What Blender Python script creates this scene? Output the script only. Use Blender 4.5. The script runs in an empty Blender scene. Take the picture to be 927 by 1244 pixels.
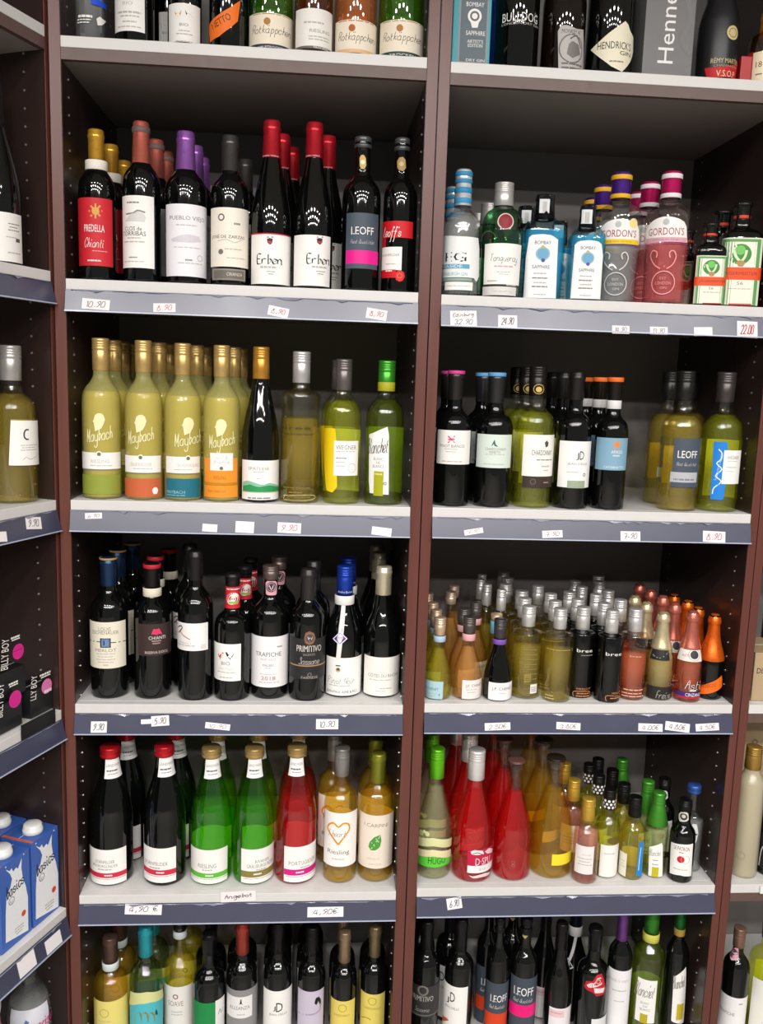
import bpy, bmesh, math, random
from mathutils import Vector, Matrix
random.seed(7)
SC = bpy.context.scene
COL = SC.collection

# ------------------------------------------------------------------ camera
cam_d = bpy.data.cameras.new('camera'); cam = bpy.data.objects.new('camera', cam_d); COL.objects.link(cam)
cam_d.sensor_fit = 'VERTICAL'; cam_d.sensor_height = 36.0; cam_d.lens = 30.3999; cam_d.clip_start = .02
cam.matrix_world = Matrix([[0.996939, -0.020816, -0.075361, 0.48403], [-0.071354, 0.151725, -0.985844, -1.73284], [0.031956, 0.988204, 0.149775, 1.63201], [0, 0, 0, 1]])
SC.camera = cam
# ------------------------------------------------------------------ world, lamps, exposure
SC.view_settings.view_transform = 'Standard'; SC.view_settings.look = 'None'
SC.view_settings.exposure = 0.04; SC.view_settings.gamma = 1.0
SC.cycles.max_bounces = 14; SC.cycles.transparent_max_bounces = 40; SC.cycles.transmission_bounces = 10
SC.cycles.glossy_bounces = 4; SC.cycles.diffuse_bounces = 4
SC.cycles.use_denoising = True
SC.cycles.caustics_reflective = False; SC.cycles.caustics_refractive = False
wd = bpy.data.worlds.new('shop_air'); SC.world = wd; wd.use_nodes = True
wd.node_tree.nodes['Background'].inputs[0].default_value = (1, .97, .93, 1)
wd.node_tree.nodes['Background'].inputs[1].default_value = 0.23
def ceiling_lamp(x, y, z, sx, sy, w, col=(1, .97, .945)):
    d = bpy.data.lights.new('ceiling_lamp', 'AREA'); d.shape = 'RECTANGLE'; d.size = sx; d.size_y = sy; d.energy = w; d.color = col
    o = bpy.data.objects.new('ceiling_lamp', d); COL.objects.link(o); o.location = (x, y, z)
    return o
# rows of recessed ceiling lamps over the aisle, about three metres in front of the shelves
for j, y in enumerate((-2.1, -3.1, -4.1)):
    for i in range(6):
        ceiling_lamp(-1.35 + i * .72 + (j % 2) * .3, y, 3.03, .2, .2, (14, 26, 20)[j])

# ------------------------------------------------------------------ materials
def lin(h):
    v = [int(h[i:i+2], 16) / 255 for i in (0, 2, 4)]
    return tuple((c / 12.92 if c <= .04045 else ((c + .055) / 1.055) ** 2.4) for c in v) + (1,)
MATS = {}
def nodes(name):
    m = bpy.data.materials.new(name); m.use_nodes = True
    nt = m.node_tree; nt.nodes.clear()
    out = nt.nodes.new('ShaderNodeOutputMaterial')
    return m, nt, out
def N(nt, t, **kw):
    n = nt.nodes.new(t)
    for k, v in kw.items():
        if isinstance(k, str) and k.startswith('_'): n.inputs[k[1:].replace('_', ' ')].default_value = v
        else: setattr(n, k, v)
    return n
def surf(name, hexc, rough=.5, metal=0.0, scale=40.0, vary=.10, bump=0.0, spec=.5, stretch=(1, 1, 1), coat=0.0, rvary=.08):
    """Principled surface whose colour, roughness and relief vary with a noise in the object's own space."""
    key = (name, hexc)
    if key in MATS: return MATS[key]
    m, nt, out = nodes(name)
    p = N(nt, 'ShaderNodeBsdfPrincipled'); c = lin(hexc)
    tc = N(nt, 'ShaderNodeTexCoord'); mp = N(nt, 'ShaderNodeMapping'); mp.inputs['Scale'].default_value = stretch
    nz = N(nt, 'ShaderNodeTexNoise'); nz.inputs['Scale'].default_value = scale; nz.inputs['Detail'].default_value = 4
    nt.links.new(tc.outputs['Object'], mp.inputs[0]); nt.links.new(mp.outputs[0], nz.inputs['Vector'])
    mx = N(nt, 'ShaderNodeMix', data_type='RGBA')
    mx.inputs[6].default_value = tuple(v * (1 - vary) for v in c[:3]) + (1,); mx.inputs[7].default_value = tuple(min(1, v * (1 + vary)) for v in c[:3]) + (1,)
    nt.links.new(nz.outputs[0], mx.inputs[0]); nt.links.new(mx.outputs[2], p.inputs['Base Color'])
    mr = N(nt, 'ShaderNodeMapRange'); mr.inputs[3].default_value = max(.02, rough - rvary); mr.inputs[4].default_value = min(1, rough + rvary)
    nt.links.new(nz.outputs[0], mr.inputs[0]); nt.links.new(mr.outputs[0], p.inputs['Roughness'])
    p.inputs['Metallic'].default_value = metal; p.inputs['Specular IOR Level'].default_value = spec; p.inputs['Coat Weight'].default_value = coat; p.inputs['Coat Roughness'].default_value = .42
    if bump:
        b = N(nt, 'ShaderNodeBump'); b.inputs['Strength'].default_value = bump; b.inputs['Distance'].default_value = .002
        nt.links.new(nz.outputs[0], b.inputs['Height']); nt.links.new(b.outputs[0], p.inputs['Normal'])
    nt.links.new(p.outputs[0], out.inputs[0]); MATS[key] = m
    return m
def paper(h): return surf('paper', h, .55, 0, 300, .04, 0.05, .35)
def ink(h): return surf('ink', h, .5, 0, 200, .06, 0, .35)
def foil(h): return surf('capsule_foil', h, .30, .6, 120, .08, .05, .5)
def capmetal(h): return surf('screw_cap_metal', h, .32, .55, 90, .06, 0, .5)
def darkglass(h='060807'):
    return surf('dark_bottle_glass', h, .045, 0, 12, .2, 0, .6, rvary=.015)
def clearglass(name, tint, gloss=.06, edge=.55, haze=0.0, hazecol=(.8, .8, .7, 1)):
    """Thin glass wall: tinted see-through film plus a mirror sheen that grows towards grazing angles."""
    key = ('g' + name, tint)
    if key in MATS: return MATS[key]
    m, nt, out = nodes(name)
    lw = N(nt, 'ShaderNodeLayerWeight'); lw.inputs[0].default_value = .5
    pw = N(nt, 'ShaderNodeMath', operation='POWER'); pw.inputs[1].default_value = 3.2
    nt.links.new(lw.outputs['Facing'], pw.inputs[0])
    mr = N(nt, 'ShaderNodeMapRange'); mr.inputs[3].default_value = gloss; mr.inputs[4].default_value = edge
    nt.links.new(pw.outputs[0], mr.inputs[0])
    tc = N(nt, 'ShaderNodeTexCoord'); nz = N(nt, 'ShaderNodeTexNoise'); nz.inputs['Scale'].default_value = 18
    nt.links.new(tc.outputs['Object'], nz.inputs['Vector'])
    mx = N(nt, 'ShaderNodeMix', data_type='RGBA'); c = lin(tint)
    mx.inputs[6].default_value = tuple(v * .94 for v in c[:3]) + (1,); mx.inputs[7].default_value = c
    nt.links.new(nz.outputs[0], mx.inputs[0])
    tr = N(nt, 'ShaderNodeBsdfTransparent'); nt.links.new(mx.outputs[2], tr.inputs[0])
    gl = N(nt, 'ShaderNodeBsdfGlossy'); gl.inputs['Roughness'].default_value = .02
    base = tr
    if haze:
        df = N(nt, 'ShaderNodeBsdfPrincipled'); df.inputs['Base Color'].default_value = hazecol; df.inputs['Roughness'].default_value = .38
        m2 = N(nt, 'ShaderNodeMixShader'); m2.inputs[0].default_value = haze
        nt.links.new(tr.outputs[0], m2.inputs[1]); nt.links.new(df.outputs[0], m2.inputs[2]); base = m2
    ms = N(nt, 'ShaderNodeMixShader')
    nt.links.new(mr.outputs[0], ms.inputs[0]); nt.links.new(base.outputs[0], ms.inputs[1]); nt.links.new(gl.outputs[0], ms.inputs[2])
    nt.links.new(ms.outputs[0], out.inputs[0]); MATS[key] = m
    return m
def liquid(name, tint, body=.3, bodycol=None):
    """Wine: see-through tint plus a share of scattered light carried by the drink itself."""
    key = ('l' + name, tint)
    if key in MATS: return MATS[key]
    m, nt, out = nodes(name); c = tuple(max(v, .004) ** .2 for v in lin(tint)[:3]) + (1,); bc = lin(bodycol or tint)   # five crossings give the full tint
    tc = N(nt, 'ShaderNodeTexCoord'); nz = N(nt, 'ShaderNodeTexNoise'); nz.inputs['Scale'].default_value = 9
    nt.links.new(tc.outputs['Object'], nz.inputs['Vector'])
    mx = N(nt, 'ShaderNodeMix', data_type='RGBA')
    mx.inputs[6].default_value = tuple(v * .98 for v in c[:3]) + (1,); mx.inputs[7].default_value = c
    nt.links.new(nz.outputs[0], mx.inputs[0])
    tr = N(nt, 'ShaderNodeBsdfTransparent'); nt.links.new(mx.outputs[2], tr.inputs[0])
    d1 = N(nt, 'ShaderNodeBsdfDiffuse'); d1.inputs[0].default_value = bc
    d2 = N(nt, 'ShaderNodeBsdfTranslucent'); d2.inputs[0].default_value = bc
    md = N(nt, 'ShaderNodeMixShader'); md.inputs[0].default_value = .2
    nt.links.new(d1.outputs[0], md.inputs[1]); nt.links.new(d2.outputs[0], md.inputs[2])
    # the share scattered grows with the depth of drink behind the surface: most through the middle, little at the rim
    lw = N(nt, 'ShaderNodeLayerWeight'); lw.inputs[0].default_value = .5
    inv = N(nt, 'ShaderNodeMath', operation='SUBTRACT'); inv.inputs[0].default_value = 1.0; nt.links.new(lw.outputs['Facing'], inv.inputs[1])
    pw = N(nt, 'ShaderNodeMath', operation='POWER'); pw.inputs[1].default_value = .7; nt.links.new(inv.outputs[0], pw.inputs[0])
    geo = N(nt, 'ShaderNodeNewGeometry')
    front = N(nt, 'ShaderNodeMath', operation='SUBTRACT'); front.inputs[0].default_value = 1.0; nt.links.new(geo.outputs['Backfacing'], front.inputs[1])
    m1 = N(nt, 'ShaderNodeMath', operation='MULTIPLY'); nt.links.new(pw.outputs[0], m1.inputs[0]); nt.links.new(front.outputs[0], m1.inputs[1])
    m2 = N(nt, 'ShaderNodeMath', operation='MULTIPLY'); m2.inputs[1].default_value = body; nt.links.new(m1.outputs[0], m2.inputs[0])
    ms = N(nt, 'ShaderNodeMixShader'); nt.links.new(m2.outputs[0], ms.inputs[0])
    nt.links.new(tr.outputs[0], ms.inputs[1]); nt.links.new(md.outputs[0], ms.inputs[2])
    nt.links.new(ms.outputs[0], out.inputs[0]); MATS[key] = m
    return m
# glass kinds: (glass tint | None = opaque dark, glass settings, liquid tint, liquid body share, liquid body colour)
GLASS = {
 'dark': ('060807',), 'brown': ('120a06',), 'darkgreen': ('070c08',), 'darkfrost': ('15161a',),
 'water': ('fbfcfc', .12, 'f0f4f2', .34, 'f2f5f3'),
 'cobalt': ('7aa0ec', .10, '2a64d8', .3, '1a4ad0'),
 'amber': ('dcb880', .10, 'b87830', .3, 'b07030'),
 'lgreen': ('d0e4b0', .10, '90cc48', .3, '80cc38'),
 'rose': ('fceee0', .10, 'f8a468', .45, 'fa9848'),
 'ginGreen': ('a0d4ac', .10, '208848', .35, '108a40'),
 'sapphire': ('d8f4fa', .11, '58d0f4', .66, '48ccfc'),
 'pink': ('fdf6f6', .11, 'f88c8c', .6, 'ff8080'),
 'frost': ('f6f4d8', .04, 'f4e448', .78, 'ffe640', .34, 'd8d284'),
 'straw': ('fbfaf2', .10, 'e8cc50', .26, 'f2d858'),
 'lime': ('fafcf2', .09, 'f0f044', .17, 'ecf040'),
 'bottlegreen': ('e2ead2', .10, 'd8e050', .13, 'c8d840'),
 'sage': ('d8e2d4', .10, 'b0bc78', .14, '98a860'),
 'yellow': ('fbfaec', .09, 'f4e048', .24, 'fce848'),
 'gold': ('fdf8ec', .09, 'fcd030', .20, 'ffd038'),
 'honey': ('f8f4e4', .10, 'f4e4a0', .55, 'f8e8a4'),
 'peach': ('fef6ea', .10, 'f8c078', .40, 'ffc878'),
 'salmon': ('fef0e8', .10, 'f88058', .50, 'ff9068'),
 'blush': ('fef4f0', .10, 'f8a898', .42, 'ffb8ac'),
 'pale': ('fbfcf4', .09, 'ece8b8', .22, 'fcf8d0'),
 'pale2': ('f8faee', .10, 'dcec9c', .36, 'e8f8b0'),
 'spritz': ('fcecec', .09, 'ff2028', .36, 'ff2024'),
 'rose2': ('fae2e2', .09, 'ff3038', .24, 'ff3438'),
 'limegreen': ('d8f2c4', .09, '90fc14', .16, '80f41c'),
 'amberclear': ('fdf8ea', .09, 'f4c838', .17, 'f8cc30'),
 'frostclear': ('ece8d8', .05, 'ead8b0', .6, 'ead8b0', .5, 'dcd4b8'),
}
# ------------------------------------------------------------------ naming helpers
def tag(o, label=None, cat=None, group=None, kind=None):
    if label: o['label'] = label
    if cat: o['category'] = cat
    if group: o['group'] = group
    if kind: o['kind'] = kind
    return o
def empty(name, loc, rz=0.0):
    o = bpy.data.objects.new(name, None); COL.objects.link(o); o.location = loc; o.rotation_euler = (0, 0, rz)
    o.empty_display_size = .05
    return o
def link_mesh(name, me, parent=None):
    o = bpy.data.objects.new(name, me); COL.objects.link(o)
    if parent is not None: o.parent = parent
    return o
class MB:
    """Collects vertices and faces (with a material slot each) and links them as one mesh object."""
    def __init__(s): s.v = []; s.f = []; s.m = []; s.mats = []
    def slot(s, mat):
        if mat not in s.mats: s.mats.append(mat)
        return s.mats.index(mat)
    def add(s, v, f, mat):
        k = len(s.v); i = s.slot(mat); s.v += v; s.f += [tuple(a + k for a in q) for q in f]; s.m += [i] * len(f)
    def box(s, c, d, mat, M=None):
        x, y, z = c; a, b, e = d[0] / 2, d[1] / 2, d[2] / 2
        v = [Vector((x + i * a, y + j * b, z + k * e)) for i in (-1, 1) for j in (-1, 1) for k in (-1, 1)]
        if M is not None: v = [M @ q for q in v]
        s.add([tuple(q) for q in v], [(0, 1, 3, 2), (4, 6, 7, 5), (0, 4, 5, 1), (2, 3, 7, 6), (0, 2, 6, 4), (1, 5, 7, 3)], mat)
    def build(s, name, parent=None, smooth=False, bevel=0.0):
        me = bpy.data.meshes.new(name); me.from_pydata(s.v, [], s.f)
        for m in s.mats: me.materials.append(m)
        if len(s.mats) > 1: me.polygons.foreach_set('material_index', s.m)
        if smooth: me.polygons.foreach_set('use_smooth', [True] * len(s.f))
        if bevel:
            bm = bmesh.new(); bm.from_mesh(me)
            bmesh.ops.bevel(bm, geom=bm.edges[:] + bm.verts[:], offset=bevel, segments=2, affect='EDGES', profile=.6)
            bm.to_mesh(me); bm.free()
        me.update()
        return link_mesh(name, me, parent)

# ------------------------------------------------------------------ bottle shapes: (height share, radius share)
PROF = {
 'bordeaux': [(0, 0.9), (0.006, 0.97), (0.018, 1), (0.59, 1), (0.63, 0.985), (0.665, 0.93), (0.7, 0.78), (0.73, 0.59), (0.755, 0.46), (0.78, 0.405), (0.93, 0.375), (0.935, 0.41), (0.972, 0.41), (0.985, 0.38), (1, 0.36)],
 'slim': [(0, 0.9), (0.006, 0.97), (0.018, 1), (0.56, 1), (0.6, 0.98), (0.64, 0.91), (0.67, 0.76), (0.695, 0.56), (0.72, 0.44), (0.75, 0.4), (0.93, 0.375), (0.935, 0.42), (0.972, 0.42), (0.985, 0.38), (1, 0.36)],
 'flute': [(0, 0.9), (0.006, 0.97), (0.018, 1), (0.37, 1), (0.44, 0.97), (0.52, 0.875), (0.6, 0.74), (0.68, 0.59), (0.75, 0.47), (0.8, 0.41), (0.95, 0.365), (0.955, 0.4), (0.985, 0.4), (1, 0.36)],
 'burgundy': [(0, 0.9), (0.006, 0.97), (0.018, 1), (0.44, 1), (0.49, 0.97), (0.55, 0.86), (0.61, 0.7), (0.67, 0.55), (0.73, 0.45), (0.8, 0.4), (0.94, 0.37), (0.945, 0.41), (0.975, 0.41), (1, 0.36)],
 'liter': [(0, 0.88), (0.006, 0.96), (0.02, 1), (0.46, 1), (0.54, 0.96), (0.62, 0.85), (0.7, 0.68), (0.78, 0.52), (0.84, 0.44), (0.9, 0.395), (0.955, 0.36), (0.96, 0.4), (0.985, 0.4), (1, 0.37)],
 'hugo': [(0, 0.86), (0.006, 0.94), (0.02, 1), (0.3, 1), (0.38, 0.97), (0.46, 0.88), (0.54, 0.74), (0.62, 0.59), (0.69, 0.47), (0.76, 0.4), (0.95, 0.36), (0.955, 0.39), (0.985, 0.39), (1, 0.36)],
 'prosecco': [(0, 0.86), (0.006, 0.94), (0.02, 1), (0.3, 1), (0.4, 0.96), (0.5, 0.84), (0.6, 0.66), (0.7, 0.48), (0.78, 0.38), (0.86, 0.345), (0.9, 0.34), (0.92, 0.42), (0.965, 0.42), (0.985, 0.4), (1, 0.34)],
 'chenet': [(0, 0.84), (0.008, 0.93), (0.03, 0.99), (0.16, 1), (0.28, 0.98), (0.38, 0.88), (0.48, 0.72), (0.57, 0.55), (0.66, 0.43), (0.76, 0.37), (0.93, 0.35), (0.94, 0.4), (0.985, 0.4), (1, 0.36)],
 'champagne': [(0, 0.92), (0.008, 0.97), (0.02, 1), (0.4, 1), (0.48, 0.96), (0.56, 0.83), (0.64, 0.66), (0.72, 0.52), (0.8, 0.44), (0.88, 0.41), (0.9, 0.47), (0.93, 0.47), (0.95, 0.43), (0.985, 0.4), (1, 0.3)],
 'bree': [(0, 0.95), (0.006, 0.985), (0.015, 1), (0.695, 1), (0.715, 0.985), (0.728, 0.93), (0.736, 0.8), (0.745, 0.6), (0.757, 0.48), (0.775, 0.43), (0.8, 0.41), (0.95, 0.39), (0.955, 0.42), (0.985, 0.42), (1, 0.39)],
 'seaside': [(0, 0.94), (0.01, 0.98), (0.02, 1), (0.53, 1), (0.58, 0.97), (0.62, 0.87), (0.65, 0.7), (0.675, 0.53), (0.7, 0.43), (0.93, 0.39), (0.985, 0.39), (1, 0.38)],
 'ribbed': [(0, 0.9), (0.01, 0.95), (0.56, 1), (0.575, 1.02), (0.59, 1.0), (0.67, 0.96), (0.72, 0.88), (0.76, 0.72), (0.785, 0.52), (0.8, 0.45), (0.98, 0.42), (1, 0.4)],
 'sapphire': [(0, 0.9), (0.01, 0.94), (0.64, 1.04), (0.69, 1.0), (0.74, 0.82), (0.77, 0.6), (0.8, 0.45), (0.83, 0.41), (0.97, 0.42), (0.985, 0.44), (1, 0.44)],
 'tonic': [(0, 0.86), (0.01, 0.9), (0.05, 0.92), (0.25, 0.93), (0.44, 1.0), (0.59, 1.04), (0.66, 1.02), (0.71, 0.92), (0.745, 0.72), (0.77, 0.5), (0.8, 0.42), (0.83, 0.4), (0.985, 0.4), (1, 0.38)],
 'herbal': [(0, 0.94), (0.015, 1), (0.64, 1), (0.69, 0.96), (0.725, 0.8), (0.745, 0.58), (0.765, 0.4), (0.8, 0.36), (0.96, 0.36), (0.985, 0.44), (1, 0.42)],
 'stout': [(0, 0.94), (0.012, 1), (0.56, 1), (0.62, 0.97), (0.67, 0.86), (0.7, 0.66), (0.72, 0.48), (0.75, 0.38), (0.94, 0.36), (0.985, 0.36), (1, 0.34)],
 'cognac': [(0, 0.86), (0.02, 0.95), (0.25, 1), (0.4, 0.97), (0.5, 0.8), (0.58, 0.6), (0.66, 0.46), (0.76, 0.37), (0.95, 0.33), (1, 0.32)],
 'water': [(0, 0.85), (0.012, 0.95), (0.03, 1), (0.18, 1), (0.2, 0.96), (0.22, 1), (0.4, 1), (0.42, 0.96), (0.44, 1), (0.6, 1), (0.62, 0.96), (0.64, 1), (0.7, 0.985), (0.76, 0.92), (0.82, 0.76), (0.87, 0.55), (0.91, 0.42), (0.93, 0.4), (1, 0.38)],
 'spirit': [(0, 0.93), (0.01, 0.98), (0.02, 1), (0.7, 0.97), (0.735, 0.93), (0.765, 0.8), (0.79, 0.64), (0.81, 0.56), (0.84, 0.53), (0.985, 0.52), (1, 0.5)],
 'mini': [(0, 0.9), (0.01, 0.97), (0.025, 1), (0.54, 1), (0.59, 0.97), (0.63, 0.88), (0.67, 0.7), (0.7, 0.56), (0.74, 0.5), (0.94, 0.46), (0.985, 0.46), (1, 0.44)],
}
def radius(sh, H, R, z):
    P = PROF[sh]; t = min(max(z / H, 0), 1)
    for (a, ra), (b, rb) in zip(P, P[1:]):
        if t <= b: return R * (ra + (rb - ra) * ((t - a) / (b - a) if b > a else 0))
    return R * P[-1][1]
def section(e, a):
    """Radius factor of a rounded square section; 2 is a circle."""
    if e <= 2: return 1.0
    return 1.0 / ((abs(math.cos(a)) ** e + abs(math.sin(a)) ** e) ** (1 / e))
def rings(sh, H, R, z0=0.0, z1=None, off=0.0):
    z1 = H if z1 is None else z1
    P = [(a * H, b * R) for a, b in PROF[sh]]
    # smooth the coarse outline with a monotone subdivision
    Q = []
    for i in range(len(P) - 1):
        (za, ra), (zb, rb) = P[i], P[i + 1]
        pa = P[i - 1] if i else P[i]; pb = P[i + 2] if i + 2 < len(P) else P[i + 1]
        n = 3 if abs(rb - ra) > .04 * R else 1
        for k in range(n):
            t = k / n
            ma = (rb - pa[1]) / max(zb - pa[0], 1e-6) if i else 0; mb = (pb[1] - ra) / max(pb[0] - za, 1e-6)
            h = zb - za
            r = (2*t**3-3*t*t+1)*ra + (t**3-2*t*t+t)*h*ma + (-2*t**3+3*t*t)*rb + (t**3-t*t)*h*mb
            lo, hi = min(ra, rb), max(ra, rb)
            Q.append((za + h * t, min(max(r, lo), hi)))
    Q.append(P[-1])
    out = [(z, r + off) for z, r in Q if z0 + 1e-5 < z < z1 - 1e-5]
    return [(z0, radius(sh, H, R, z0) + off)] + out + [(z1, radius(sh, H, R, z1) + off)]
def lathe(rg, mat, e=2, n=28, bottom=True, top=True, flip=False):
    b = MB(); v = []; f = []
    for z, r in rg:
        for i in range(n):
            a = 2 * math.pi * i / n; s = r * section(e, a) if e > 2 else r
            v.append((s * math.sin(a), -s * math.cos(a), z))
    for k in range(len(rg) - 1):
        for i in range(n):
            j = (i + 1) % n
            f.append((k*n+i, k*n+j, (k+1)*n+j, (k+1)*n+i))
    if bottom: f.append(tuple(range(n))[::-1])
    if top: f.append(tuple((len(rg)-1)*n + i for i in range(n)))
    b.add(v, f, mat); return b
class Skin:
    """Maps (angle from the bottle's front, height) to a point on the bottle wall."""
    def __init__(s, sh, H, R, e): s.sh, s.H, s.R, s.e = sh, H, R, e; s.rg = rings(sh, H, R)
    def wall(s, z):
        for (za, ra), (zb, rb) in zip(s.rg, s.rg[1:]):
            if z <= zb: return ra + (rb - ra) * ((z - za) / (zb - za) if zb > za else 0)
        return s.rg[-1][1]
    def pt(s, a, z, off):
        z = max(z, s.H * .018); r = s.wall(z) * (section(s.e, a) if s.e > 2 else 1) + off
        return (r * math.sin(a), -r * math.cos(a), z)
    def rad(s, z): return max(s.wall(z), .004)
class Flat:
    """The same for a flat carton face: the 'angle' is metres across, the height metres up."""
    def pt(s, a, z, off): return (a, -off, z)
    def rad(s, z): return 1.0
def patch(b, S, cols, mat, off, rows=4):
    v = []; f = []
    for a, z0, z1 in cols:
        for k in range(rows + 1): v.append(S.pt(a, z0 + (z1 - z0) * k / rows, off))
    n = rows + 1
    for i in range(len(cols) - 1):
        for k in range(rows): f.append((i*n+k, (i+1)*n+k, (i+1)*n+k+1, i*n+k+1))
    b.add(v, f, mat)
def span(a0, a1, z0, z1, step=.11, flat=False):
    n = 1 if flat else max(1, int(abs(a1 - a0) / step) + 1)
    return [(a0 + (a1 - a0) * i / n, z0, z1) for i in range(n + 1)]

# ------------------------------------------------------------------ lettering
FC = {}
def glyphs(txt):
    if txt in FC: return FC[txt]
    c = bpy.data.curves.new('letters', 'FONT'); c.body = txt; c.resolution_u = 2; c.align_x = 'LEFT'
    o = bpy.data.objects.new('letters', c); COL.objects.link(o)
    bpy.context.view_layer.update()
    me = bpy.data.meshes.new_from_object(o.evaluated_get(bpy.context.evaluated_depsgraph_get()))
    v = [(q.co.x, q.co.y) for q in me.vertices]; f = [tuple(p.vertices) for p in me.polygons]
    bpy.data.objects.remove(o); bpy.data.curves.remove(c); bpy.data.meshes.remove(me)
    if v:
        x0 = min(a for a, _ in v); x1 = max(a for a, _ in v); y0 = min(q for _, q in v); y1 = max(q for _, q in v)
        v = [((a - x0) / max(x1 - x0, 1e-6) - .5, (q - y0) / max(y1 - y0, 1e-6) - .5) for a, q in v]
    FC[txt] = (v, f)
    return FC[txt]
# one-line pen letters: pairs of x (0-6) and y (0-9, writing line at 3)
PEN = {'ß':'03082938273634 13'.replace(' ',''),'&':'53141829382805133345','a':'46262605041333444643 4353','b':'191413233445362615','c':'4536160504133344','d':'46160504133344494453','e':'044536160504133344','f':'4839282010 0646','g':'46160504133446413010','h':'1913 1426364543','i':'16142333 1718','j':'3632201001 3839','k':'1913 4615 1543','l':'19142333','m':'0603 04162633 3446565363','n':'0603 041636454353','o':'2605041333444526','p':'1610 15263645443313','q':'46160504133446404152','r':'0603 04163646','s':'45260544331304','t':'18142333 0636','u':'060413334446 464353','v':'061346','w':'0613253346','x':'0643 4603','y':'060413334446 4641301001','z':'06460343','ä':'46262605041333444643 4353 1819 3839','â':'46160504133446 4643','é':'044536160504133344 2839','ü':'060413334446 464353 1819 3839','-':'0535','A':'032943 1636','B':'03092938372606 062744331303','C':'5749290705234355','D':'0309293846442303','E':'49090343 0636','F':'490903 0636','G':'48391805142344463 6'.replace(' ',''),'H':'0309 4943 0646','I':'2923 1939 1333','J':'3934230 3'.replace(' ',''),'K':'0309 4906 0643','L':'19041343','M':'030924494353','N':'03094349','O':'2905041333444829','P':'03092948372606','Q':'2905041333444829 2443','R':'03093948373606 2643','S':'483929182737443313 04'.replace(' ',''),'T':'0959 2923','V':'092349','W':'0913263349','0':'2918041333444829','1':'182923','2':'0829394703 0343','3':'0829384726443313 04'.replace(' ',''),'4':'290545 3933','5':'49191627374433 03'.replace(' ',''),'6':'39150413334445260 5'.replace(' ',''),'7':'094923 1646','8':'2918274433130417 3829'.replace(' ',''),'9':'46362718394946 13'.replace(' ',''),'.':'2324','\'':'1918',',':'2412','€':'4839180514133344 0636 0535'}
def pen_strokes(txt):
    out = []; x = 0
    for ch in txt:
        if ch == ' ': x += 4; continue
        st = PEN.get(ch) or PEN['o']; w = 0
        for t in st.split():
            if len(t) % 2: t = t[:-1]
            pts = [(int(t[i]) + x, int(t[i+1])) for i in range(0, len(t), 2)]
            w = max(w, max(p[0] for p in pts) - x); out.append(pts)
        x += max(w, 1) + 1.1
    xs = [p[0] for q in out for p in q]; ys = [p[1] for q in out for p in q]
    x0, x1, y0, y1 = min(xs), max(xs), min(ys), max(ys)
    return [[((p[0] - x0) / max(x1 - x0, 1e-6) - .5, (p[1] - y0) / max(y1 - y0, 1e-6) - .5) for p in q] for q in out]
def curve_pts(P, k=3):
    if len(P) < 3: return P
    o = []
    for i in range(len(P) - 1):
        p0 = P[max(i-1, 0)]; p1 = P[i]; p2 = P[i+1]; p3 = P[min(i+2, len(P)-1)]
        for j in range(k):
            t = j / k
            o.append(tuple(.5 * (2*p1[d] + (p2[d]-p0[d])*t + (2*p0[d]-5*p1[d]+4*p2[d]-p3[d])*t*t + (3*p1[d]-p0[d]-3*p2[d]+p3[d])*t**3) for d in (0, 1)))
    o.append(P[-1]); return o
def ribbon(b, S, pts, w, mat, off, a0, z0, nib=None):
    """A pen line through metric points (x, y) round (a0, z0)."""
    r = S.rad(z0); v = []; f = []
    n = len(pts)
    for i, (x, y) in enumerate(pts):
        if nib: dx, dy = nib
        else:
            q = pts[min(i+1, n-1)]; p = pts[max(i-1, 0)]
            tx, ty = q[0]-p[0], q[1]-p[1]; L = math.hypot(tx, ty) or 1; dx, dy = -ty / L * w / 2, tx / L * w / 2
        for s in (1, -1): v.append(S.pt(a0 + (x + s*dx) / r, z0 + y + s*dy, off))
    for i in range(n - 1): f.append((2*i, 2*i+1, 2*i+3, 2*i+2))
    b.add(v, f, mat)
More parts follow.
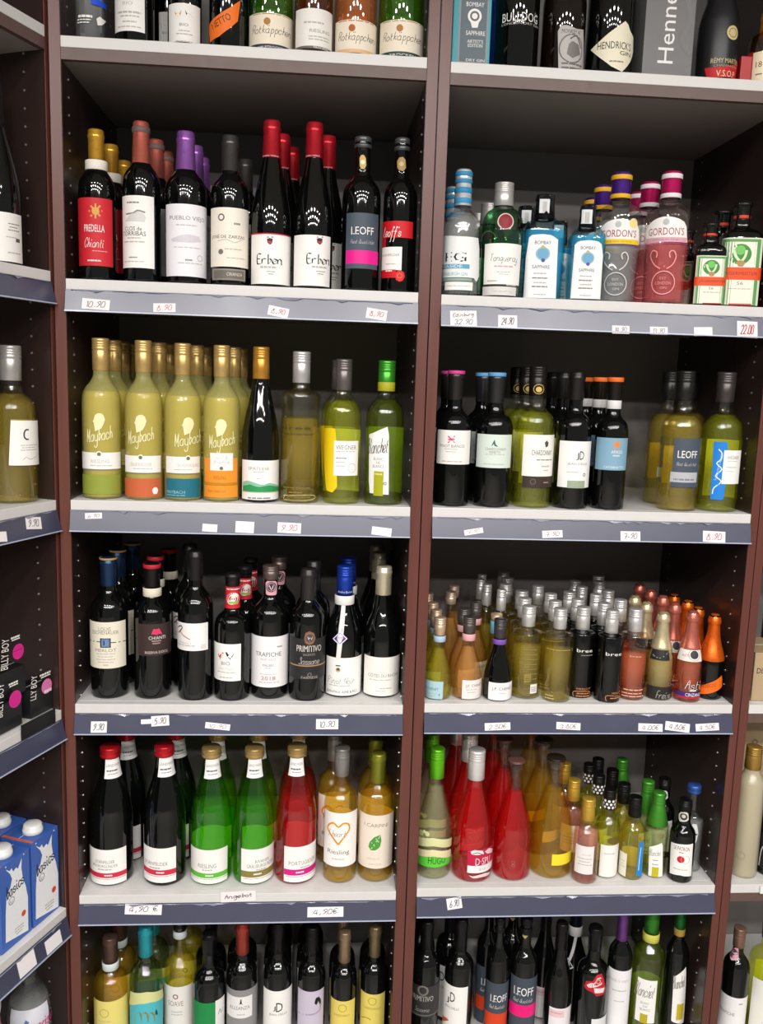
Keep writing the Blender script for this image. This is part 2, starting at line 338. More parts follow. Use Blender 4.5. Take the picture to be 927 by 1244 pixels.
def lettering(S, prints, parent, off):
    if not prints: return None
    b = MB(); lay = 0
    flat = isinstance(S, Flat)
    for q in prints:
        k = q[0]; o = off + .00010 + .00004 * lay; lay += 1
        if k in 'TSNP':
            _, t, a, z, w, h, c, ro = q; r = S.rad(z); m = ink(c); cr, sr = math.cos(math.radians(ro)), math.sin(math.radians(ro))
            if k == 'T':
                v, f = glyphs(t)
                P = [(x * w * cr - y * h * sr, x * w * sr + y * h * cr) for x, y in v]
                b.add([S.pt(a + x / r, z + y, o) for x, y in P], f, m)
            else:
                for st in pen_strokes(t):
                    st = curve_pts(st); sh = .22 * h if k in 'SP' else 0
                    P = [(x * (w - sh) + y * sh, y * h) for x, y in st]
                    P = [(x * cr - y * sr, x * sr + y * cr) for x, y in P]
                    ribbon(b, S, P, h * {'S': .044, 'N': .1, 'P': .10}[k], m, o, a, z, (h*.062, h*.05) if k == 'N' else None)
        elif k == 'B': patch(b, S, span(q[1], q[2], q[3], q[4], flat=flat), ink(q[5]), o, 1)
        elif k == 'L':     # a line of print too small to read: a row of word-length dashes
            rnd = random.Random(int(abs(q[1]) * 1e4) + int(q[3] * 1e5)); x = q[1]; u = (q[2] - q[1]); d = 1 if u > 0 else -1
            while (q[2] - x) * d > 1e-5:
                L = min(abs(u) * rnd.uniform(.12, .3), abs(q[2] - x))
                patch(b, S, span(x, x + d*L, q[3], q[4], flat=flat), ink(q[5]), o, 1); x += d * (L + abs(u) * .035)
        elif k in 'DO':
            a, z, rm = q[1:4]; r = S.rad(z); m = ink(q[-1]); n = 20
            if k == 'D':
                v = [S.pt(a, z, o)] + [S.pt(a + rm * t / 3 * math.cos(2*math.pi*i/n) / r, z + rm * t / 3 * math.sin(2*math.pi*i/n), o) for t in (1, 2, 3) for i in range(n)]
                b.add(v, [(0, 1 + i, 1 + (i+1) % n) for i in range(n)] + [(1 + t*n + i, 1 + (t+1)*n + i, 1 + (t+1)*n + (i+1) % n, 1 + t*n + (i+1) % n) for t in (0, 1) for i in range(n)], m)
            else:
                v = []
                for i in range(n):
                    for rr in (rm, rm - q[4]): v.append(S.pt(a + rr * math.cos(2*math.pi*i/n) / r, z + rr * math.sin(2*math.pi*i/n), o))
                b.add(v, [(2*i, 2*((i+1) % n), 2*((i+1) % n)+1, 2*i+1) for i in range(n)], m)
        elif k == 'G':
            if isinstance(q[1][0], tuple) and len(q[1][0]) == 3:
                if len(q[1]) > 1: patch(b, S, q[1], ink(q[2]), o, 1)
            else: b.add([S.pt(a, z, o) for a, z in q[1]], [tuple(range(len(q[1])))], ink(q[2]))
        elif k == 'K':
            P = q[1]; r = S.rad(P[0][1]); a0, z0 = P[0]
            P = [((a - a0) * r, z - z0) for a, z in P]
            ribbon(b, S, curve_pts(P, 3), q[2], ink(q[3]), o, a0, z0)
    if not b.f: return None
    return b.build('lettering', parent)

# ------------------------------------------------------------------ bottles
def screw_cap(sh, H, R, z0, hexc, style):
    m = (foil if style in ('foil', 'copper', 'champ', 'dome') else capmetal)(hexc)
    r0 = radius(sh, H, R, z0); top = H + .0012; hc = top - z0
    rt = radius(sh, H, R, H * .99)
    rm = max(radius(sh, H, R, H * .96), rt)
    if style in ('screw', 'dots'):
        rg = [(z0, r0 + .0008), (z0 + .0005, r0 + .0012)]
        r0 = min(r0, rm * 1.14); rr = max(rm, r0 * .95)
        rg += [(z0 + hc * .60, rr + .0010), (z0 + hc * .62, rr + .0003), (z0 + hc * .65, rr + .0012)]
        for t in (.72, .79, .86): rg += [(z0 + hc * t, rr + .0012), (z0 + hc * (t + .015), rr + .0002), (z0 + hc * (t + .035), rr + .0012)]
        rg += [(z0 + hc * .985, rr + .0010), (top, rr - .0008), (top, .002)]
    elif style == 'screw2':
        rr = rm * 1.12
        rg = [(z0, rr), (z0 + .001, rr + .0010), (z0 + hc * .3, rr + .0012), (z0 + hc * .34, rr + .0004), (z0 + hc * .4, rr + .0012), (z0 + hc * .88, rr + .0010), (top, rr - .001), (top, .002)]
    elif style == 'stopper':
        rg = [(z0, r0 + .0004), (z0 + hc * .1, rm + .0016), (z0 + hc * .3, rm + .0016), (z0 + hc * .36, rm - .001), (z0 + hc * .5, rm - .0014), (z0 + hc * .56, rm + .0012), (z0 + hc * .92, rm + .0012), (top, rm - .0006), (top, .002)]
    elif style == 'champ':
        rg = [(z0, r0 + .0006)] + [(z, r + .0010) for z, r in rings(sh, H, R, z0 + .001, H * .93)]
        rg += [(H * .94, rm + .0016), (H * .965, rm + .0010), (H * .985, rm * .92), (top, rm * .66), (top + .0006, .002)]
    elif style == 'dome':
        rg = [(z, r + .0008) for z, r in rings(sh, H, R, z0, H * .965)] + [(H * .97, rm + .003), (H * .985, rm + .0034), (top, rm + .0016), (top + .001, .002)]
    else:
        rr = rm; r0 = min(r0, rm * 1.14)
        rg = [(z0, r0 + .0007), (z0 + .0004, r0 + .0010), (z0 + hc * .70, rr + .0006), (z0 + hc * .74, rr + .0016), (z0 + hc * .82, rr + .0018), (z0 + hc * .85, rr + .0006), (z0 + hc * .96, rr + .0005), (top, rr - .0012), (top, .002)]
    return lathe(rg, m, 2, 24, False, True)
GLASSY = {}
def glass_parts(d, root):
    H, R, sh, e = d['H'], d['R'], d['s'], d['e']; G = GLASS[d['g']]
    nr = rings(sh, H, R)
    if len(G) == 1:
        m = darkglass(G[0]) if d['g'] != 'darkfrost' else surf('frosted_dark_glass', G[0], .38, 0, 20, .2)
        lathe(nr, m, e, 32 if e <= 2 else 40).build('bottle_body', root, True)
        return
    tint, gl, lt, lb, lc = G[:5]
    mg = clearglass('bottle_glass_' + d['g'].lower(), tint, gl, .5, G[5] if len(G) > 5 else 0, lin(G[6]) if len(G) > 6 else (1, 1, 1, 1))
    body = lathe(nr, mg, e, 32 if e <= 2 else 40).build('bottle_body', root, True)
    if d['f'] or d['f'] is None and d['g'] in ('water',):
        f = d['f'] or H * .66
        lg = rings(sh, H, R, .005, f, -.0024)
        lathe(lg, liquid('drink_' + d['g'].lower(), lt, lb, lc), e, 32 if e <= 2 else 40).build('drink', body, True)
def make_bottle(d, group):
    root = empty(d['n'], d['p'], d['rz'])
    tag(root, d['l'], d['c'], group)
    H, R, sh, e = d['H'], d['R'], d['s'], d['e']
    glass_parts(d, root)
    S = Skin(sh, H, R, e)
    z0, st = d['cap'][1], d['cap'][2]
    cap = screw_cap(sh, H, R, z0, d['cap'][0], st).build({'screw': 'screw_cap', 'screw2': 'screw_cap', 'dots': 'screw_cap', 'stopper': 'stopper', 'dome': 'screw_cap'}.get(st, 'capsule'), root, True)
    CS = Skin(sh, H, R, 2)
    if st == 'dots':
        b = MB(); rr = max(radius(sh, H, R, H * .96), radius(sh, H, R, z0))
        for j in range(3):
            for i in range(10):
                a = 2 * math.pi * (i + .5 * (j % 2)) / 10; z = z0 + (H - z0) * (.14 + .17 * j); q = .0032
                rad = rr + .0017
                b.add([(rad * math.sin(a), -rad * math.cos(a), z)] + [(rad * math.sin(a + q / rad * math.cos(t * .785)), -rad * math.cos(a + q / rad * math.cos(t * .785)), z + q * math.sin(t * .785)) for t in range(8)],
                      [(0, 1 + t, 1 + (t + 1) % 8) for t in range(8)], ink('e8e6e0'))
        o = b.build('dot_print', cap); o['kind'] = 'stuff'
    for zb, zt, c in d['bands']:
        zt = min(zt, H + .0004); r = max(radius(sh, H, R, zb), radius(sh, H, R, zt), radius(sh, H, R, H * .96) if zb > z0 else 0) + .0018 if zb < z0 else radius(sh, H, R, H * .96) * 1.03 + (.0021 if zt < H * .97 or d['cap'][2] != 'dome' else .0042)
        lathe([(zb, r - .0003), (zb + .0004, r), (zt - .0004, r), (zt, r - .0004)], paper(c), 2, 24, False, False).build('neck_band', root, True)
    if d['cp']: lettering(CS, d['cp'], cap, .0022)
    lay = 0
    for kind, g, c, pr in d['parts']:
        if kind == 'K':        # label glued to the back of the bottle, seen through the glass
            b = MB(); patch(b, S, span(g[0] + math.pi, g[1] + math.pi, g[2], g[3]), paper(c), .0004, 4)
            b.build('back_label', root, True); continue
        neck = (g[2] if len(g) == 4 and not isinstance(g[0], tuple) else min(q[1] for q in g)) > z0 - .002
        off = .0005 + .0003 * lay + (.0016 if neck else 0) + (.0009 if e > 2 else 0); lay += 1
        if c is None:
            lettering(S, pr, root, off); continue
        b = MB(); cols = span(*g) if not isinstance(g[0], tuple) else g
        patch(b, S, cols, paper(c), off, 5)
        lb = b.build('label', root, True)
        lettering(S, pr, lb, off)
    return root
def copy_tree(o, parent=None):
    c = o.copy(); COL.objects.link(c)
    if parent is not None: c.parent = parent
    for ch in o.children: copy_tree(ch, c)
    return c
# ------------------------------------------------------------------ the place, in metres: main bays' front is y = 0
ZL = [2.2374, 1.8056, 1.3805, 0.9585, 0.533, 0.103]
ZR = [2.2326, 1.8038, 1.3809, 0.9624, 0.5396, 0.1096]
ZA = [2.2528, 1.818, 1.3794, 0.9454, 0.505, 0.075]
CORNER = (-0.03, 0.0, 1.1844)

def structure(name, c, d, mat):
    b = MB(); b.box(c, d, mat); o = b.build(name); o['kind'] = 'structure'; return o
tile = surf('floor_tile', '8d8780', .35, 0, 6, .12, .1)
structure('floor', (.6, -1.9, -.02), (7.0, 6.4, .04), tile)
structure('ceiling', (.6, -1.9, 3.07), (7.0, 6.4, .04), surf('ceiling_board', 'dedad4', .8, 0, 30, .04))
structure('wall_back', (.6, .62, 1.5), (7.0, .06, 3.1), surf('wall_paint', 'b8b2aa', .8, 0, 30, .05))

# ------------------------------------------------------------------ shelving
brown = surf('dark_brown_laminate', '2e211e', .30, 0, 14, .25, .02, .5, (1, 1, .06))
edge_m = surf('mahogany_edge', '60352c', .36, 0, 60, .22, .05, .5, (1, 1, .04))
under = surf('shelf_board_grey', '8a837e', .55, 0, 30, .06)
back_m = surf('back_panel_grey', '7c7773', .6, 0, 20, .06)
lip_m = surf('light_grey_lip', 'd3d1ce', .42, 0, 50, .04)
liner_m = surf('light_grey_liner', 'cfcdca', .45, 0, 50, .05)
brown_front = surf('brown_front_strip', '5f4a44', .45, 0, 60, .12)
rail_m = surf('label_rail_insert', '3b3e55', .30, 0, 20, .10, 0, .7, coat=.6, rvary=.04)
rail_e = surf('label_rail_edge', 'a9b0c4', .25, 0, 20, .06, 0, .6)
film_m = surf('torn_film', '7c8094', .2, 0, 60, .2, .3, .7)
pin_m = surf('shelf_pin_steel', 'd8d4cc', .3, .8, 50, .05)
DEP = .44
def side_panel(root, M, x0, x1, top, face, holes, edge=True):
    b = MB(); b.box(((x0+x1)/2, DEP/2 + .001, top/2), (x1-x0, DEP - .002, top), brown, M); p = b.build('side_panel', root)
    e = MB(); e.box(((x0+x1)/2, -.0005, top/2), (x1-x0 - .0012, .003, top), edge_m, M); e.build('edge_band', p, bevel=.0006)
    if holes:
        h = MB(); xf = x1 if face > 0 else x0
        for yy in (.045, DEP - .05):
            z = .16
            while z < top - .1:
                v = []; n = 6; r = .0022
                for k in range(n):
                    a = 2*math.pi*k/n
                    for dx in (0, .0012): v.append(tuple(M @ Vector((xf + face*dx, yy + r*math.cos(a), z + r*math.sin(a)))))
                h.add(v, [(2*k, 2*((k+1) % n), 2*((k+1) % n)+1, 2*k+1) for k in range(n)] + [tuple(2*k+1 for k in range(n))], pin_m)
                z += .032
        o = h.build('shelf_pin_holes', p); o['kind'] = 'stuff'
    return p
def shelf(root, M, x0, x1, z, rail, seed):
    """Board with a light lip in front and, on most shelves, a tilted label rail below the lip."""
    rnd = random.Random(seed); xm, w = (x0+x1)/2, x1-x0
    b = MB(); b.box((xm, DEP/2 + .004, z - .0225), (w, DEP - .012, .037), under, M); s = b.build('shelf_board', root)
    b = MB(); b.box((xm, DEP/2 + .008, z - .002), (w, DEP - .02, .004), liner_m, M); b.build('shelf_liner', s)
    b = MB(); b.box((xm, .006, z - .010), (w, .018, .020), lip_m, M); b.build('front_lip', s, bevel=.0012)
    b = MB(); b.box((xm, .004, z - .0305), (w, .012, .0205), brown_front, M); b.build('front_strip', s)
    if rail:
        R = M @ Matrix.Translation((0, -.003, z - .020)) @ Matrix.Rotation(math.radians(-13.4), 4, 'X')
        b = MB(); b.box((xm, -.0006, -.0205), (w, .0016, .041), rail_m, R); r = b.build('label_rail', s)
        b = MB(); b.box((xm, -.0016, -.0422), (w, .004, .0022), rail_e, R); b.build('rail_edge', r)
        # remains of old clear film along the upper edge of the rail
        v = []; f = []; x = x0 + .01; i = 0
        while x < x1 - .01:
            d = rnd.uniform(.0008, .003) if rnd.random() < .88 else .006
            v += [tuple(R @ Vector((x, -.0021, -.001))), tuple(R @ Vector((x, -.0021 - rnd.uniform(.0003, .0022), -d)))]
            if i: f.append((2*i-2, 2*i-1, 2*i+1, 2*i))
            i += 1; x += rnd.uniform(.006, .022)
        b = MB(); b.add(v, f, film_m); b.build('film_remnant', r)
    return s
def unit(label, M, x0, x1, zs, rails, t0, t1, holes=(1, 1), top=2.72, seed=0):
    root = empty('shelf_unit', tuple(M @ Vector((x0, 0, 0))), 0); tag(root, label, 'shelf unit', 'wooden shelf units along the wall')
    Mi = root.matrix_basis.inverted() if False else Matrix.Translation(-(M @ Vector((x0, 0, 0))))
    L = Mi @ M
    side_panel(root, L, x0 - t0, x0, top, 1, holes[0]); side_panel(root, L, x1, x1 + t1, top, -1, holes[1])
    b = MB(); b.box(((x0+x1)/2, DEP + .004, top/2), (x1-x0 + t0 + t1, .008, top), back_m, L); b.build('back_panel', root)
    b = MB(); b.box(((x0+x1)/2, DEP/2, top - .011), (x1-x0, DEP - .004, .022), brown, L); b.build('top_panel', root)
    b = MB(); b.box(((x0+x1)/2, .05, (zs[-1] - .041)/2), (x1-x0, .018, zs[-1] - .041), brown, L); b.build('plinth', root)
    for k, z in enumerate(zs): shelf(root, L, x0, x1, z, rails[k], seed + k)
    return root
I4 = Matrix.Identity(4)
unit('left bay of the dark brown shelving holding mostly red wines', I4, 0.0, .675, ZL, (0, 1, 1, 1, 1, 1), .022, .0222, seed=10)
unit('right bay of the dark brown shelving with spirits and small bottles', I4, .7205, 1.393, ZR, (0, 1, 1, 1, 1, 1), .0222, .018, seed=30)
unit('far right shelf unit cut by the picture edge', I4, 1.4305, 2.10, ZR, (0, 0, 0, 0, 0, 0), .0190, .018, seed=50)
MC = Matrix.Translation((CORNER[0], CORNER[1], 0)) @ Matrix.Rotation(CORNER[2], 4, 'Z')
unit('corner shelf unit at an angle with cartons and milk', MC, -.85, -.001, ZA, (0, 1, 1, 1, 1, 1), .018, .018, seed=70)

# ------------------------------------------------------------------ bottles (positions, sizes and label layouts measured off the shelves)
ROWS = {1: 'top', 2: 'second', 3: 'third', 4: 'fourth', 5: 'fifth', 6: 'bottom'}
BAYS = {'L': 'left bay', 'R': 'right bay', 'A': 'corner unit', 'Z': 'far right unit'}
ORD = ('first', 'second', 'third', 'fourth', 'fifth', 'sixth')
BOTTLES = [
{'n': 'vodka_bottle','c': 'bottle','l': 'clear spirit bottle with blue shoulder print at the left end of the top shelf','row': 1,'bay': 'L','p': (0.0446,0.0386,2.2378),'H': 0.3,'R': 0.0286,'s': 'stout','e': 2,'g': 'water','f': None, 'cap': ('c9ced4',0.1452,'foil'),'bands': [],'cp': [],'parts': [('F',(-1.1513,1.2752,0.016,0.0451),None, [('L',-0.826,0.1063,0.0372,0.0415,'f1efea'),('L',-0.9112,0.0185,0.0325,0.0345,'f1efea'),('L',-0.9167,-0.0686,0.0277,0.0297,'f1efea'),('G',[(0.3661,0.0369,0.0376),(0.4356,0.0265,0.0393),(0.5068,0.0271,0.0411),(0.578,0.0278,0.0429),(0.6492,0.0284,0.0428),(0.7204,0.0291,0.0419),(0.7915,0.0302,0.0411),(0.8627,0.032,0.0408),(0.9339,0.0338,0.0409),(1.0051,0.0357,0.0409),(1.0763,0.0375,0.041),(1.1475,0.0393,0.0411),(1.217,0.0411,0.0412)],'f1efea')]),('F',(0.0356,1.2747,0.061,0.0707),'1d4fd8',[])],'backs': [],'d': '','rz': 0.2432},
{'n': 'wine_bottle','c': 'bottle','l': 'dark red wine bottle, white label reading BIO, second from the left on the top shelf','row': 1,'bay': 'L','p': (0.1239,0.0459,2.2378),'H': 0.3,'R': 0.0359,'s': 'bordeaux','e': 2,'g': 'dark','f': None, 'cap': ('33302f',0.1827,'foil'),'bands': [],'cp': [],'parts': [('F',(-1.2933,0.5271,0.0185,0.1261),'f1efea',[('T','BIO',-0.3492,0.0663,0.0189,0.0057,'b9b5ae',0),('L',-0.9284,0.3247,0.0494,0.0528,'b9b5ae'),('L',-0.765,0.2373,0.0432,0.0456,'b9b5ae'),('L',-0.6261,0.096,0.0336,0.036,'b9b5ae'),('L',-0.9441,0.3178,0.0252,0.0271,'b9b5ae')])],'backs': [],'d': '','rz': 0.1998},
{'n': 'wine_bottle','c': 'bottle','l': 'dark wine bottle with duck label half hidden behind the ducks bottle, top shelf','row': 1,'bay': 'L','p': (0.1739,0.125,2.2378),'H': 0.3,'R': 0.0273,'s': 'slim','e': 2,'g': 'dark','f': None, 'cap': ('33302f',0.2164,'foil'),'bands': [],'cp': [],'parts': [('F',(-0.7277,0.5497,0.0192,0.0881),'f1efea',[('G',[(-0.6247,0.0684),(-0.3237,0.0638),(-0.1674,0.0576),(-0.4914,0.0598)],'1a1816'),('T','BIO',-0.2904,0.0502,0.0087,0.0047,'8a8680',0)])],'backs': [],'d': '','rz': 0.1654},
{'n': 'wine_bottle','c': 'bottle','l': 'dark wine bottle with yellow and black ducks on a white label, top shelf','row': 1,'bay': 'L','p': (0.2178,0.0417,2.2378),'H': 0.295,'R': 0.0317,'s': 'slim','e': 2,'g': 'dark','f': None, 'cap': ('33302f',0.1692,'foil'),'bands': [],'cp': [],'parts': [('F',(-1.1288,1.0543,0.001,0.0721),'f1efea',[('G',[(-0.6215,0.0581),(-0.4745,0.0539),(-0.3048,0.0546),(-0.1753,0.0604),(-0.2401,0.0509),(-0.4057,0.049),(-0.5468,0.0522)],'e2a81e'),('G',[(0.0133,0.0609),(0.1072,0.0557),(0.2998,0.0549),(0.47,0.0506),(0.2668,0.0509),(0.0755,0.0527)],'1a1816'),('T','BIO',-0.0526,0.0351,0.0161,0.0052,'8a8680',0),('L',-0.3744,0.2986,0.0237,0.0256,'b9b5ae'),('L',-0.5146,0.4692,0.0181,0.02,'b9b5ae'),('L',-0.5162,0.4689,0.0059,0.0073,'b9b5ae')])],'backs': [],'d': '','rz': 0.1489},
{'n': 'prosecco_bottle','c': 'bottle','l': 'dark sparkling wine bottle with a slanted orange label on the top shelf','row': 1,'bay': 'L','p': (0.2979,0.0445,2.2378),'H': 0.3,'R': 0.035,'s': 'champagne','e': 2,'g': 'dark','f': None, 'cap': ('d9661a',0.1614,'foil'),'bands': [],'cp': [],'parts': [('F',[(-1.3277,0.0317,0.0445),(-1.1876,0.012,0.0465),(-1.0435,0.0133,0.0486),(-0.8994,0.0147,0.0507),(-0.7552,0.016,0.0528),(-0.6111,0.0173,0.0549),(-0.467,0.0187,0.0575),(-0.3229,0.0224,0.0604),(-0.1787,0.0262,0.0634),(-0.0346,0.0301,0.0664),(0.1095,0.034,0.0698),(0.2536,0.0389,0.074),(0.3978,0.0439,0.0781),(0.5419,0.049,0.0823),(0.682,0.0817,0.0864)],'f0731c',[('T','NETTO',-0.4066,0.046,0.0409,0.0123,'1a1816',26)])],'backs': [],'d': '','rz': 0.1043},
{'n': 'prosecco_bottle','c': 'bottle','l': 'sparkling bottle with an orange label behind the slanted label bottle, top shelf','row': 1,'bay': 'L','p': (0.3553,0.15,2.2378),'H': 0.3,'R': 0.036,'s': 'champagne','e': 2,'g': 'dark','f': None, 'cap': ('d9661a',0.2091,'foil'),'bands': [],'cp': [],'parts': [('F',(-0.5832,1.0888,0.0246,0.0696),'f0731c',[])],'backs': [],'d': '','rz': 0.0683},
{'n': 'sparkling_wine_bottle','c': 'bottle','l': 'green sparkling wine bottle with cream label and dark bottom band, top shelf','row': 1,'bay': 'L','p': (0.3782,0.0558,2.2378),'H': 0.305,'R': 0.0429,'s': 'champagne','e': 2,'g': 'lgreen','f': 0.1373,'cap': ('c8b06a',0.166,'foil'),'bands': [],'cp': [],'parts': [('F',(-1.1959,1.498,0.0017,0.0663),'efe4cf',[('S','Rotkäppchen',0.0808,0.0344,0.0868,0.0214,'4a4238',0),('D',-0.1638,0.0514,0.0064,'b0762c'),('L',-0.9022,0.9671,0.0637,0.0651,'b0762c'),('B',-1.3578,1.45,0.0025,0.0119,'2c3144'),('T','HALBTROCKEN',0.0303,0.006,0.0519,0.0046,'f1efea',0)]),('K',(-0.6149,0.6784,0.0453,0.1055),'efe9d8',[])],'backs': [],'d': '','rz': 0.0591},
{'n': 'sparkling_wine_bottle','c': 'bottle','l': 'pink orange sparkling wine bottle with cream label and beige bottom band, top shelf','row': 1,'bay': 'L','p': (0.5396,0.0535,2.2378),'H': 0.305,'R': 0.0413,'s': 'champagne','e': 2,'g': 'rose','f': 0.1373,'cap': ('c8b06a',0.1774,'foil'),'bands': [],'cp': [],'parts': [('F',(-1.1126,1.45,0.0017,0.0637),'efe4cf',[('S','Rotkäppchen',0.1446,0.0316,0.0834,0.0215,'4a4238',0),('D',-0.1467,0.0489,0.0064,'b05a20'),('L',-0.8543,0.99,0.061,0.0625,'b05a20'),('B',-1.2107,1.45,0.0026,0.012,'e4b98a')]),('K',(-0.5533,0.6873,0.0442,0.1015),'efe9d8',[])],'backs': [],'d': '','rz': -0.0311},
{'n': 'sparkling_wine_bottle','c': 'bottle','l': 'green sparkling wine bottle with cream label and green bottom band, top shelf','row': 1,'bay': 'L','p': (0.628,0.0551,2.2378),'H': 0.305,'R': 0.0439,'s': 'champagne','e': 2,'g': 'lgreen','f': 0.1373,'cap': ('c8b06a',0.183,'foil'),'bands': [],'cp': [],'parts': [('F',(-1.0912,1.45,0.0018,0.0683),'efe4cf',[('S','Rotkäppchen',0.1705,0.0358,0.0909,0.0217,'4a4238',0),('D',-0.0476,0.0534,0.0064,'b0762c'),('L',-0.8615,1.0219,0.0656,0.067,'b0762c'),('B',-1.1623,1.45,0.0026,0.0121,'1f4a3a'),('T','TROCKEN',0.1097,0.0061,0.0532,0.0047,'f1efea',0)]),('K',(-0.5707,0.7354,0.0461,0.1083),'efe9d8',[])],'backs': [],'d': '','rz': -0.0803},
{'n': 'wine_bottle','c': 'bottle','l': 'brown riesling bottle with a plain white label on the top shelf','row': 1,'bay': 'L','p': (0.4595,0.0408,2.2378),'H': 0.32,'R': 0.0366,'s': 'burgundy','e': 2,'g': 'amber','f': 0.144,'cap': ('d8c9a0',0.1751,'foil'),'bands': [],'cp': [],'parts': [('F',(-1.0956,1.2931,0.001,0.0755),'eeebe4',[('T','RIESLING',0.3803,0.0368,0.0414,0.0059,'8a8680',0),('L',-0.5037,0.563,0.0497,0.0526,'b9b5ae'),('L',-0.2381,0.9063,0.0257,0.0277,'b9b5ae'),('L',-0.2352,0.9117,0.0208,0.0228,'b9b5ae'),('B',-1.0595,1.4044,0.0015,0.01,'6d625c'),('T','TROCKEN',0.421,0.0076,0.0303,0.0039,'f1efea',0)])],'backs': [],'d': '','rz': 0.0138},
{'n': 'gin_bottle','c': 'bottle','l': 'blue spirit bottle partly hidden behind the teal carton, top shelf','row': 1,'bay': 'R','p': (0.809,0.13,2.233),'H': 0.28,'R': 0.02,'s': 'stout','e': 2,'g': 'cobalt','f': None, 'cap': ('20242c',0.2588,'foil'),'bands': [],'cp': [],'parts': [],'backs': [],'d': '','rz': -0.1727},
{'n': 'gin_bottle','c': 'bottle','l': 'squat black bottle with white capital lettering on its shoulder, top shelf','row': 1,'bay': 'R','p': (0.8548,0.0522,2.233),'H': 0.26,'R': 0.0422,'s': 'stout','e': 2,'g': 'dark','f': None, 'cap': ('202020',0.1969,'foil'),'bands': [],'cp': [],'parts': [('F',(-0.835,1.45,0.0776,0.101),None, [('T','BULLDOG',0.1679,0.0918,0.0757,0.016,'f1efea',0),('T','LONDON DRY GIN',0.1993,0.0801,0.0802,0.0043,'b9b5ae',0)])],'backs': [],'d': '','rz': -0.2048},
{'n': 'gin_bottle','c': 'bottle','l': 'brown medicine style bottle with an engraved silver label, top shelf','row': 1,'bay': 'R','p': (0.9469,0.052,2.233),'H': 0.23,'R': 0.042,'s': 'stout','e': 2,'g': 'brown','f': None, 'cap': ('6a4a2c',0.1724,'foil'),'bands': [],'cp': [],'parts': [('F',[(-0.2502,0.0691,0.0718),(-0.132,0.001,0.0809),(-0.0103,0.0014,0.0813),(0.1114,0.0023,0.0816),(0.2331,0.0031,0.0806),(0.3548,0.004,0.0794),(0.4765,0.0049,0.0781),(0.5982,0.0057,0.0768),(0.7199,0.0066,0.0772),(0.8416,0.0075,0.0782),(0.9632,0.0084,0.0792),(1.0849,0.0092,0.0802),(1.2066,0.0101,0.0592),(1.3283,0.011,0.0355),(1.4466,0.0118,0.0125)],'b9b4b2',[('T','MONKEY 47',0.4043,0.0711,0.0396,0.0073,'4a4442',0),('O',0.4578,0.0407,0.0267,0.0024,'6c6664'),('G',[(0.213,0.0299,0.0333),(0.2771,0.0284,0.0482),(0.3425,0.0269,0.0507),(0.408,0.0253,0.0532),(0.4735,0.0238,0.0537),(0.539,0.0246,0.0528),(0.6045,0.0261,0.052),(0.67,0.0276,0.0511),(0.7354,0.0291,0.0502),(0.8009,0.0305,0.0485),(0.8664,0.032,0.041),(0.9304,0.0334,0.0336)],'7a7472'),('K',[(0.329,0.0574),(0.6355,0.0642),(0.9556,0.045)],0.0024,'5a5452'),('L',-0.011,1.1034,0.0118,0.0149,'6c6664'),('L',0.0001,1.1313,0.0047,0.0072,'6c6664')])],'backs': [],'d': '','rz': -0.2537},
{'n': 'gin_bottle','c': 'bottle','l': 'black apothecary bottle with a cream diamond label, top shelf','row': 1,'bay': 'R','p': (1.0415,0.0556,2.233),'H': 0.27,'R': 0.0456,'s': 'stout','e': 2,'g': 'dark','f': None, 'cap': ('2a2624',0.225,'foil'),'bands': [],'cp': [],'parts': [('F',[(-0.8583,0.0493,0.0496),(-0.6977,0.043,0.0535),(-0.5325,0.0366,0.0575),(-0.3673,0.0302,0.0624),(-0.2021,0.0244,0.0682),(-0.0369,0.0186,0.0739),(0.1283,0.0128,0.0793),(0.2935,0.0097,0.0848),(0.4588,0.0069,0.0905),(0.624,0.0042,0.0962),(0.7892,0.0121,0.0916),(0.9544,0.02,0.0812),(1.1196,0.0279,0.0777),(1.2848,0.0391,0.0742),(1.4454,0.0501,0.0522)],'ece6cc',[('T', "HENDRICK'S", 0.2682,0.0519,0.0707,0.0135,'1a1816',0),('T','GIN',0.7642,0.0384,0.0276,0.0073,'1a1816',0),('L',0.0424,0.6547,0.0212,0.0237,'8a8680')])],'backs': [],'d': '','rz': -0.3022},
{'n': 'cognac_bottle','c': 'bottle','l': 'dark frosted cognac bottle with red label and gold seal, top shelf','row': 1,'bay': 'R','p': (1.2585,0.0497,2.233),'H': 0.28,'R': 0.0397,'s': 'cognac','e': 2,'g': 'darkfrost','f': None, 'cap': ('a8863c',0.2828,'foil'),'bands': [],'cp': [],'parts': [('F',[(-0.5466,0.0229,0.0256),(-0.4077,0.0041,0.0251),(-0.2648,0.0045,0.0245),(-0.1219,0.0048,0.0242),(0.021,0.0052,0.0243),(0.1639,0.0055,0.0244),(0.3068,0.0059,0.0251),(0.4497,0.0062,0.0258),(0.5926,0.0066,0.0269),(0.7355,0.0069,0.0284),(0.8784,0.0073,0.03),(1.0213,0.0076,0.0315),(1.1642,0.008,0.033),(1.3071,0.0083,0.0345),(1.446,0.0087,0.036)],'c41e28',[('T','V.S.O.P',0.5697,0.0133,0.0411,0.0113,'e8d8a8',0)]),('F',(-0.4484,1.45,0.0245,0.0483),None, [('T','RÉMY MARTIN',0.5095,0.0374,0.0606,0.0112,'d8c48c',0),('T','CHAMPAGNE',0.5652,0.0271,0.0538,0.0038,'b0a070',0)]),('F',(0.3883,1.2047,0.0764,0.1002),None, [('D',0.712,0.0877,0.0132,'cdbd88'),('O',0.712,0.0877,0.0091,0.0017,'8a7a48')])],'backs': [],'d': '','rz': -0.4099},
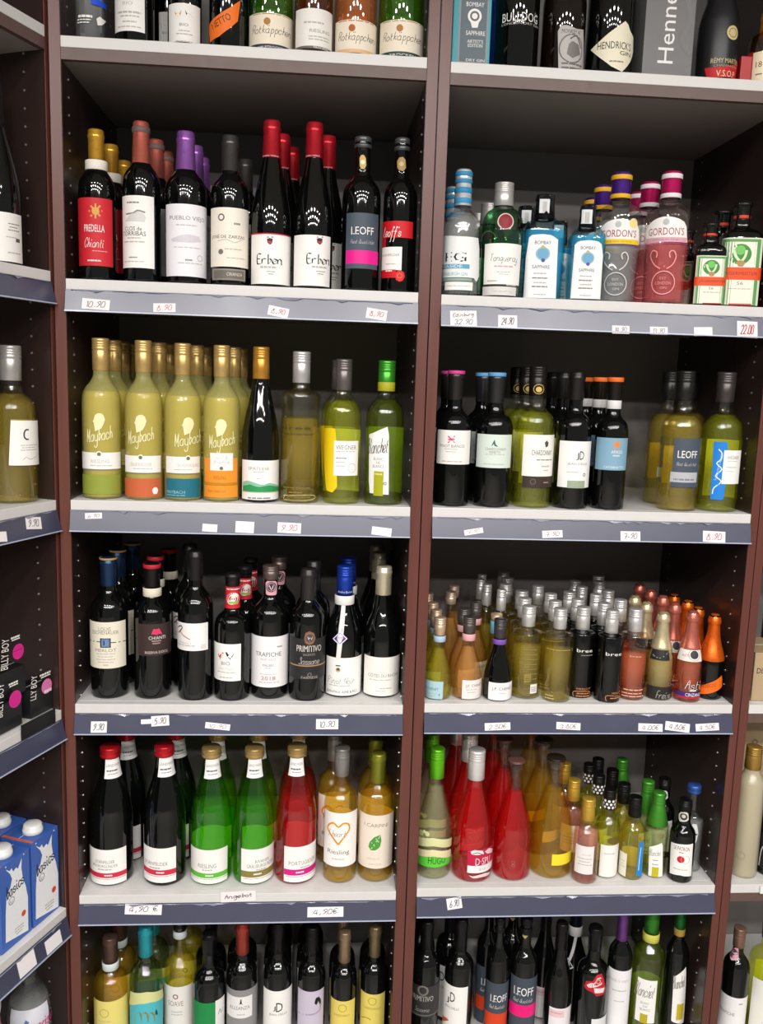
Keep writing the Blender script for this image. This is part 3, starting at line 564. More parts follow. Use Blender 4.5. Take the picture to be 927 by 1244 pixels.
{'n': 'liqueur_bottle','c': 'bottle','l': 'amber liqueur bottle with a cream label at the right end of the top shelf','row': 1,'bay': 'R','p': (1.3531,0.0427,2.233),'H': 0.14,'R': 0.0327,'s': 'stout','e': 2,'g': 'amber','f': None, 'cap': ('d08a28',0.0903,'foil'),'bands': [],'cp': [],'parts': [('F',(-0.6847,1.45,0.0011,0.0594),'efe2c4',[('T','18',-0.2864,0.0359,0.0118,0.0108,'7a4a20',0),('L',-0.4372,1.45,0.0162,0.0189,'8a8680')]),('F',(-1.45,-0.6884,0.0107,0.0621),'b01c20',[])],'backs': [],'d': '','rz': -0.4552},
{'n': 'wine_bottle','c': 'bottle','l': 'red labelled chianti bottle with a gold capsule, second shelf','row': 2,'bay': 'L','p': (0.0494,0.0446,1.806),'H': 0.2805,'R': 0.0346,'s': 'bordeaux','e': 2,'g': 'dark','f': None, 'cap': ('dba53a',0.2245,'foil'),'bands': [(0.2068,0.2245,'e9e2d6')],'cp': [],'parts': [('F',(-1.4749,0.9127,0.0266,0.1518),'c9212e',[('D',-0.0886,0.1274,0.007,'d8a04a'),('K',[(-0.0886,0.1274),(0.2561,0.1286)],0.0031,'d8a04a'),('K',[(-0.0886,0.1274),(0.1492,0.1185)],0.0031,'d8a04a'),('K',[(-0.0886,0.1274),(-0.0949,0.1138)],0.0031,'d8a04a'),('K',[(-0.0886,0.1274),(-0.3406,0.1174)],0.0031,'d8a04a'),('K',[(-0.0886,0.1274),(-0.4439,0.1269)],0.0031,'d8a04a'),('K',[(-0.0886,0.1274),(-0.3312,0.1365)],0.0031,'d8a04a'),('K',[(-0.0886,0.1274),(-0.0828,0.1409)],0.0031,'d8a04a'),('K',[(-0.0886,0.1274),(0.1574,0.1378)],0.0031,'d8a04a'),('T','PREDELLA',-0.185,0.0959,0.0381,0.0129,'f1efea',0),('S','Chianti',-0.1779,0.0694,0.0399,0.0168,'f1efea',0),('L',-0.2891,0.4878,0.0532,0.0547,'e8a0a0'),('L',-0.5589,0.1586,0.0346,0.0376,'f0d0d0')])],'backs': [(0.0525,0.1515),(0.0504,0.2827)],'d': 'gold capsuled red wine bottle with red label','rz': 0.2398},
{'n': 'wine_bottle','c': 'bottle','l': 'red wine bottle with copper capsule and tall white label, second shelf','row': 2,'bay': 'L','p': (0.1339,0.046,1.806),'H': 0.2994,'R': 0.036,'s': 'bordeaux','e': 2,'g': 'dark','f': None, 'cap': ('c86a58',0.2207,'copper'),'bands': [(0.2799,0.2903,'6a5450')],'cp': [],'parts': [('F',(-1.3642,0.6766,0.026,0.1595),'f1efea',[('L',-0.8386,-0.1385,0.1451,0.1481,'8a8680'),('G',[(-0.996,0.1123,0.1124),(-0.9121,0.1122,0.1152),(-0.8257,0.1121,0.1182),(-0.7393,0.1119,0.1211),(-0.6529,0.1118,0.124),(-0.5665,0.1117,0.1257),(-0.4801,0.1116,0.1271),(-0.3937,0.1115,0.1284),(-0.3073,0.1113,0.1298),(-0.221,0.1112,0.1298),(-0.1346,0.1111,0.1293),(-0.0482,0.111,0.1288),(0.0382,0.1108,0.1283),(0.1246,0.1107,0.1256),(0.2086,0.1197,0.1204)],'d5d2cf'),('K',[(-0.9163,0.1256),(-0.4502,0.1271),(-0.2061,0.1318),(0.1706,0.1291)],0.003,'8a8680'),('T','CLOS de',-0.5057,0.0986,0.0361,0.0075,'4a4744',0),('T','TORRIBAS',-0.5022,0.0896,0.0508,0.0083,'4a4744',0),('L',-0.8078,-0.0721,0.0801,0.0824,'b9b5ae'),('L',-1.0651,0.1362,0.0733,0.0756,'b9b5ae'),('L',-0.7351,-0.252,0.0443,0.0462,'8a8680'),('L',-1.092,0.0849,0.0369,0.0384,'b9b5ae')])],'backs': [(0.1397,0.1711),(0.1435,0.2649)],'d': 'copper capsuled red wine bottle','rz': 0.1943},
{'n': 'wine_bottle','c': 'bottle','l': 'red wine bottle with purple capsule and wide white label, second shelf','row': 2,'bay': 'L','p': (0.218,0.0498,1.806),'H': 0.2867,'R': 0.0398,'s': 'bordeaux','e': 2,'g': 'dark','f': None, 'cap': ('9d63b8',0.2163,'foil'),'bands': [],'cp': [],'parts': [('F',(-1.204,1.3832,0.0138,0.1481),'eceaee',[('T','PUEBLO VIEJO',0.0903,0.1213,0.0747,0.0097,'77737c',0),('L',-0.4786,0.5252,0.1082,0.1101,'b9b5ae'),('G',[(-0.7797,0.0824,0.0827),(-0.6717,0.0779,0.0842),(-0.5606,0.0777,0.0858),(-0.4495,0.0775,0.0874),(-0.3385,0.0772,0.0889),(-0.2274,0.077,0.0902),(-0.1163,0.0768,0.0909),(-0.0052,0.0766,0.0917),(0.1058,0.0764,0.0925),(0.2169,0.077,0.0921),(0.328,0.0777,0.0915),(0.4391,0.0784,0.091),(0.5501,0.0791,0.0904),(0.6612,0.0798,0.0899),(0.7692,0.0805,0.081)],'d2ced4'),('L',-0.5956,0.7725,0.0671,0.0686,'b9b5ae'),('L',-0.0418,0.3114,0.0432,0.0459,'8a8680'),('L',-0.3791,0.8304,0.0379,0.0394,'b9b5ae'),('O',0.7059,0.0496,0.0061,0.0013,'b9b5ae')])],'backs': [(0.2212,0.152),(0.2216,0.2486)],'d': 'purple capsuled red wine bottle','rz': 0.1481},
{'n': 'wine_bottle','c': 'bottle','l': 'red wine bottle with grey capsule, cream label and small grey lower label, second shelf','row': 2,'bay': 'L','p': (0.3035,0.0471,1.806),'H': 0.2831,'R': 0.0371,'s': 'bordeaux','e': 2,'g': 'dark','f': None, 'cap': ('4b4845',0.2178,'foil'),'bands': [],'cp': [],'parts': [('F',(-1.3197,1.2852,0.0352,0.1453),'ece5d6',[('O',-0.4552,0.127,0.0069,0.0026,'6a6660'),('L',0.2092,0.5496,0.114,0.1177,'8a8680'),('T','JOSÉ DE ZARZAS',-0.1216,0.0911,0.0709,0.009,'4a4642',0),('K',[(-0.6468,0.0828),(-0.164,0.0857),(0.2585,0.0807),(0.6873,0.0879)],0.0013,'b9b5ae'),('D',-0.4704,0.0629,0.0051,'77736c'),('L',-0.2685,0.638,0.0673,0.0692,'b9b5ae'),('L',-0.1591,0.915,0.0509,0.0524,'b9b5ae')]),('F',(-1.065,0.9265,0.0099,0.0313),'8b8478',[('B',-0.908,0.7936,0.013,0.0282,'6c665c'),('T','CRIANZA',0.2614,0.0212,0.0309,0.0061,'d8d0c0',0)])],'backs': [(0.3177,0.2275)],'d': 'grey capsuled cream label red wine bottle','rz': 0.1011},
{'n': 'wine_bottle','c': 'bottle','l': 'tall red capped slender bottle, white label with red top edge, second shelf','row': 2,'bay': 'L','p': (0.3833,0.0495,1.806),'H': 0.3152,'R': 0.0395,'s': 'flute','e': 2,'g': 'dark','f': None, 'cap': ('c5222f',0.2465,'foil'),'bands': [],'cp': [('T','ERBEN WEINE',-0.1498,0.2488,0.0306,0.0027,'f0c0c0',0)],'parts': [('F',(-1.1998,1.4128,0.0011,0.1012),'f1efea',[('N','Erben',-0.0337,0.0527,0.0508,0.0175,'1a1816',0),('L',-0.5018,0.3215,0.0355,0.0393,'b9b5ae'),('L',-0.1804,0.2413,0.0284,0.0299,'8a8680'),('L',-0.1186,0.1613,0.0238,0.0253,'8a8680'),('G',[(-0.179,0.0904),(-0.0598,0.0921),(0.0993,0.0909),(0.0819,0.0833),(-0.026,0.0793),(-0.1566,0.0828)],'3a2c34'),('B',-0.1369,0.0616,0.0823,0.086,'c0323c'),('K',[(-0.1799,0.0934),(0.1182,0.094)],0.0017,'1a1816'),('B',-1.2353,1.3059,0.099,0.1012,'c8202e'),('B',-1.2262,1.45,0.0011,0.0032,'c8202e')])],'backs': [(0.3992,0.1414),(0.4162,0.2398)],'d': 'red capped slender bottle beside the cream label bottle','rz': 0.0565},
{'n': 'wine_bottle','c': 'bottle','l': 'tall red capped slender bottle with plain white label beside the grey labelled one, second shelf','row': 2,'bay': 'L','p': (0.466,0.0495,1.806),'H': 0.3156,'R': 0.0395,'s': 'flute','e': 2,'g': 'dark','f': None, 'cap': ('c5222f',0.2507,'foil'),'bands': [],'cp': [('T','ERBEN WEINE',-0.2322,0.253,0.0274,0.0027,'f0c0c0',0)],'parts': [('F',(-1.1132,1.0547,0.0017,0.1016),'f1efea',[('N','Erben',0.3741,0.057,0.0493,0.0176,'1a1816',0),('L',-0.0189,0.7894,0.0397,0.0435,'b9b5ae'),('L',0.2082,0.6849,0.0327,0.0342,'8a8680'),('L',0.2729,0.5865,0.028,0.0295,'8a8680'),('G',[(0.1957,0.0945),(0.3193,0.0965),(0.4959,0.0956),(0.4778,0.0879),(0.3587,0.0837),(0.2202,0.087)],'3a2c34'),('B',0.2402,0.4545,0.0867,0.0905,'c0323c'),('K',[(0.194,0.0976),(0.5171,0.0988)],0.0017,'1a1816')])],'backs': [(0.4926,0.1371)],'d': 'red capped slender bottle beside the grey labelled bottle','rz': 0.0101},
{'n': 'wine_bottle','c': 'bottle','l': 'dark bottle with glass stopper, slate label and pink stripe, second shelf','row': 2,'bay': 'L','p': (0.5609,0.0481,1.806),'H': 0.2939,'R': 0.0381,'s': 'bordeaux','e': 2,'g': 'dark','f': None, 'cap': ('5e6062',0.2738,'stopper'),'bands': [],'cp': [],'parts': [('F',(-0.8337,1.076,0.0421,0.147),'48535f',[('T','LEOFF',0.104,0.1136,0.046,0.0145,'f1efea',0),('S','Red Qualität',0.1288,0.093,0.0503,0.0069,'f1efea',0),('B',-0.8026,1.1352,0.0514,0.0768,'e5148c')]),('F',[(-0.4309,0.2529,0.2536),(-0.3631,0.2392,0.2553),(-0.2934,0.237,0.257),(-0.2237,0.2349,0.2587),(-0.154,0.2329,0.259),(-0.0844,0.2329,0.2591),(-0.0147,0.233,0.2593),(0.055,0.233,0.2595),(0.1246,0.2331,0.2593),(0.1943,0.2332,0.258),(0.264,0.2334,0.2566),(0.3336,0.2359,0.2552),(0.4033,0.2384,0.2528),(0.4712,0.2408,0.2411)],'c8b06a',[('D',0.0244,0.2459,0.0043,'efe4bc')])],'backs': [],'d': '','rz': -0.0431},
{'n': 'wine_bottle','c': 'bottle','l': 'dark bottle with glass stopper and red script label pieces, second shelf','row': 2,'bay': 'L','p': (0.6375,0.0437,1.806),'H': 0.2944,'R': 0.0337,'s': 'bordeaux','e': 2,'g': 'dark','f': None, 'cap': ('5e6062',0.2719,'stopper'),'bands': [],'cp': [],'parts': [('F',(-1.3505,0.8765,0.1038,0.1352),'cc1420',[('S', "Leoff's", -0.4875,0.1108,0.0452,0.0269,'f1efea',0)]),('F',(-1.2412,-0.8464,0.0289,0.1058),'cc1420',[]),('F',(-1.2352,0.1849,0.042,0.0862),'f1efea',[('T','DORNFELDER',-0.5622,0.0708,0.0418,0.0046,'8a8680',0),('L',-0.7928,-0.1383,0.0527,0.0547,'b9b5ae')]),('F',(-1.1551,-0.1191,0.0273,0.0429),'cc1420',[('L',-0.7744,-0.3457,0.0394,0.0418,'f1efea')]),('F',[(-0.1621,0.0309,0.0312),(-0.1009,0.0232,0.0372),(-0.0386,0.022,0.0402),(0.0237,0.0208,0.041),(0.0861,0.0197,0.0419),(0.1484,0.0205,0.0415),(0.2107,0.0213,0.0404),(0.2731,0.0222,0.0392),(0.3354,0.0261,0.038),(0.3966,0.0303,0.0305)],'d81a24',[('O',0.0996,0.0313,0.0051,0.0013,'e87858')]),('F',[(-0.6683,0.2497,0.2503),(-0.5812,0.239,0.2523),(-0.4917,0.2371,0.2543),(-0.4022,0.2353,0.2563),(-0.3127,0.2337,0.2575),(-0.2231,0.2334,0.2577),(-0.1336,0.233,0.2578),(-0.0441,0.2327,0.2579),(0.0454,0.2323,0.2581),(0.135,0.2319,0.2582),(0.2245,0.2319,0.2572),(0.314,0.2335,0.256),(0.4035,0.2351,0.2548),(0.4931,0.2367,0.2535),(0.5801,0.2383,0.2395)],'a88a58',[('D',-0.0339,0.2452,0.0043,'c8b078')])],'backs': [],'d': '','rz': -0.0862},
{'n': 'gin_bottle','c': 'bottle','l': 'clear gin bottle with blue and white striped capsule, second shelf','row': 2,'bay': 'R','p': (0.762,0.0436,1.8042),'H': 0.2436,'R': 0.0384,'s': 'seaside','e': 2,'g': 'water','f': None, 'cap': ('e6ecf0',0.1756,'foil'),'bands': [(0.2313,0.2398,'2f86b4'),(0.2185,0.2256,'2f86b4'),(0.1992,0.2099,'2f86b4'),(0.1799,0.1899,'3a90bc')],'cp': [],'parts': [('F',[(-1.4442,0.1152,0.1169),(-1.2429,0.0551,0.1162),(-1.0357,0.0346,0.1155),(-0.8286,0.0346,0.1149),(-0.6214,0.0346,0.1142),(-0.4143,0.0346,0.1135),(-0.2071,0.0347,0.1128),(0.0,0.0347,0.1123),(0.2071,0.0347,0.1123),(0.4143,0.0347,0.1123),(0.6214,0.0347,0.1124),(0.8286,0.0347,0.1124),(1.0357,0.0282,0.1124),(1.2429,0.0349,0.0923),(1.4442,0.0414,0.043)],'e9ecea',[('T','EG',-0.2708,0.0737,0.0445,0.0187,'1a1816',0),('B',-1.2525,0.4987,0.0513,0.06,'5aa0c0'),('T','SEASIDE',-0.5127,0.0558,0.0482,0.0058,'f1efea',0),('T','EDINBURGH GIN',-0.3555,0.0412,0.0573,0.0065,'8ab0b8',0),('B',-1.1686,0.6751,0.0282,0.0333,'8fa8a0')]),('F',(-0.8135,0.7468,0.0102,0.0268),'f1efea',[('B',-0.8263,0.7338,0.0254,0.0268,'b9b5ae'),('L',-0.6548,0.5753,0.0174,0.0189,'b9b5ae')])],'backs': [(0.7653,0.1999)],'d': 'blue and white striped capsule gin bottle','rz': -0.1552},
{'n': 'gin_bottle','c': 'bottle','l': 'green gin bottle with red wax seal and white label, second shelf','row': 2,'bay': 'R','p': (0.8459,0.0512,1.8042),'H': 0.2243,'R': 0.0418,'s': 'ribbed','e': 2,'g': 'ginGreen','f': 0.1129,'cap': ('c9c6c2',0.1802,'screw'),'bands': [],'cp': [],'parts': [('F',(-0.9056,1.2112,0.0252,0.1037),'f1efea',[('S','Tanqueray',0.1606,0.0732,0.0615,0.0199,'6a6668',0),('L',-0.3119,0.6145,0.0582,0.0611,'d8a0a8'),('L',-0.1683,0.4851,0.0482,0.0497,'b9b5ae'),('L',-0.0716,0.392,0.0439,0.0454,'b9b5ae'),('L',-0.6517,-0.147,0.0302,0.0331,'b9b5ae')]),('F',(-0.9679,1.2769,0.0208,0.0252),'2a2a2a',[('L',0.3286,0.9032,0.023,0.0251,'c8c8c8')]),('F',(-0.9482,0.939,0.001,0.0208),'d8d6d2',[('S','Tanqueray',0.1277,0.0115,0.0429,0.0065,'8a8680',0)]),('F',(-0.2206,0.5655,0.1307,0.1605),None, [('D',0.1395,0.1457,0.0151,'8a1028'),('O',0.1395,0.1457,0.0159,0.002,'d8d0c8'),('O',0.1395,0.1457,0.0095,0.0012,'6a1024')])],'backs': [(0.8553,0.2552),(0.8531,0.3756)],'d': 'green gin bottle with silver screw cap','rz': -0.2001},
{'n': 'gin_bottle','c': 'bottle','l': 'larger turquoise square gin bottle with arched white label, second shelf','row': 2,'bay': 'R','p': (0.935,0.0713,1.8042),'H': 0.209,'R': 0.0413,'s': 'sapphire','e': 4.5,'g': 'sapphire','f': 0.1384,'cap': ('17171b',0.1617,'foil'),'bands': [],'cp': [],'parts': [('F',[(-0.9257,0.001,0.002),(-0.8195,0.001,0.0814),(-0.7103,0.001,0.1207),(-0.6011,0.001,0.1256),(-0.4918,0.001,0.1262),(-0.3826,0.001,0.1267),(-0.2734,0.001,0.1273),(-0.1642,0.001,0.1275),(-0.0549,0.001,0.1271),(0.0543,0.001,0.1267),(0.1635,0.001,0.1263),(0.2728,0.001,0.1245),(0.382,0.001,0.1213),(0.4912,0.001,0.118),(0.5974,0.001,0.004)],'eef0ee',[('T','BOMBAY',-0.1314,0.1113,0.0301,0.0069,'2a2a3a',0),('T','SAPPHIRE',-0.1653,0.0643,0.0316,0.007,'2a2a3a',0),('D',-0.1189,0.0898,0.0108,'6aa6c8'),('O',-0.1189,0.0898,0.0135,0.0027,'9ab6c0'),('D',-0.1001,0.0771,0.0038,'4a50a0'),('D',-0.1381,0.103,0.0032,'c8a858'),('L',-0.4841,0.1119,0.0503,0.0528,'b9b5ae'),('L',-0.5254,0.1536,0.0413,0.0438,'8a8680'),('L',-0.4613,0.1182,0.0323,0.0348,'b9b5ae'),('L',-0.5312,0.1848,0.0246,0.0271,'8a8680'),('L',-0.4578,0.1343,0.0095,0.0113,'b9b5ae')]),('F',(-0.6356,0.2966,0.1724,0.1994),'d8dcde',[('L',-0.3547,0.0334,0.1731,0.1945,'b9b5ae')])],'backs': [(0.9262,0.1893)],'d': 'larger turquoise gin bottle with black cap','rz': -0.0873},
{'n': 'gin_bottle','c': 'bottle','l': 'smaller turquoise square gin bottle with arched white label, second shelf','row': 2,'bay': 'R','p': (1.0163,0.0404,1.8042),'H': 0.1863,'R': 0.0347,'s': 'sapphire','e': 4.5,'g': 'sapphire','f': 0.1267,'cap': ('17171b',0.1393,'foil'),'bands': [],'cp': [],'parts': [('F',[(-0.8202,0.001,0.0047),(-0.7067,0.001,0.1064),(-0.59,0.001,0.1117),(-0.4732,0.001,0.1139),(-0.3565,0.0011,0.1145),(-0.2397,0.0012,0.115),(-0.1229,0.0014,0.1156),(-0.0062,0.0015,0.1158),(0.1106,0.0017,0.1153),(0.2273,0.0018,0.1149),(0.3441,0.002,0.1144),(0.4609,0.0021,0.1127),(0.5776,0.0022,0.1089),(0.6944,0.0024,0.0877),(0.8079,0.0025,0.0049)],'eef0ee',[('T','BOMBAY',-0.0563,0.1011,0.0269,0.0063,'2a2a3a',0),('T','SAPPHIRE',-0.0601,0.0584,0.0282,0.0064,'2a2a3a',0),('D',-0.047,0.0815,0.0097,'6aa6c8'),('O',-0.047,0.0815,0.0121,0.0024,'9ab6c0'),('D',-0.0236,0.07,0.0034,'4a50a0'),('D',-0.071,0.0936,0.0029,'c8a858'),('L',-0.4071,0.2235,0.0455,0.048,'b9b5ae'),('L',-0.4463,0.2728,0.0374,0.0399,'8a8680'),('L',-0.3783,0.2364,0.0293,0.0318,'b9b5ae'),('L',-0.447,0.3135,0.0223,0.0248,'8a8680'),('L',-0.3674,0.2622,0.0086,0.0104,'b9b5ae')]),('F',(-0.8426,0.2881,0.1505,0.1776),'d8dcde',[('L',-0.486,-0.0229,0.1513,0.1727,'b9b5ae')])],'backs': [(1.0084,0.2176)],'d': 'smaller turquoise gin bottle with black cap','rz': -0.1047},
{'n': 'gin_bottle','c': 'bottle','l': 'clear embossed gin bottle with purple and yellow cap, second shelf','row': 2,'bay': 'R','p': (1.0949,0.0837,1.8042),'H': 0.2629,'R': 0.0465,'s': 'tonic','e': 2,'g': 'water','f': 0.1653,'cap': ('5a2f9a',0.2129,'foil'),'bands': [(0.2489,0.2581,'e8b022'),(0.2121,0.2207,'e8b022')],'cp': [],'parts': [('F',[(-0.9103,0.1188,0.1413),(-0.7677,0.1189,0.1518),(-0.6211,0.1189,0.1565),(-0.4744,0.119,0.161),(-0.3278,0.119,0.163),(-0.1811,0.1191,0.1651),(-0.0345,0.1191,0.1654),(0.1121,0.1192,0.1653),(0.2588,0.1193,0.1645),(0.4054,0.1193,0.1632),(0.5521,0.1194,0.1616),(0.6987,0.1194,0.1589),(0.8454,0.1195,0.1561),(0.992,0.1195,0.1459),(1.1346,0.1196,0.1203)],'f0eeea',[('T', "GORDON'S", 0.0443,0.1378,0.0743,0.0144,'a82038',0),('B',-0.8933,1.0654,0.1172,0.1264,'f1c928'),('T','SICILIAN LEMON',0.0388,0.1218,0.0534,0.0034,'9a7a18',0),('D',-0.0086,0.1552,0.0062,'b8bcb8'),('D',0.6425,0.1581,0.0098,'f0d890'),('B',-0.8857,1.1036,0.1142,0.1157,'5a2f9a')]),('F',(-0.6547,1.2583,0.0115,0.0737),None, [('O',0.0393,0.0387,0.0232,0.0018,'d8d8d4'),('T','LONDON',0.0427,0.0379,0.0304,0.0062,'c8c8c4',0),('T','GIN',0.0567,0.0286,0.0126,0.0047,'c8c8c4',0),('T','EST',0.0253,0.0473,0.0126,0.0047,'c8c8c4',0),('K',[(0.1576,0.066),(0.4026,0.0741),(0.5404,0.0898),(0.3949,0.1009),(0.2232,0.0968),(0.2785,0.0873)],0.0022,'d8d8d0'),('K',[(-0.1324,0.066),(-0.405,0.0741),(-0.6037,0.0902),(-0.4914,0.1014),(-0.2996,0.097),(-0.325,0.0875)],0.0022,'d8d8d0')])],'backs': [(1.0968,0.2018),(1.1142,0.332)],'d': 'clear embossed gin bottle with purple cap','rz': -0.3244},
{'n': 'gin_bottle','c': 'bottle','l': 'pink embossed gin bottle with magenta and white cap, second shelf','row': 2,'bay': 'R','p': (1.1887,0.0534,1.8042),'H': 0.2622,'R': 0.0452,'s': 'tonic','e': 2,'g': 'pink','f': 0.118,'cap': ('d81f6c',0.2123,'foil'),'bands': [(0.2488,0.258,'e8e0e4'),(0.2115,0.2202,'e8e0e4')],'cp': [],'parts': [('F',[(-1.1179,0.1237,0.1465),(-0.9724,0.1235,0.1556),(-0.8227,0.1234,0.1598),(-0.673,0.1232,0.1638),(-0.5233,0.1231,0.1664),(-0.3737,0.123,0.1682),(-0.224,0.1228,0.1695),(-0.0743,0.1227,0.1692),(0.0754,0.1225,0.1689),(0.2251,0.1224,0.1674),(0.3748,0.1222,0.1659),(0.5245,0.1221,0.1633),(0.6742,0.1219,0.1601),(0.8239,0.1218,0.151),(0.9694,0.1216,0.1226)],'f0eeea',[('T', "GORDON'S", -0.0914,0.1414,0.0744,0.0146,'a82038',0),('B',-1.0926,0.9165,0.1207,0.1299,'d8a8b4'),('T','PREMIUM PINK',-0.0725,0.1253,0.0533,0.0035,'98788a',0),('D',-0.1041,0.1591,0.0063,'b8bcb8'),('D',0.5429,0.1611,0.0014,'f0d890'),('B',-1.0813,0.9471,0.1176,0.1191,'d81f6c')]),('F',(-0.7914,1.067,0.0142,0.0768),None, [('O',-0.0479,0.0417,0.0235,0.0018,'f0a8a8'),('T','LONDON',-0.0508,0.0409,0.0303,0.0063,'e89090',0),('T','GIN',-0.0298,0.0315,0.0125,0.0047,'e89090',0),('T','EST',-0.0645,0.0503,0.0125,0.0047,'e89090',0),('K',[(0.068,0.069),(0.3109,0.0769),(0.4443,0.0926),(0.3029,0.1039),(0.1331,0.0999),(0.1883,0.0903)],0.0023,'f49a9a'),('K',[(-0.2274,0.0692),(-0.5143,0.0777),(-0.733,0.0941),(-0.6085,0.1052),(-0.4025,0.1006),(-0.4293,0.091)],0.0023,'f49a9a')])],'backs': [(1.1809,0.1503),(1.1918,0.2469)],'d': 'pink embossed gin bottle with magenta cap','rz': -0.3758},
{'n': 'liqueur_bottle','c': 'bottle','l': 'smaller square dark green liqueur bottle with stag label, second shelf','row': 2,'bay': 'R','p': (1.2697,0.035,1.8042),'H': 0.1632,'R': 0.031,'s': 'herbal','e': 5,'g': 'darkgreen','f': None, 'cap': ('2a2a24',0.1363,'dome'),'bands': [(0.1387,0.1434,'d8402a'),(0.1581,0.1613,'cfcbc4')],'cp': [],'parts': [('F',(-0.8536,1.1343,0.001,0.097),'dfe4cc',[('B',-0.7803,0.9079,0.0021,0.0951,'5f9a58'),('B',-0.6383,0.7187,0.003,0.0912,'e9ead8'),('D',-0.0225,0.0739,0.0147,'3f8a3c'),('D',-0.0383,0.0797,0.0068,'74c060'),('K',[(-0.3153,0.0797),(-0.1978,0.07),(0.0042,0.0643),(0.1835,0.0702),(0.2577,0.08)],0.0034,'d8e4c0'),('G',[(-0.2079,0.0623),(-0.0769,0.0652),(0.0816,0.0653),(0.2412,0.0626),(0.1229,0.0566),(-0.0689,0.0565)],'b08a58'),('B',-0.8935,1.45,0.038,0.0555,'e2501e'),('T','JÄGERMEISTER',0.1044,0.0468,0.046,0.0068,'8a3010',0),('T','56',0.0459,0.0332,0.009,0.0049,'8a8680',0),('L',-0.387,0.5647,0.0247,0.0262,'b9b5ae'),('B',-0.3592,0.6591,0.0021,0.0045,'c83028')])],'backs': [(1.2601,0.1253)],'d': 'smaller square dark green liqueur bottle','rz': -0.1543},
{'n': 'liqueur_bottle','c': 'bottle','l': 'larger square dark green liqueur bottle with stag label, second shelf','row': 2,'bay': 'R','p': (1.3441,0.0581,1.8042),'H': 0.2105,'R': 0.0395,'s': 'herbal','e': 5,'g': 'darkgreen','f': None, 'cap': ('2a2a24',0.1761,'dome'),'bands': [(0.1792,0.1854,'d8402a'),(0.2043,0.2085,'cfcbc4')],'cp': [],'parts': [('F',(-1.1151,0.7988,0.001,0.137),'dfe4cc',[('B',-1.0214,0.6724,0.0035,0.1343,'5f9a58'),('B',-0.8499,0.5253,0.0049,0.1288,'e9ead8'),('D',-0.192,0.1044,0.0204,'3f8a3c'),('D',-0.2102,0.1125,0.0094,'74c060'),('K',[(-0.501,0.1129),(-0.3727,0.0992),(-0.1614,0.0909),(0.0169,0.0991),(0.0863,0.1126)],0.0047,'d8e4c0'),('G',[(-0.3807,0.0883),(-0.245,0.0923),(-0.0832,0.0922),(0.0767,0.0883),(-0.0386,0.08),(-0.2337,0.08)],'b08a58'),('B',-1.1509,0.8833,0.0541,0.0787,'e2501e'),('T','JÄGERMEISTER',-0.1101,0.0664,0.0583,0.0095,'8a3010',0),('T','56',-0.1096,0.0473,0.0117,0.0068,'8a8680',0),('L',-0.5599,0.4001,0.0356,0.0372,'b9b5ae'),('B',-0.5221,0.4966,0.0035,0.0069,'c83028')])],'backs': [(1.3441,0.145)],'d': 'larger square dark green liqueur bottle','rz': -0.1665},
{'n': 'wine_bottle','c': 'bottle','l': 'frosted white wine bottle with olive lower label, third shelf','row': 3,'bay': 'L','p': (0.0508,0.0478,1.3809),'H': 0.3159,'R': 0.0378,'s': 'bordeaux','e': 2,'g': 'frost','f': 0.2132,'cap': ('c9a868',0.2542,'screw'),'bands': [],'cp': [],'parts': [('F',(-1.0875,1.1193,0.0929,0.1747),None, [('G',[(-0.4701,0.154,0.1541),(-0.4085,0.1531,0.158),(-0.3456,0.135,0.1667),(-0.2827,0.1361,0.1685),(-0.2198,0.1371,0.1703),(-0.1568,0.1382,0.1707),(-0.0939,0.1395,0.1707),(-0.031,0.1408,0.1708),(0.0319,0.1456,0.1688),(0.0948,0.1501,0.1668),(0.1565,0.1583,0.1587)],'efe6b4'),('S','Maybach',-0.1378,0.1241,0.0585,0.0374,'efe6b4',10)]),('F',(-1.45,1.1193,0.0587,0.0933),'f1efea',[('T','RIESLING',-0.1231,0.076,0.0355,0.0071,'b9b5ae',0),('L',-0.6455,0.5165,0.0666,0.0681,'b9b5ae'),('B',-1.45,1.1059,0.0587,0.0603,'8a8680'),('D',-0.1628,0.0909,0.0054,'f1efea'),('D',-0.1632,0.0901,0.0037,'77724c')]),('F',(-1.45,1.0399,0.0096,0.0484),'8f9a3c',[])],'backs': [(0.0561,0.1354),(0.0543,0.223),(0.0569,0.3106)],'d': 'frosted white wine bottle with olive lower label','rz': 0.2387},
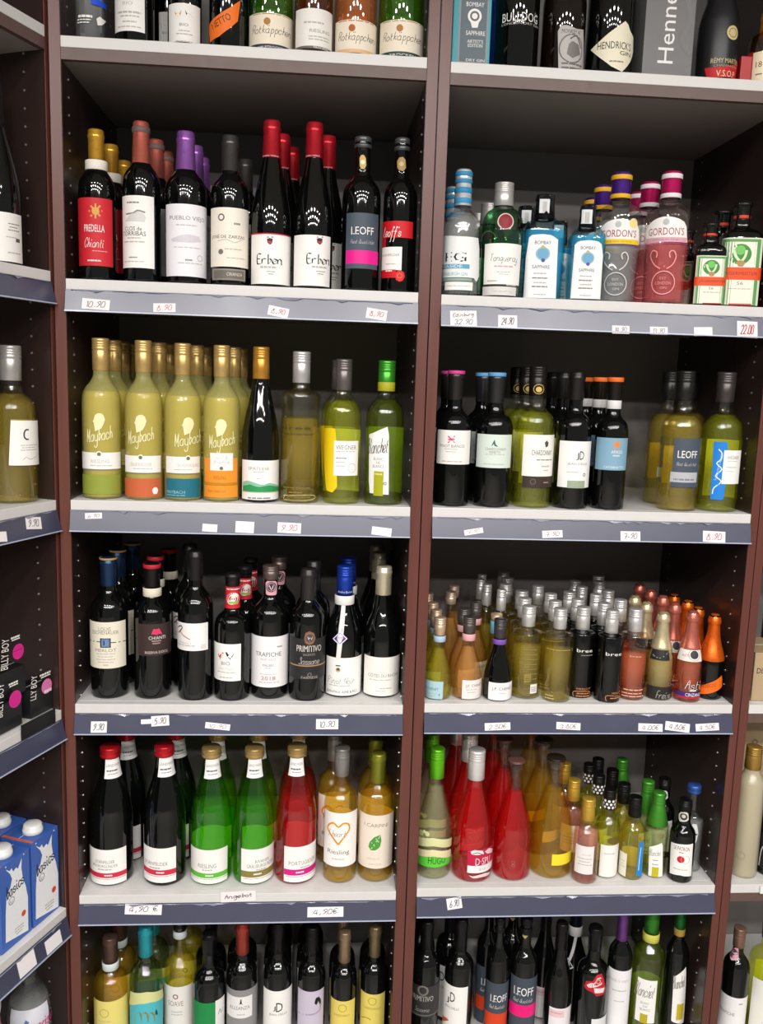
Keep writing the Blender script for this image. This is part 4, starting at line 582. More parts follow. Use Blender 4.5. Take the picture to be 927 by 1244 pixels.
{'n': 'wine_bottle','c': 'bottle','l': 'frosted white wine bottle with terracotta lower label, third shelf','row': 3,'bay': 'L','p': (0.1341,0.0473,1.3809),'H': 0.3144,'R': 0.0373,'s': 'bordeaux','e': 2,'g': 'frost','f': 0.2121,'cap': ('c9a868',0.253,'screw'),'bands': [],'cp': [],'parts': [('F',(-1.0831,1.1087,0.0925,0.1739),None, [('G',[(-0.5255,0.1532,0.1533),(-0.4615,0.1523,0.1571),(-0.3961,0.1341,0.1658),(-0.3307,0.1352,0.1676),(-0.2654,0.1363,0.1694),(-0.2,0.1374,0.1698),(-0.1347,0.1387,0.1699),(-0.0693,0.14,0.1699),(-0.0039,0.1444,0.1679),(0.0614,0.1492,0.166),(0.1255,0.1575,0.158)],'efe6b4'),('S','Maybach',-0.1921,0.1235,0.0608,0.0373,'efe6b4',10)]),('F',(-1.3121,1.003,0.0537,0.0889),'f1efea',[('T','GRAUER BURGUNDER',-0.196,0.0717,0.043,0.007,'b9b5ae',0),('L',-0.5916,0.4441,0.0623,0.0639,'b9b5ae'),('B',-1.3352,0.998,0.0537,0.0552,'8a8680'),('D',-0.1909,0.0865,0.0053,'f1efea'),('D',-0.1911,0.0857,0.0037,'77724c')]),('F',(-1.45,0.9521,0.0063,0.0434),'c8643c',[('D',0.5754,0.019,0.0066,'f1efea'),('L',0.4566,0.7027,0.0118,0.0158,'f1efea')])],'backs': [(0.1489,0.1341),(0.156,0.2208)],'d': 'frosted white wine bottle with terracotta lower label','rz': 0.1941},
{'n': 'wine_bottle','c': 'bottle','l': 'frosted white wine bottle with teal lower label, third shelf','row': 3,'bay': 'L','p': (0.2117,0.0471,1.3809),'H': 0.3115,'R': 0.0371,'s': 'bordeaux','e': 2,'g': 'frost','f': 0.2093,'cap': ('c9a868',0.2501,'screw'),'bands': [],'cp': [],'parts': [('F',(-1.0823,1.0998,0.0894,0.171),None, [('G',[(-0.0686,0.1508,0.1509),(-0.0017,0.1497,0.1554),(0.0666,0.1318,0.164),(0.1349,0.1329,0.1658),(0.2032,0.134,0.1672),(0.2715,0.1351,0.1673),(0.3397,0.1363,0.1673),(0.408,0.1375,0.1665),(0.4763,0.1429,0.1647),(0.5446,0.1468,0.1628),(0.6115,0.1546,0.155)],'efe6b4'),('S','Maybach',0.3702,0.1207,0.0672,0.0374,'efe6b4',10)]),('F',(-1.0547,1.0568,0.0545,0.0891),'f1efea',[('T','SAUVIGNON BLANC',0.322,0.0718,0.0457,0.0071,'b9b5ae',0),('L',-0.4723,0.4666,0.0624,0.064,'b9b5ae'),('B',-1.0592,1.0575,0.0545,0.0561,'8a8680'),('D',0.2677,0.0867,0.0053,'f1efea'),('D',0.2677,0.0859,0.0037,'77724c')]),('F',(-1.0672,1.0588,0.0071,0.0451),'1f6e80',[('T','MAYBACH',-0.4449,0.0179,0.0402,0.0063,'9ac0c8',0),('L',-0.9885,0.097,0.0109,0.0121,'9ac0c8')])],'backs': [(0.2265,0.1331),(0.2336,0.2192)],'d': 'frosted white wine bottle with teal lower label','rz': 0.1518},
{'n': 'wine_bottle','c': 'bottle','l': 'frosted white wine bottle with two orange lower labels, third shelf','row': 3,'bay': 'L','p': (0.2891,0.0469,1.3809),'H': 0.3103,'R': 0.0371,'s': 'bordeaux','e': 2,'g': 'frost','f': 0.208,'cap': ('c9a868',0.2488,'screw'),'bands': [],'cp': [],'parts': [('F',(-1.0825,1.094,0.088,0.1696),None, [('G',[(-0.381,0.149,0.1491),(-0.3163,0.1481,0.1532),(-0.2502,0.1299,0.162),(-0.1841,0.131,0.1638),(-0.118,0.1321,0.1656),(-0.0519,0.1332,0.1657),(0.0142,0.1345,0.1657),(0.0802,0.1357,0.1654),(0.1463,0.1402,0.1635),(0.2124,0.1449,0.1616),(0.2772,0.1533,0.1537)],'efe6b4'),('S','Maybach',0.0356,0.1192,0.0616,0.0374,'efe6b4',10)]),('F',(-1.0765,0.9915,0.0341,0.0883),'f0932a',[('T','RIESLING',-0.0783,0.049,0.0244,0.0071,'a8641c',0),('B',-1.0744,1.0003,0.0349,0.0388,'c08418')]),('F',(-0.6257,0.6421,0.0633,0.0985),'f1efea',[('S','süß &',0.0379,0.0899,0.0251,0.0078,'8a8680',0),('S','fruchtig',-0.0048,0.0797,0.0318,0.0094,'8a8680',0),('D',-0.0037,0.068,0.0036,'77724c')]),('F',(-1.073,1.006,0.0087,0.0333),'f0932a',[('T','MAYBACH',-0.2729,0.0212,0.036,0.0047,'a8641c',0)])],'backs': [(0.3039,0.1334),(0.311,0.2197)],'d': 'frosted white wine bottle with two orange lower labels','rz': 0.1091},
{'n': 'wine_bottle','c': 'bottle','l': 'slender dark riesling bottle with gold cap and green hills label, third shelf','row': 3,'bay': 'L','p': (0.3674,0.048,1.3809),'H': 0.3098,'R': 0.038,'s': 'flute','e': 2,'g': 'dark','f': None, 'cap': ('c08a34',0.2476,'screw'),'bands': [],'cp': [],'parts': [('F',(-1.1961,1.45,0.0024,0.0854),'f1efea',[('T','SPÄTLESE',-0.0835,0.0697,0.0431,0.0074,'8a8680',0),('L',-0.3539,0.2334,0.0614,0.0631,'b9b5ae'),('L',-0.1729,0.0207,0.0482,0.0498,'b9b5ae'),('G',[(-1.0821,0.0286,0.04),(-0.9059,0.0288,0.0419),(-0.7247,0.029,0.0438),(-0.5435,0.0292,0.0431),(-0.3622,0.0293,0.0414),(-0.181,0.029,0.0396),(0.0002,0.0287,0.0374),(0.1814,0.0285,0.0364),(0.3627,0.0282,0.0385),(0.5439,0.0272,0.0403),(0.7251,0.0263,0.0384),(0.9063,0.0253,0.0366),(1.0876,0.0243,0.0347),(1.2688,0.0234,0.0328),(1.4449,0.0224,0.031)],'8ac0a0'),('G',[(-1.0785,0.0211,0.0316),(-0.9026,0.021,0.0332),(-0.7216,0.0209,0.0348),(-0.5406,0.0208,0.0365),(-0.3597,0.0207,0.0346),(-0.1787,0.0207,0.0326),(0.0023,0.0206,0.0322),(0.1832,0.0205,0.0335),(0.3642,0.0204,0.0348),(0.5452,0.0203,0.035),(0.7261,0.0202,0.0337),(0.9071,0.0201,0.0323),(1.0881,0.02,0.031),(1.269,0.02,0.0297),(1.4449,0.0199,0.0284)],'2c9458'),('B',-1.1274,1.45,0.02,0.0217,'c8b890'),('L',-0.6621,0.6088,0.0077,0.0106,'8a8680')])],'backs': [],'d': '','rz': 0.0654},
{'n': 'wine_bottle','c': 'bottle','l': 'clear straight sided wine bottle with square shoulder and silver cap, third shelf','row': 3,'bay': 'L','p': (0.4486,0.0502,1.3809),'H': 0.3033,'R': 0.0401,'s': 'bree','e': 2,'g': 'straw','f': 0.1705,'cap': ('c4c1c0',0.2422,'screw'),'bands': [],'cp': [],'parts': [('F',(-1.2081,1.3475,0.0101,0.1583),None, [('T','bree',-0.2612,0.1532,0.0644,0.0065,'4a4420',0),('L',-0.9045,0.8183,0.1402,0.1422,'5a5028'),('L',-0.9406,0.5639,0.0303,0.0328,'7a6c30'),('L',-0.5618,0.1261,0.021,0.0235,'8a7c40'),('K',[(-0.8004,0.0137),(-0.8013,0.0153),(0.73,0.0167),(0.7362,0.0074),(-0.7964,0.0061),(-0.8004,0.0137)],0.0013,'d8cc88'),('L',-0.6328,0.5745,0.0121,0.0146,'7a6c30')])],'backs': [(0.4457,0.1422)],'d': 'clear straight sided wine bottle with silver cap','rz': 0.0199},
{'n': 'wine_bottle','c': 'bottle','l': 'pale green wine bottle with yellow strip and white square label, third shelf','row': 3,'bay': 'L','p': (0.5347,0.0482,1.3809),'H': 0.2912,'R': 0.0382,'s': 'bordeaux','e': 2,'g': 'lime','f': 0.209,'cap': ('6b6462',0.2301,'screw'),'bands': [],'cp': [],'parts': [('F',[(-1.4812,0.151,0.1516),(-1.3934,0.1303,0.1519),(-1.303,0.109,0.1522),(-1.2126,0.0878,0.1525),(-1.1222,0.0665,0.1528),(-1.0319,0.0498,0.1531),(-0.9415,0.0344,0.1534),(-0.8511,0.0264,0.1537),(-0.7607,0.0257,0.154),(-0.6704,0.025,0.1542),(-0.58,0.0243,0.1539),(-0.4896,0.0236,0.1536),(-0.3992,0.0267,0.1534),(-0.3088,0.0312,0.1273),(-0.221,0.0357,0.0396)],'f2cf12',[]),('F',(-0.4405,0.9835,0.0588,0.1293),'f1efea',[('T','WEGNER',0.2493,0.1161,0.0432,0.0091,'8a8680',0),('L',-0.3102,0.7306,0.107,0.1086,'b9b5ae'),('L',-0.3015,0.2445,0.0934,0.0954,'8a8680'),('L',-0.296,0.162,0.0852,0.0869,'b9b5ae'),('L',-0.2911,0.1671,0.0778,0.0794,'b9b5ae'),('O',0.568,0.0745,0.0093,0.0008,'b9b5ae')]),('K',(-1.241,1.286,0.0206,0.1495),'eef2d0',[])],'backs': [(0.5279,0.1367)],'d': 'pale green wine bottle with grey cap','rz': -0.0284},
{'n': 'wine_bottle','c': 'bottle','l': 'green wine bottle with slanted white label and green cap, third shelf','row': 3,'bay': 'L','p': (0.6221,0.0497,1.3809),'H': 0.2912,'R': 0.0397,'s': 'bordeaux','e': 2,'g': 'bottlegreen','f': 0.2132,'cap': ('3f9a2c',0.2317,'screw'),'bands': [(0.2309,0.249,'a8a420')],'cp': [],'parts': [('F',[(-0.9185,0.1403,0.143),(-0.8342,0.0477,0.1441),(-0.7475,0.0236,0.1452),(-0.6607,0.0235,0.1463),(-0.574,0.0234,0.1476),(-0.4873,0.0233,0.1492),(-0.4006,0.0231,0.1508),(-0.3138,0.023,0.1524),(-0.2271,0.0229,0.154),(-0.1404,0.0228,0.1556),(-0.0536,0.0227,0.1572),(0.0331,0.0225,0.1588),(0.1198,0.0224,0.1604),(0.2065,0.0223,0.1445),(0.2908,0.0222,0.0256)],'f1efea',[('S','Blanchet',-0.3655,0.1213,0.0506,0.0291,'1a1816',6),('T','BLANC',-0.2974,0.0946,0.0202,0.0058,'8a8680',0),('T','DE',-0.2822,0.0871,0.0078,0.005,'8a8680',0),('T','BLANCS',-0.2989,0.0795,0.0229,0.0059,'8a8680',0),('B',-0.5063,-0.0022,0.0191,0.0695,'a8a818'),('L',-0.4756,-0.0598,0.062,0.0653,'d8d880'),('O',0.0815,0.0449,0.0034,0.0017,'8a8680')]),('K',(-1.2414,1.0354,0.0196,0.1565),'e6eeb0',[])],'backs': [],'d': '','rz': -0.0773},
{'n': 'wine_bottle','c': 'bottle','l': 'dark white wine bottle with pink capsule top and pink emblem label, third shelf','row': 3,'bay': 'R','p': (0.7648,0.0463,1.3813),'H': 0.277,'R': 0.0363,'s': 'slim','e': 2,'g': 'dark','f': None, 'cap': ('35302f',0.2174,'foil'),'bands': [(0.2696,0.2764,'cc3f88')],'cp': [],'parts': [('F',(-1.1127,1.2127,0.0871,0.1564),'eceae4',[('K',[(-0.1144,0.138),(0.0815,0.1314)],0.0027,'d8487c'),('K',[(-0.1144,0.138),(0.0646,0.1451)],0.0027,'d8487c'),('K',[(-0.1144,0.138),(-0.2978,0.1308)],0.0027,'d8487c'),('K',[(-0.1144,0.138),(-0.315,0.1445)],0.0027,'d8487c'),('K',[(-0.1144,0.138),(0.073,0.1383)],0.0027,'d8487c'),('K',[(-0.1144,0.138),(-0.3064,0.1377)],0.0027,'d8487c'),('T','PINOT BIANCO',-0.0627,0.1244,0.0524,0.0061,'8a8680',0),('L',-0.4853,0.2455,0.1174,0.119,'b9b5ae'),('L',-0.4084,0.1671,0.1121,0.1136,'b9b5ae'),('L',-0.6238,0.5291,0.0921,0.094,'b9b5ae')])],'backs': [(0.7616,0.1309)],'d': 'dark wine bottle with pink capsule top','rz': -0.1565},
{'n': 'wine_bottle','c': 'bottle','l': 'dark wine bottle with light blue capsule top and mint label, third shelf','row': 3,'bay': 'R','p': (0.8501,0.0486,1.3813),'H': 0.2758,'R': 0.0386,'s': 'slim','e': 2,'g': 'dark','f': None, 'cap': ('38383a',0.2136,'foil'),'bands': [(0.2676,0.2752,'5f9ccc')],'cp': [],'parts': [('F',(-1.0688,1.1796,0.0818,0.1501),'d3dfd4',[('G',[(-0.1171,0.1269),(-0.0292,0.1347),(0.0418,0.1402),(0.0932,0.1311),(0.2403,0.1251),(0.0993,0.1265)],'3c5a58'),('T','CHARDONNAY',0.1406,0.1204,0.0445,0.0054,'8a8680',0),('T','VENETO',0.0699,0.1142,0.0239,0.0046,'8a8680',0),('L',-0.4201,0.61,0.1088,0.1103,'b9b5ae'),('L',-0.5017,0.6441,0.0888,0.0903,'b9b5ae')])],'backs': [(0.8399,0.1378)],'d': 'dark wine bottle with light blue capsule top','rz': -0.2027},
{'n': 'wine_bottle','c': 'bottle','l': 'greenish yellow wine bottle with white label, brown band and lion neck badge, third shelf','row': 3,'bay': 'R','p': (0.9361,0.0504,1.3813),'H': 0.2901,'R': 0.0404,'s': 'slim','e': 2,'g': 'lime','f': 0.1977,'cap': ('26221f',0.2301,'screw'),'bands': [],'cp': [],'parts': [('F',(-0.5705,1.45,0.0667,0.1521),'f0eee6',[('G',[(0.5511,0.1363),(0.6567,0.1409),(0.7917,0.1363),(0.755,0.1286),(0.6137,0.1263)],'4a4a44'),('T','CHARDONNAY',0.4893,0.1155,0.0475,0.0108,'4a4642',0),('L',0.1655,1.1666,0.0997,0.102,'8a8680'),('L',0.4405,0.9342,0.0861,0.0892,'b9b5ae'),('L',0.5617,0.8628,0.0779,0.0803,'b9b5ae')]),('F',(-0.5035,1.45,0.0434,0.0659),'3a2e2a',[('O',0.042,0.0555,0.0056,0.0008,'8a7a60'),('L',0.6055,0.9227,0.0532,0.0551,'b0a080')]),('F',(-0.4059,0.8685,0.2315,0.2558),None, [('O',0.1819,0.2444,0.0103,0.0016,'b09a50'),('D',0.1846,0.2437,0.0056,'d0b060')]),('K',(-0.9941,0.786,0.0435,0.148),'f0ecb0',[])],'backs': [(0.9365,0.1434),(0.9372,0.237)],'d': 'yellow wine bottle with lion neck badge','rz': -0.2483},
{'n': 'wine_bottle','c': 'bottle','l': 'dark wine bottle with a large white label and green foot band, third shelf','row': 3,'bay': 'R','p': (1.0181,0.0463,1.3813),'H': 0.2811,'R': 0.0363,'s': 'slim','e': 2,'g': 'dark','f': None, 'cap': ('2c2a2a',0.2251,'foil'),'bands': [],'cp': [],'parts': [('F',(-0.8416,1.45,0.0449,0.141),'f1efea',[('T','D',0.5523,0.112,0.0098,0.0177,'1a1816',0),('T','J',0.3013,0.1099,0.0055,0.0154,'1a1816',0),('T','JEAN DELLE',0.3523,0.0937,0.0435,0.0062,'8a8680',0),('L',-0.2601,0.4171,0.0763,0.0782,'b9b5ae'),('O',0.7842,0.072,0.0036,0.0016,'8a8680'),('B',-0.1934,0.8699,0.0442,0.0597,'98a890')])],'backs': [(1.0154,0.1308),(1.0139,0.2147)],'d': 'dark capsuled red wine bottle beside the yellow one','rz': -0.2916},
{'n': 'wine_bottle','c': 'bottle','l': 'dark wine bottle with orange capsule top and light blue square label, third shelf','row': 3,'bay': 'R','p': (1.0985,0.044,1.3813),'H': 0.2739,'R': 0.034,'s': 'slim','e': 2,'g': 'dark','f': None, 'cap': ('26211f',0.2263,'foil'),'bands': [(0.2643,0.2734,'e06a24'),(0.2089,0.2263,'dad8d8')],'cp': [],'parts': [('F',(-1.0362,1.2651,0.0832,0.1498),'7fa6bd',[('D',0.3713,0.1362,0.0057,'e0863a'),('K',[(0.3713,0.1362),(0.6646,0.1279)],0.0018,'e0863a'),('K',[(0.3713,0.1362),(0.6209,0.1446)],0.0018,'e0863a'),('K',[(0.3713,0.1362),(0.1447,0.1276)],0.0018,'e0863a'),('K',[(0.3713,0.1362),(0.1103,0.1442)],0.0018,'e0863a'),('K',[(0.3713,0.1362),(0.6425,0.1363)],0.0018,'e0863a'),('K',[(0.3713,0.1362),(0.1275,0.1359)],0.0018,'e0863a'),('K',[(0.3713,0.1362),(0.3898,0.1278)],0.0018,'e0863a'),('K',[(0.3713,0.1362),(0.3529,0.1445)],0.0018,'e0863a'),('T','APASSI',0.3767,0.1211,0.0229,0.0067,'e4e8ea',0),('L',0.1501,0.556,0.1119,0.1153,'c8d4da'),('T','CATARRATTO',0.2818,0.0892,0.0432,0.0054,'e4e8ea',0)])],'backs': [(1.0936,0.1241),(1.0884,0.2041)],'d': 'dark wine bottle with orange capsule top','rz': -0.3329},
{'n': 'wine_bottle','c': 'bottle','l': 'pale wine bottle with slate label beside a gap, third shelf','row': 3,'bay': 'R','p': (1.2522,0.0521,1.3813),'H': 0.2908,'R': 0.0421,'s': 'slim','e': 2,'g': 'straw','f': 0.1993,'cap': ('2a2826',0.2293,'screw'),'bands': [],'cp': [],'parts': [('F',(-0.3134,1.1719,0.0513,0.1524),'48525f',[('T','LEOFF',0.4065,0.1199,0.0423,0.0151,'f1efea',0),('S','Red Qualität',0.4147,0.0996,0.0446,0.0067,'f1efea',0),('B',-0.375,1.0451,0.0614,0.0825,'b4b6ba'),('L',-0.207,0.8322,0.0654,0.0692,'80848a')]),('K',(-1.0381,0.9173,0.0507,0.132),'ecd870',[])],'backs': [(1.2596,0.1483),(1.3478,0.2445)],'d': 'pale wine bottle with black screw cap and yellow rear label','rz': -0.4064},
{'n': 'wine_bottle','c': 'bottle','l': 'pale green wine bottle with blue script strip at the shelf end, third shelf','row': 3,'bay': 'R','p': (1.3403,0.0529,1.3813),'H': 0.2909,'R': 0.0429,'s': 'slim','e': 2,'g': 'lime','f': 0.2033,'cap': ('4c4644',0.2299,'screw'),'bands': [],'cp': [],'parts': [('F',[(-0.3288,0.1454,0.1478),(-0.2625,0.0264,0.1479),(-0.1947,0.0265,0.148),(-0.1269,0.0265,0.148),(-0.0591,0.0265,0.1481),(0.0087,0.0266,0.1482),(0.0764,0.0266,0.1482),(0.1442,0.0267,0.1483),(0.212,0.0267,0.1484),(0.2798,0.0267,0.1485),(0.3476,0.0299,0.1336),(0.4139,0.0938,0.0961)],'1d7fd6',[('K',[(-0.0731,0.1325),(0.0896,0.1244),(0.0781,0.1116),(-0.1067,0.1026),(0.1569,0.0906),(-0.1119,0.077),(0.1708,0.065),(-0.1357,0.0512),(-0.185,0.0381)],0.0023,'d8ecf8'),('S','Wegner',0.0013,0.0944,0.0576,0.0093,'d8ecf8',82)]),('F',(0.1846,1.2221,0.0604,0.131),'f1efea',[('T','WEGNER',0.6754,0.1158,0.0277,0.0068,'8a8680',0),('L',0.3682,0.9284,0.1076,0.1088,'b9b5ae'),('L',0.3368,0.8805,0.0946,0.0963,'b9b5ae'),('L',0.3547,0.7194,0.0862,0.0875,'b9b5ae')]),('K',(-0.9911,0.725,0.0251,0.149),'e6e66a',[])],'backs': [],'d': '','rz': -0.4471},
{'n': 'wine_bottle','c': 'bottle','l': 'merlot bottle with blue capsule, gold rim and cream label, fourth shelf','row': 4,'bay': 'L','p': (0.056,0.062,0.9589),'H': 0.2938,'R': 0.0385,'s': 'bordeaux','e': 2,'g': 'dark','f': None, 'cap': ('1f3a5c',0.2351,'foil'),'bands': [(0.2903,0.2943,'b08a4a')],'cp': [],'parts': [('F',(-1.4569,0.9768,0.0664,0.1651),'e6dfcc',[('T','LOUIS',-0.2546,0.1503,0.025,0.0083,'8a806c',0),('T','ESCHENAUER',-0.2485,0.1428,0.0566,0.0075,'8a806c',0),('K',[(-1.4078,0.121),(-0.667,0.1232),(-0.2217,0.1219),(0.284,0.1214),(0.9831,0.1195)],0.0017,'1a1816'),('B',-0.5003,0.0593,0.1111,0.1311,'2a2c3a'),('B',-0.4331,-0.0007,0.1127,0.1294,'7088a8'),('T','E',-0.1931,0.1211,0.0102,0.0117,'1c3a8c',0),('T','MERLOT',-0.2226,0.1052,0.0434,0.0067,'9a9078',0),('L',-0.7349,0.2748,0.0968,0.0985,'b9b5ae'),('L',-0.6592,0.1899,0.0909,0.0926,'b9b5ae'),('L',-0.7418,0.2704,0.085,0.0867,'b9b5ae'),('L',-0.6656,0.1856,0.0792,0.0808,'b9b5ae'),('L',-0.3456,-0.0785,0.073,0.0752,'b9b5ae')])],'backs': [(0.0572,0.1422),(0.0717,0.2212)],'d': 'merlot bottle with blue capsule','rz': 0.2341},
{'n': 'wine_bottle','c': 'bottle','l': 'chianti bottle with red rimmed black capsule and dark brown label, fourth shelf','row': 4,'bay': 'L','p': (0.1453,0.062,0.9589),'H': 0.2817,'R': 0.0388,'s': 'bordeaux','e': 2,'g': 'dark','f': None, 'cap': ('241f20',0.2338,'foil'),'bands': [(0.2739,0.2822,'b81e34'),(0.2143,0.2322,'ded8c4')],'cp': [],'parts': [('F',(-0.8268,1.2836,0.0942,0.1622),'3b2b2a',[('G',[(-0.0652,0.14,0.1403),(-0.0007,0.1403,0.1491),(0.0649,0.1405,0.1522),(0.1305,0.1396,0.1517),(0.1961,0.1387,0.1511),(0.2618,0.1393,0.1516),(0.3274,0.1407,0.1526),(0.393,0.1403,0.149),(0.4586,0.1393,0.1436),(0.523,0.1383,0.1384)],'d83a66'),('T','CHIANTI',0.2443,0.1325,0.0352,0.0071,'e0d8d0',0),('L',-0.0488,0.4524,0.1246,0.1271,'a89890'),('L',-0.0094,0.3846,0.1196,0.1221,'a89890'),('T','RISERVA DOCG',0.2145,0.1015,0.0483,0.0055,'d0c8c0',0)])],'backs': [(0.1377,0.1424),(0.1534,0.2217)],'d': 'bottle with red rimmed black capsule','rz': 0.1865},
{'n': 'wine_bottle','c': 'bottle','l': 'dark bottle with black capsule and white label with a signature flourish, fourth shelf','row': 4,'bay': 'L','p': (0.2361,0.0511,0.9589),'H': 0.3123,'R': 0.0366,'s': 'bordeaux','e': 2,'g': 'dark','f': None, 'cap': ('2a2727',0.2528,'foil'),'bands': [],'cp': [],'parts': [('F',(-1.45,0.7528,0.1087,0.1672),'efedea',[('K',[(-1.2321,0.1536),(-0.9425,0.1595),(-0.8062,0.1563),(-0.9825,0.1483),(-1.1717,0.1432)],0.0025,'5a1c28'),('K',[(-1.0236,0.1488),(-0.7466,0.1408),(-0.2947,0.1328)],0.0017,'b03040'),('T','RIPASSO',-0.6622,0.1246,0.0302,0.005,'b9b5ae',0),('L',-1.45,-0.0324,0.1183,0.1204,'b9b5ae'),('B',0.2958,0.6122,0.112,0.1221,'dad6d2')])],'backs': [(0.2141,0.1243)],'d': 'bottle with black capsule and signature label','rz': 0.1381},
{'n': 'wine_bottle','c': 'bottle','l': 'red wine bottle with two ducks on the label and a red neck tag, fourth shelf','row': 4,'bay': 'L','p': (0.3131,0.0506,0.9589),'H': 0.266,'R': 0.0372,'s': 'slim','e': 2,'g': 'dark','f': None, 'cap': ('2a2628',0.2411,'foil'),'bands': [],'cp': [],'parts': [('F',(-1.4405,0.4899,0.0444,0.1241),'f1efea',[('G',[(-0.8743,0.1003),(-0.6609,0.1011),(-0.5557,0.106),(-0.4807,0.1047),(-0.58,0.0966),(-0.7161,0.0923),(-0.8398,0.0955)],'c82848'),('G',[(-0.3855,0.106),(-0.2942,0.1071),(-0.2264,0.1022),(-0.0524,0.1032),(0.0985,0.1039),(-0.0081,0.0964),(-0.1811,0.0938),(-0.2927,0.0978)],'1a1816'),('K',[(-0.6876,0.0933),(-0.6871,0.0899)],0.0013,'c82848'),('K',[(-0.1158,0.0947),(-0.1153,0.0913)],0.0013,'1a1816'),('T','BIO',-0.3722,0.0824,0.0192,0.0076,'8a8680',0),('S','vino rosso',-0.3602,0.0714,0.0329,0.0059,'8a8680',0),('L',-0.902,0.1496,0.0621,0.0638,'b9b5ae'),('L',-0.7385,0.0428,0.0508,0.0529,'b9b5ae')]),('F',(-1.45,1.45,0.1946,0.2403),'c82430',[('D',0.0891,0.2145,0.014,'f0ece4'),('G',[(-0.6138,0.2173),(-0.2485,0.2203),(-0.1876,0.2145),(-0.4791,0.2134)],'c82848'),('G',[(-0.0224,0.2171),(0.3733,0.2201),(0.4951,0.2149),(0.2009,0.2128)],'1a1816'),('B',-0.5338,0.7656,0.2045,0.2095,'9ab848'),('L',-0.9682,1.45,0.2341,0.2366,'f0d8d4')])],'backs': [(0.332,0.1276),(0.3385,0.2056)],'d': 'duck label bottle with red neck tag','rz': 0.0956},
{'n': 'wine_bottle','c': 'bottle','l': 'red wine bottle with pink seal on the neck and tall white label, fourth shelf','row': 4,'bay': 'L','p': (0.3916,0.065,0.9589),'H': 0.2803,'R': 0.0394,'s': 'bordeaux','e': 2,'g': 'dark','f': None, 'cap': ('6a5a56',0.2529,'screw'),'bands': [],'cp': [],'parts': [('F',(-1.3942,1.3273,0.0268,0.1371),'eeecec',[('L',0.3924,0.6851,0.1136,0.1162,'8a8680'),('T','TRAPICHE',-0.0885,0.0988,0.0574,0.0094,'6a6664',0),('T','VINEYARDS',-0.1021,0.0877,0.0329,0.0047,'b9b5ae',0),('T','MALBEC',-0.0715,0.0749,0.0241,0.0051,'8a8680',0),('L',-0.2443,0.0891,0.0681,0.0698,'b9b5ae'),('B',-0.5325,0.3498,0.0552,0.056,'c88888'),('T','2018',-0.0745,0.0466,0.0302,0.0086,'b86a6a',0),('L',-0.5753,0.5187,0.0367,0.0384,'b9b5ae')]),('F',[(-0.7501,0.2448,0.2461),(-0.6311,0.2228,0.2483),(-0.5087,0.2215,0.2506),(-0.3863,0.2207,0.2508),(-0.2639,0.2206,0.2508),(-0.1415,0.2206,0.2507),(-0.019,0.2205,0.2507),(0.1034,0.2205,0.2507),(0.2258,0.2205,0.2507),(0.3482,0.2204,0.2506),(0.4706,0.2204,0.2506),(0.593,0.2203,0.2506),(0.7155,0.2209,0.2495),(0.8379,0.222,0.2476),(0.9569,0.2419,0.2456)],'e0a0ac',[('D',0.0739,0.2379,0.011,'3a2e34'),('O',0.0739,0.2379,0.0085,0.0008,'d8c0c8'),('K',[(-0.1965,0.242),(0.0777,0.2328),(0.3435,0.2419)],0.0017,'d8c0c8')])],'backs': [(0.4046,0.1609)],'d': 'bottle with pink neck seal','rz': 0.0514},
{'n': 'wine_bottle','c': 'bottle','l': 'dark primitivo bottle with black label and round bronze emblem, fourth shelf','row': 4,'bay': 'L','p': (0.4712,0.0528,0.9589),'H': 0.2779,'R': 0.038,'s': 'bordeaux','e': 2,'g': 'dark','f': None, 'cap': ('3c3839',0.2136,'foil'),'bands': [],'cp': [],'parts': [('F',(-1.1535,1.4382,0.0493,0.1366),'282728',[('T','PRIMITIVO',0.1195,0.1153,0.0552,0.0136,'d8d4cc',0),('T','SALENTO',0.1111,0.1025,0.0252,0.0047,'9a948c',0),('S','Sassone',0.1535,0.0888,0.0471,0.0146,'dcd8d0',0),('B',-1.1364,1.45,0.0768,0.0794,'a8865a'),('O',0.1496,0.0587,0.0042,0.0008,'a8a098'),('T','FARNESE',0.1607,0.0527,0.0355,0.0052,'a8a098',0)]),('F',[(-0.1716,0.137,0.1376),(-0.111,0.1283,0.1496),(-0.0492,0.1263,0.1508),(0.0126,0.1254,0.1519),(0.0744,0.1244,0.1531),(0.1362,0.1241,0.1528),(0.198,0.1249,0.1517),(0.2598,0.1257,0.1506),(0.3216,0.1265,0.1495),(0.3834,0.131,0.1462),(0.4439,0.1363,0.1366)],'8a5f48',[('D',0.1287,0.1382,0.0085,'4a4644'),('G',[(-0.0028,0.1425),(0.1282,0.1391),(0.2803,0.1422),(0.24,0.1346),(0.1324,0.1314),(0.0442,0.1349)],'d0ccc4')])],'backs': [(0.4814,0.1366)],'d': 'dark primitivo bottle','rz': 0.0072},
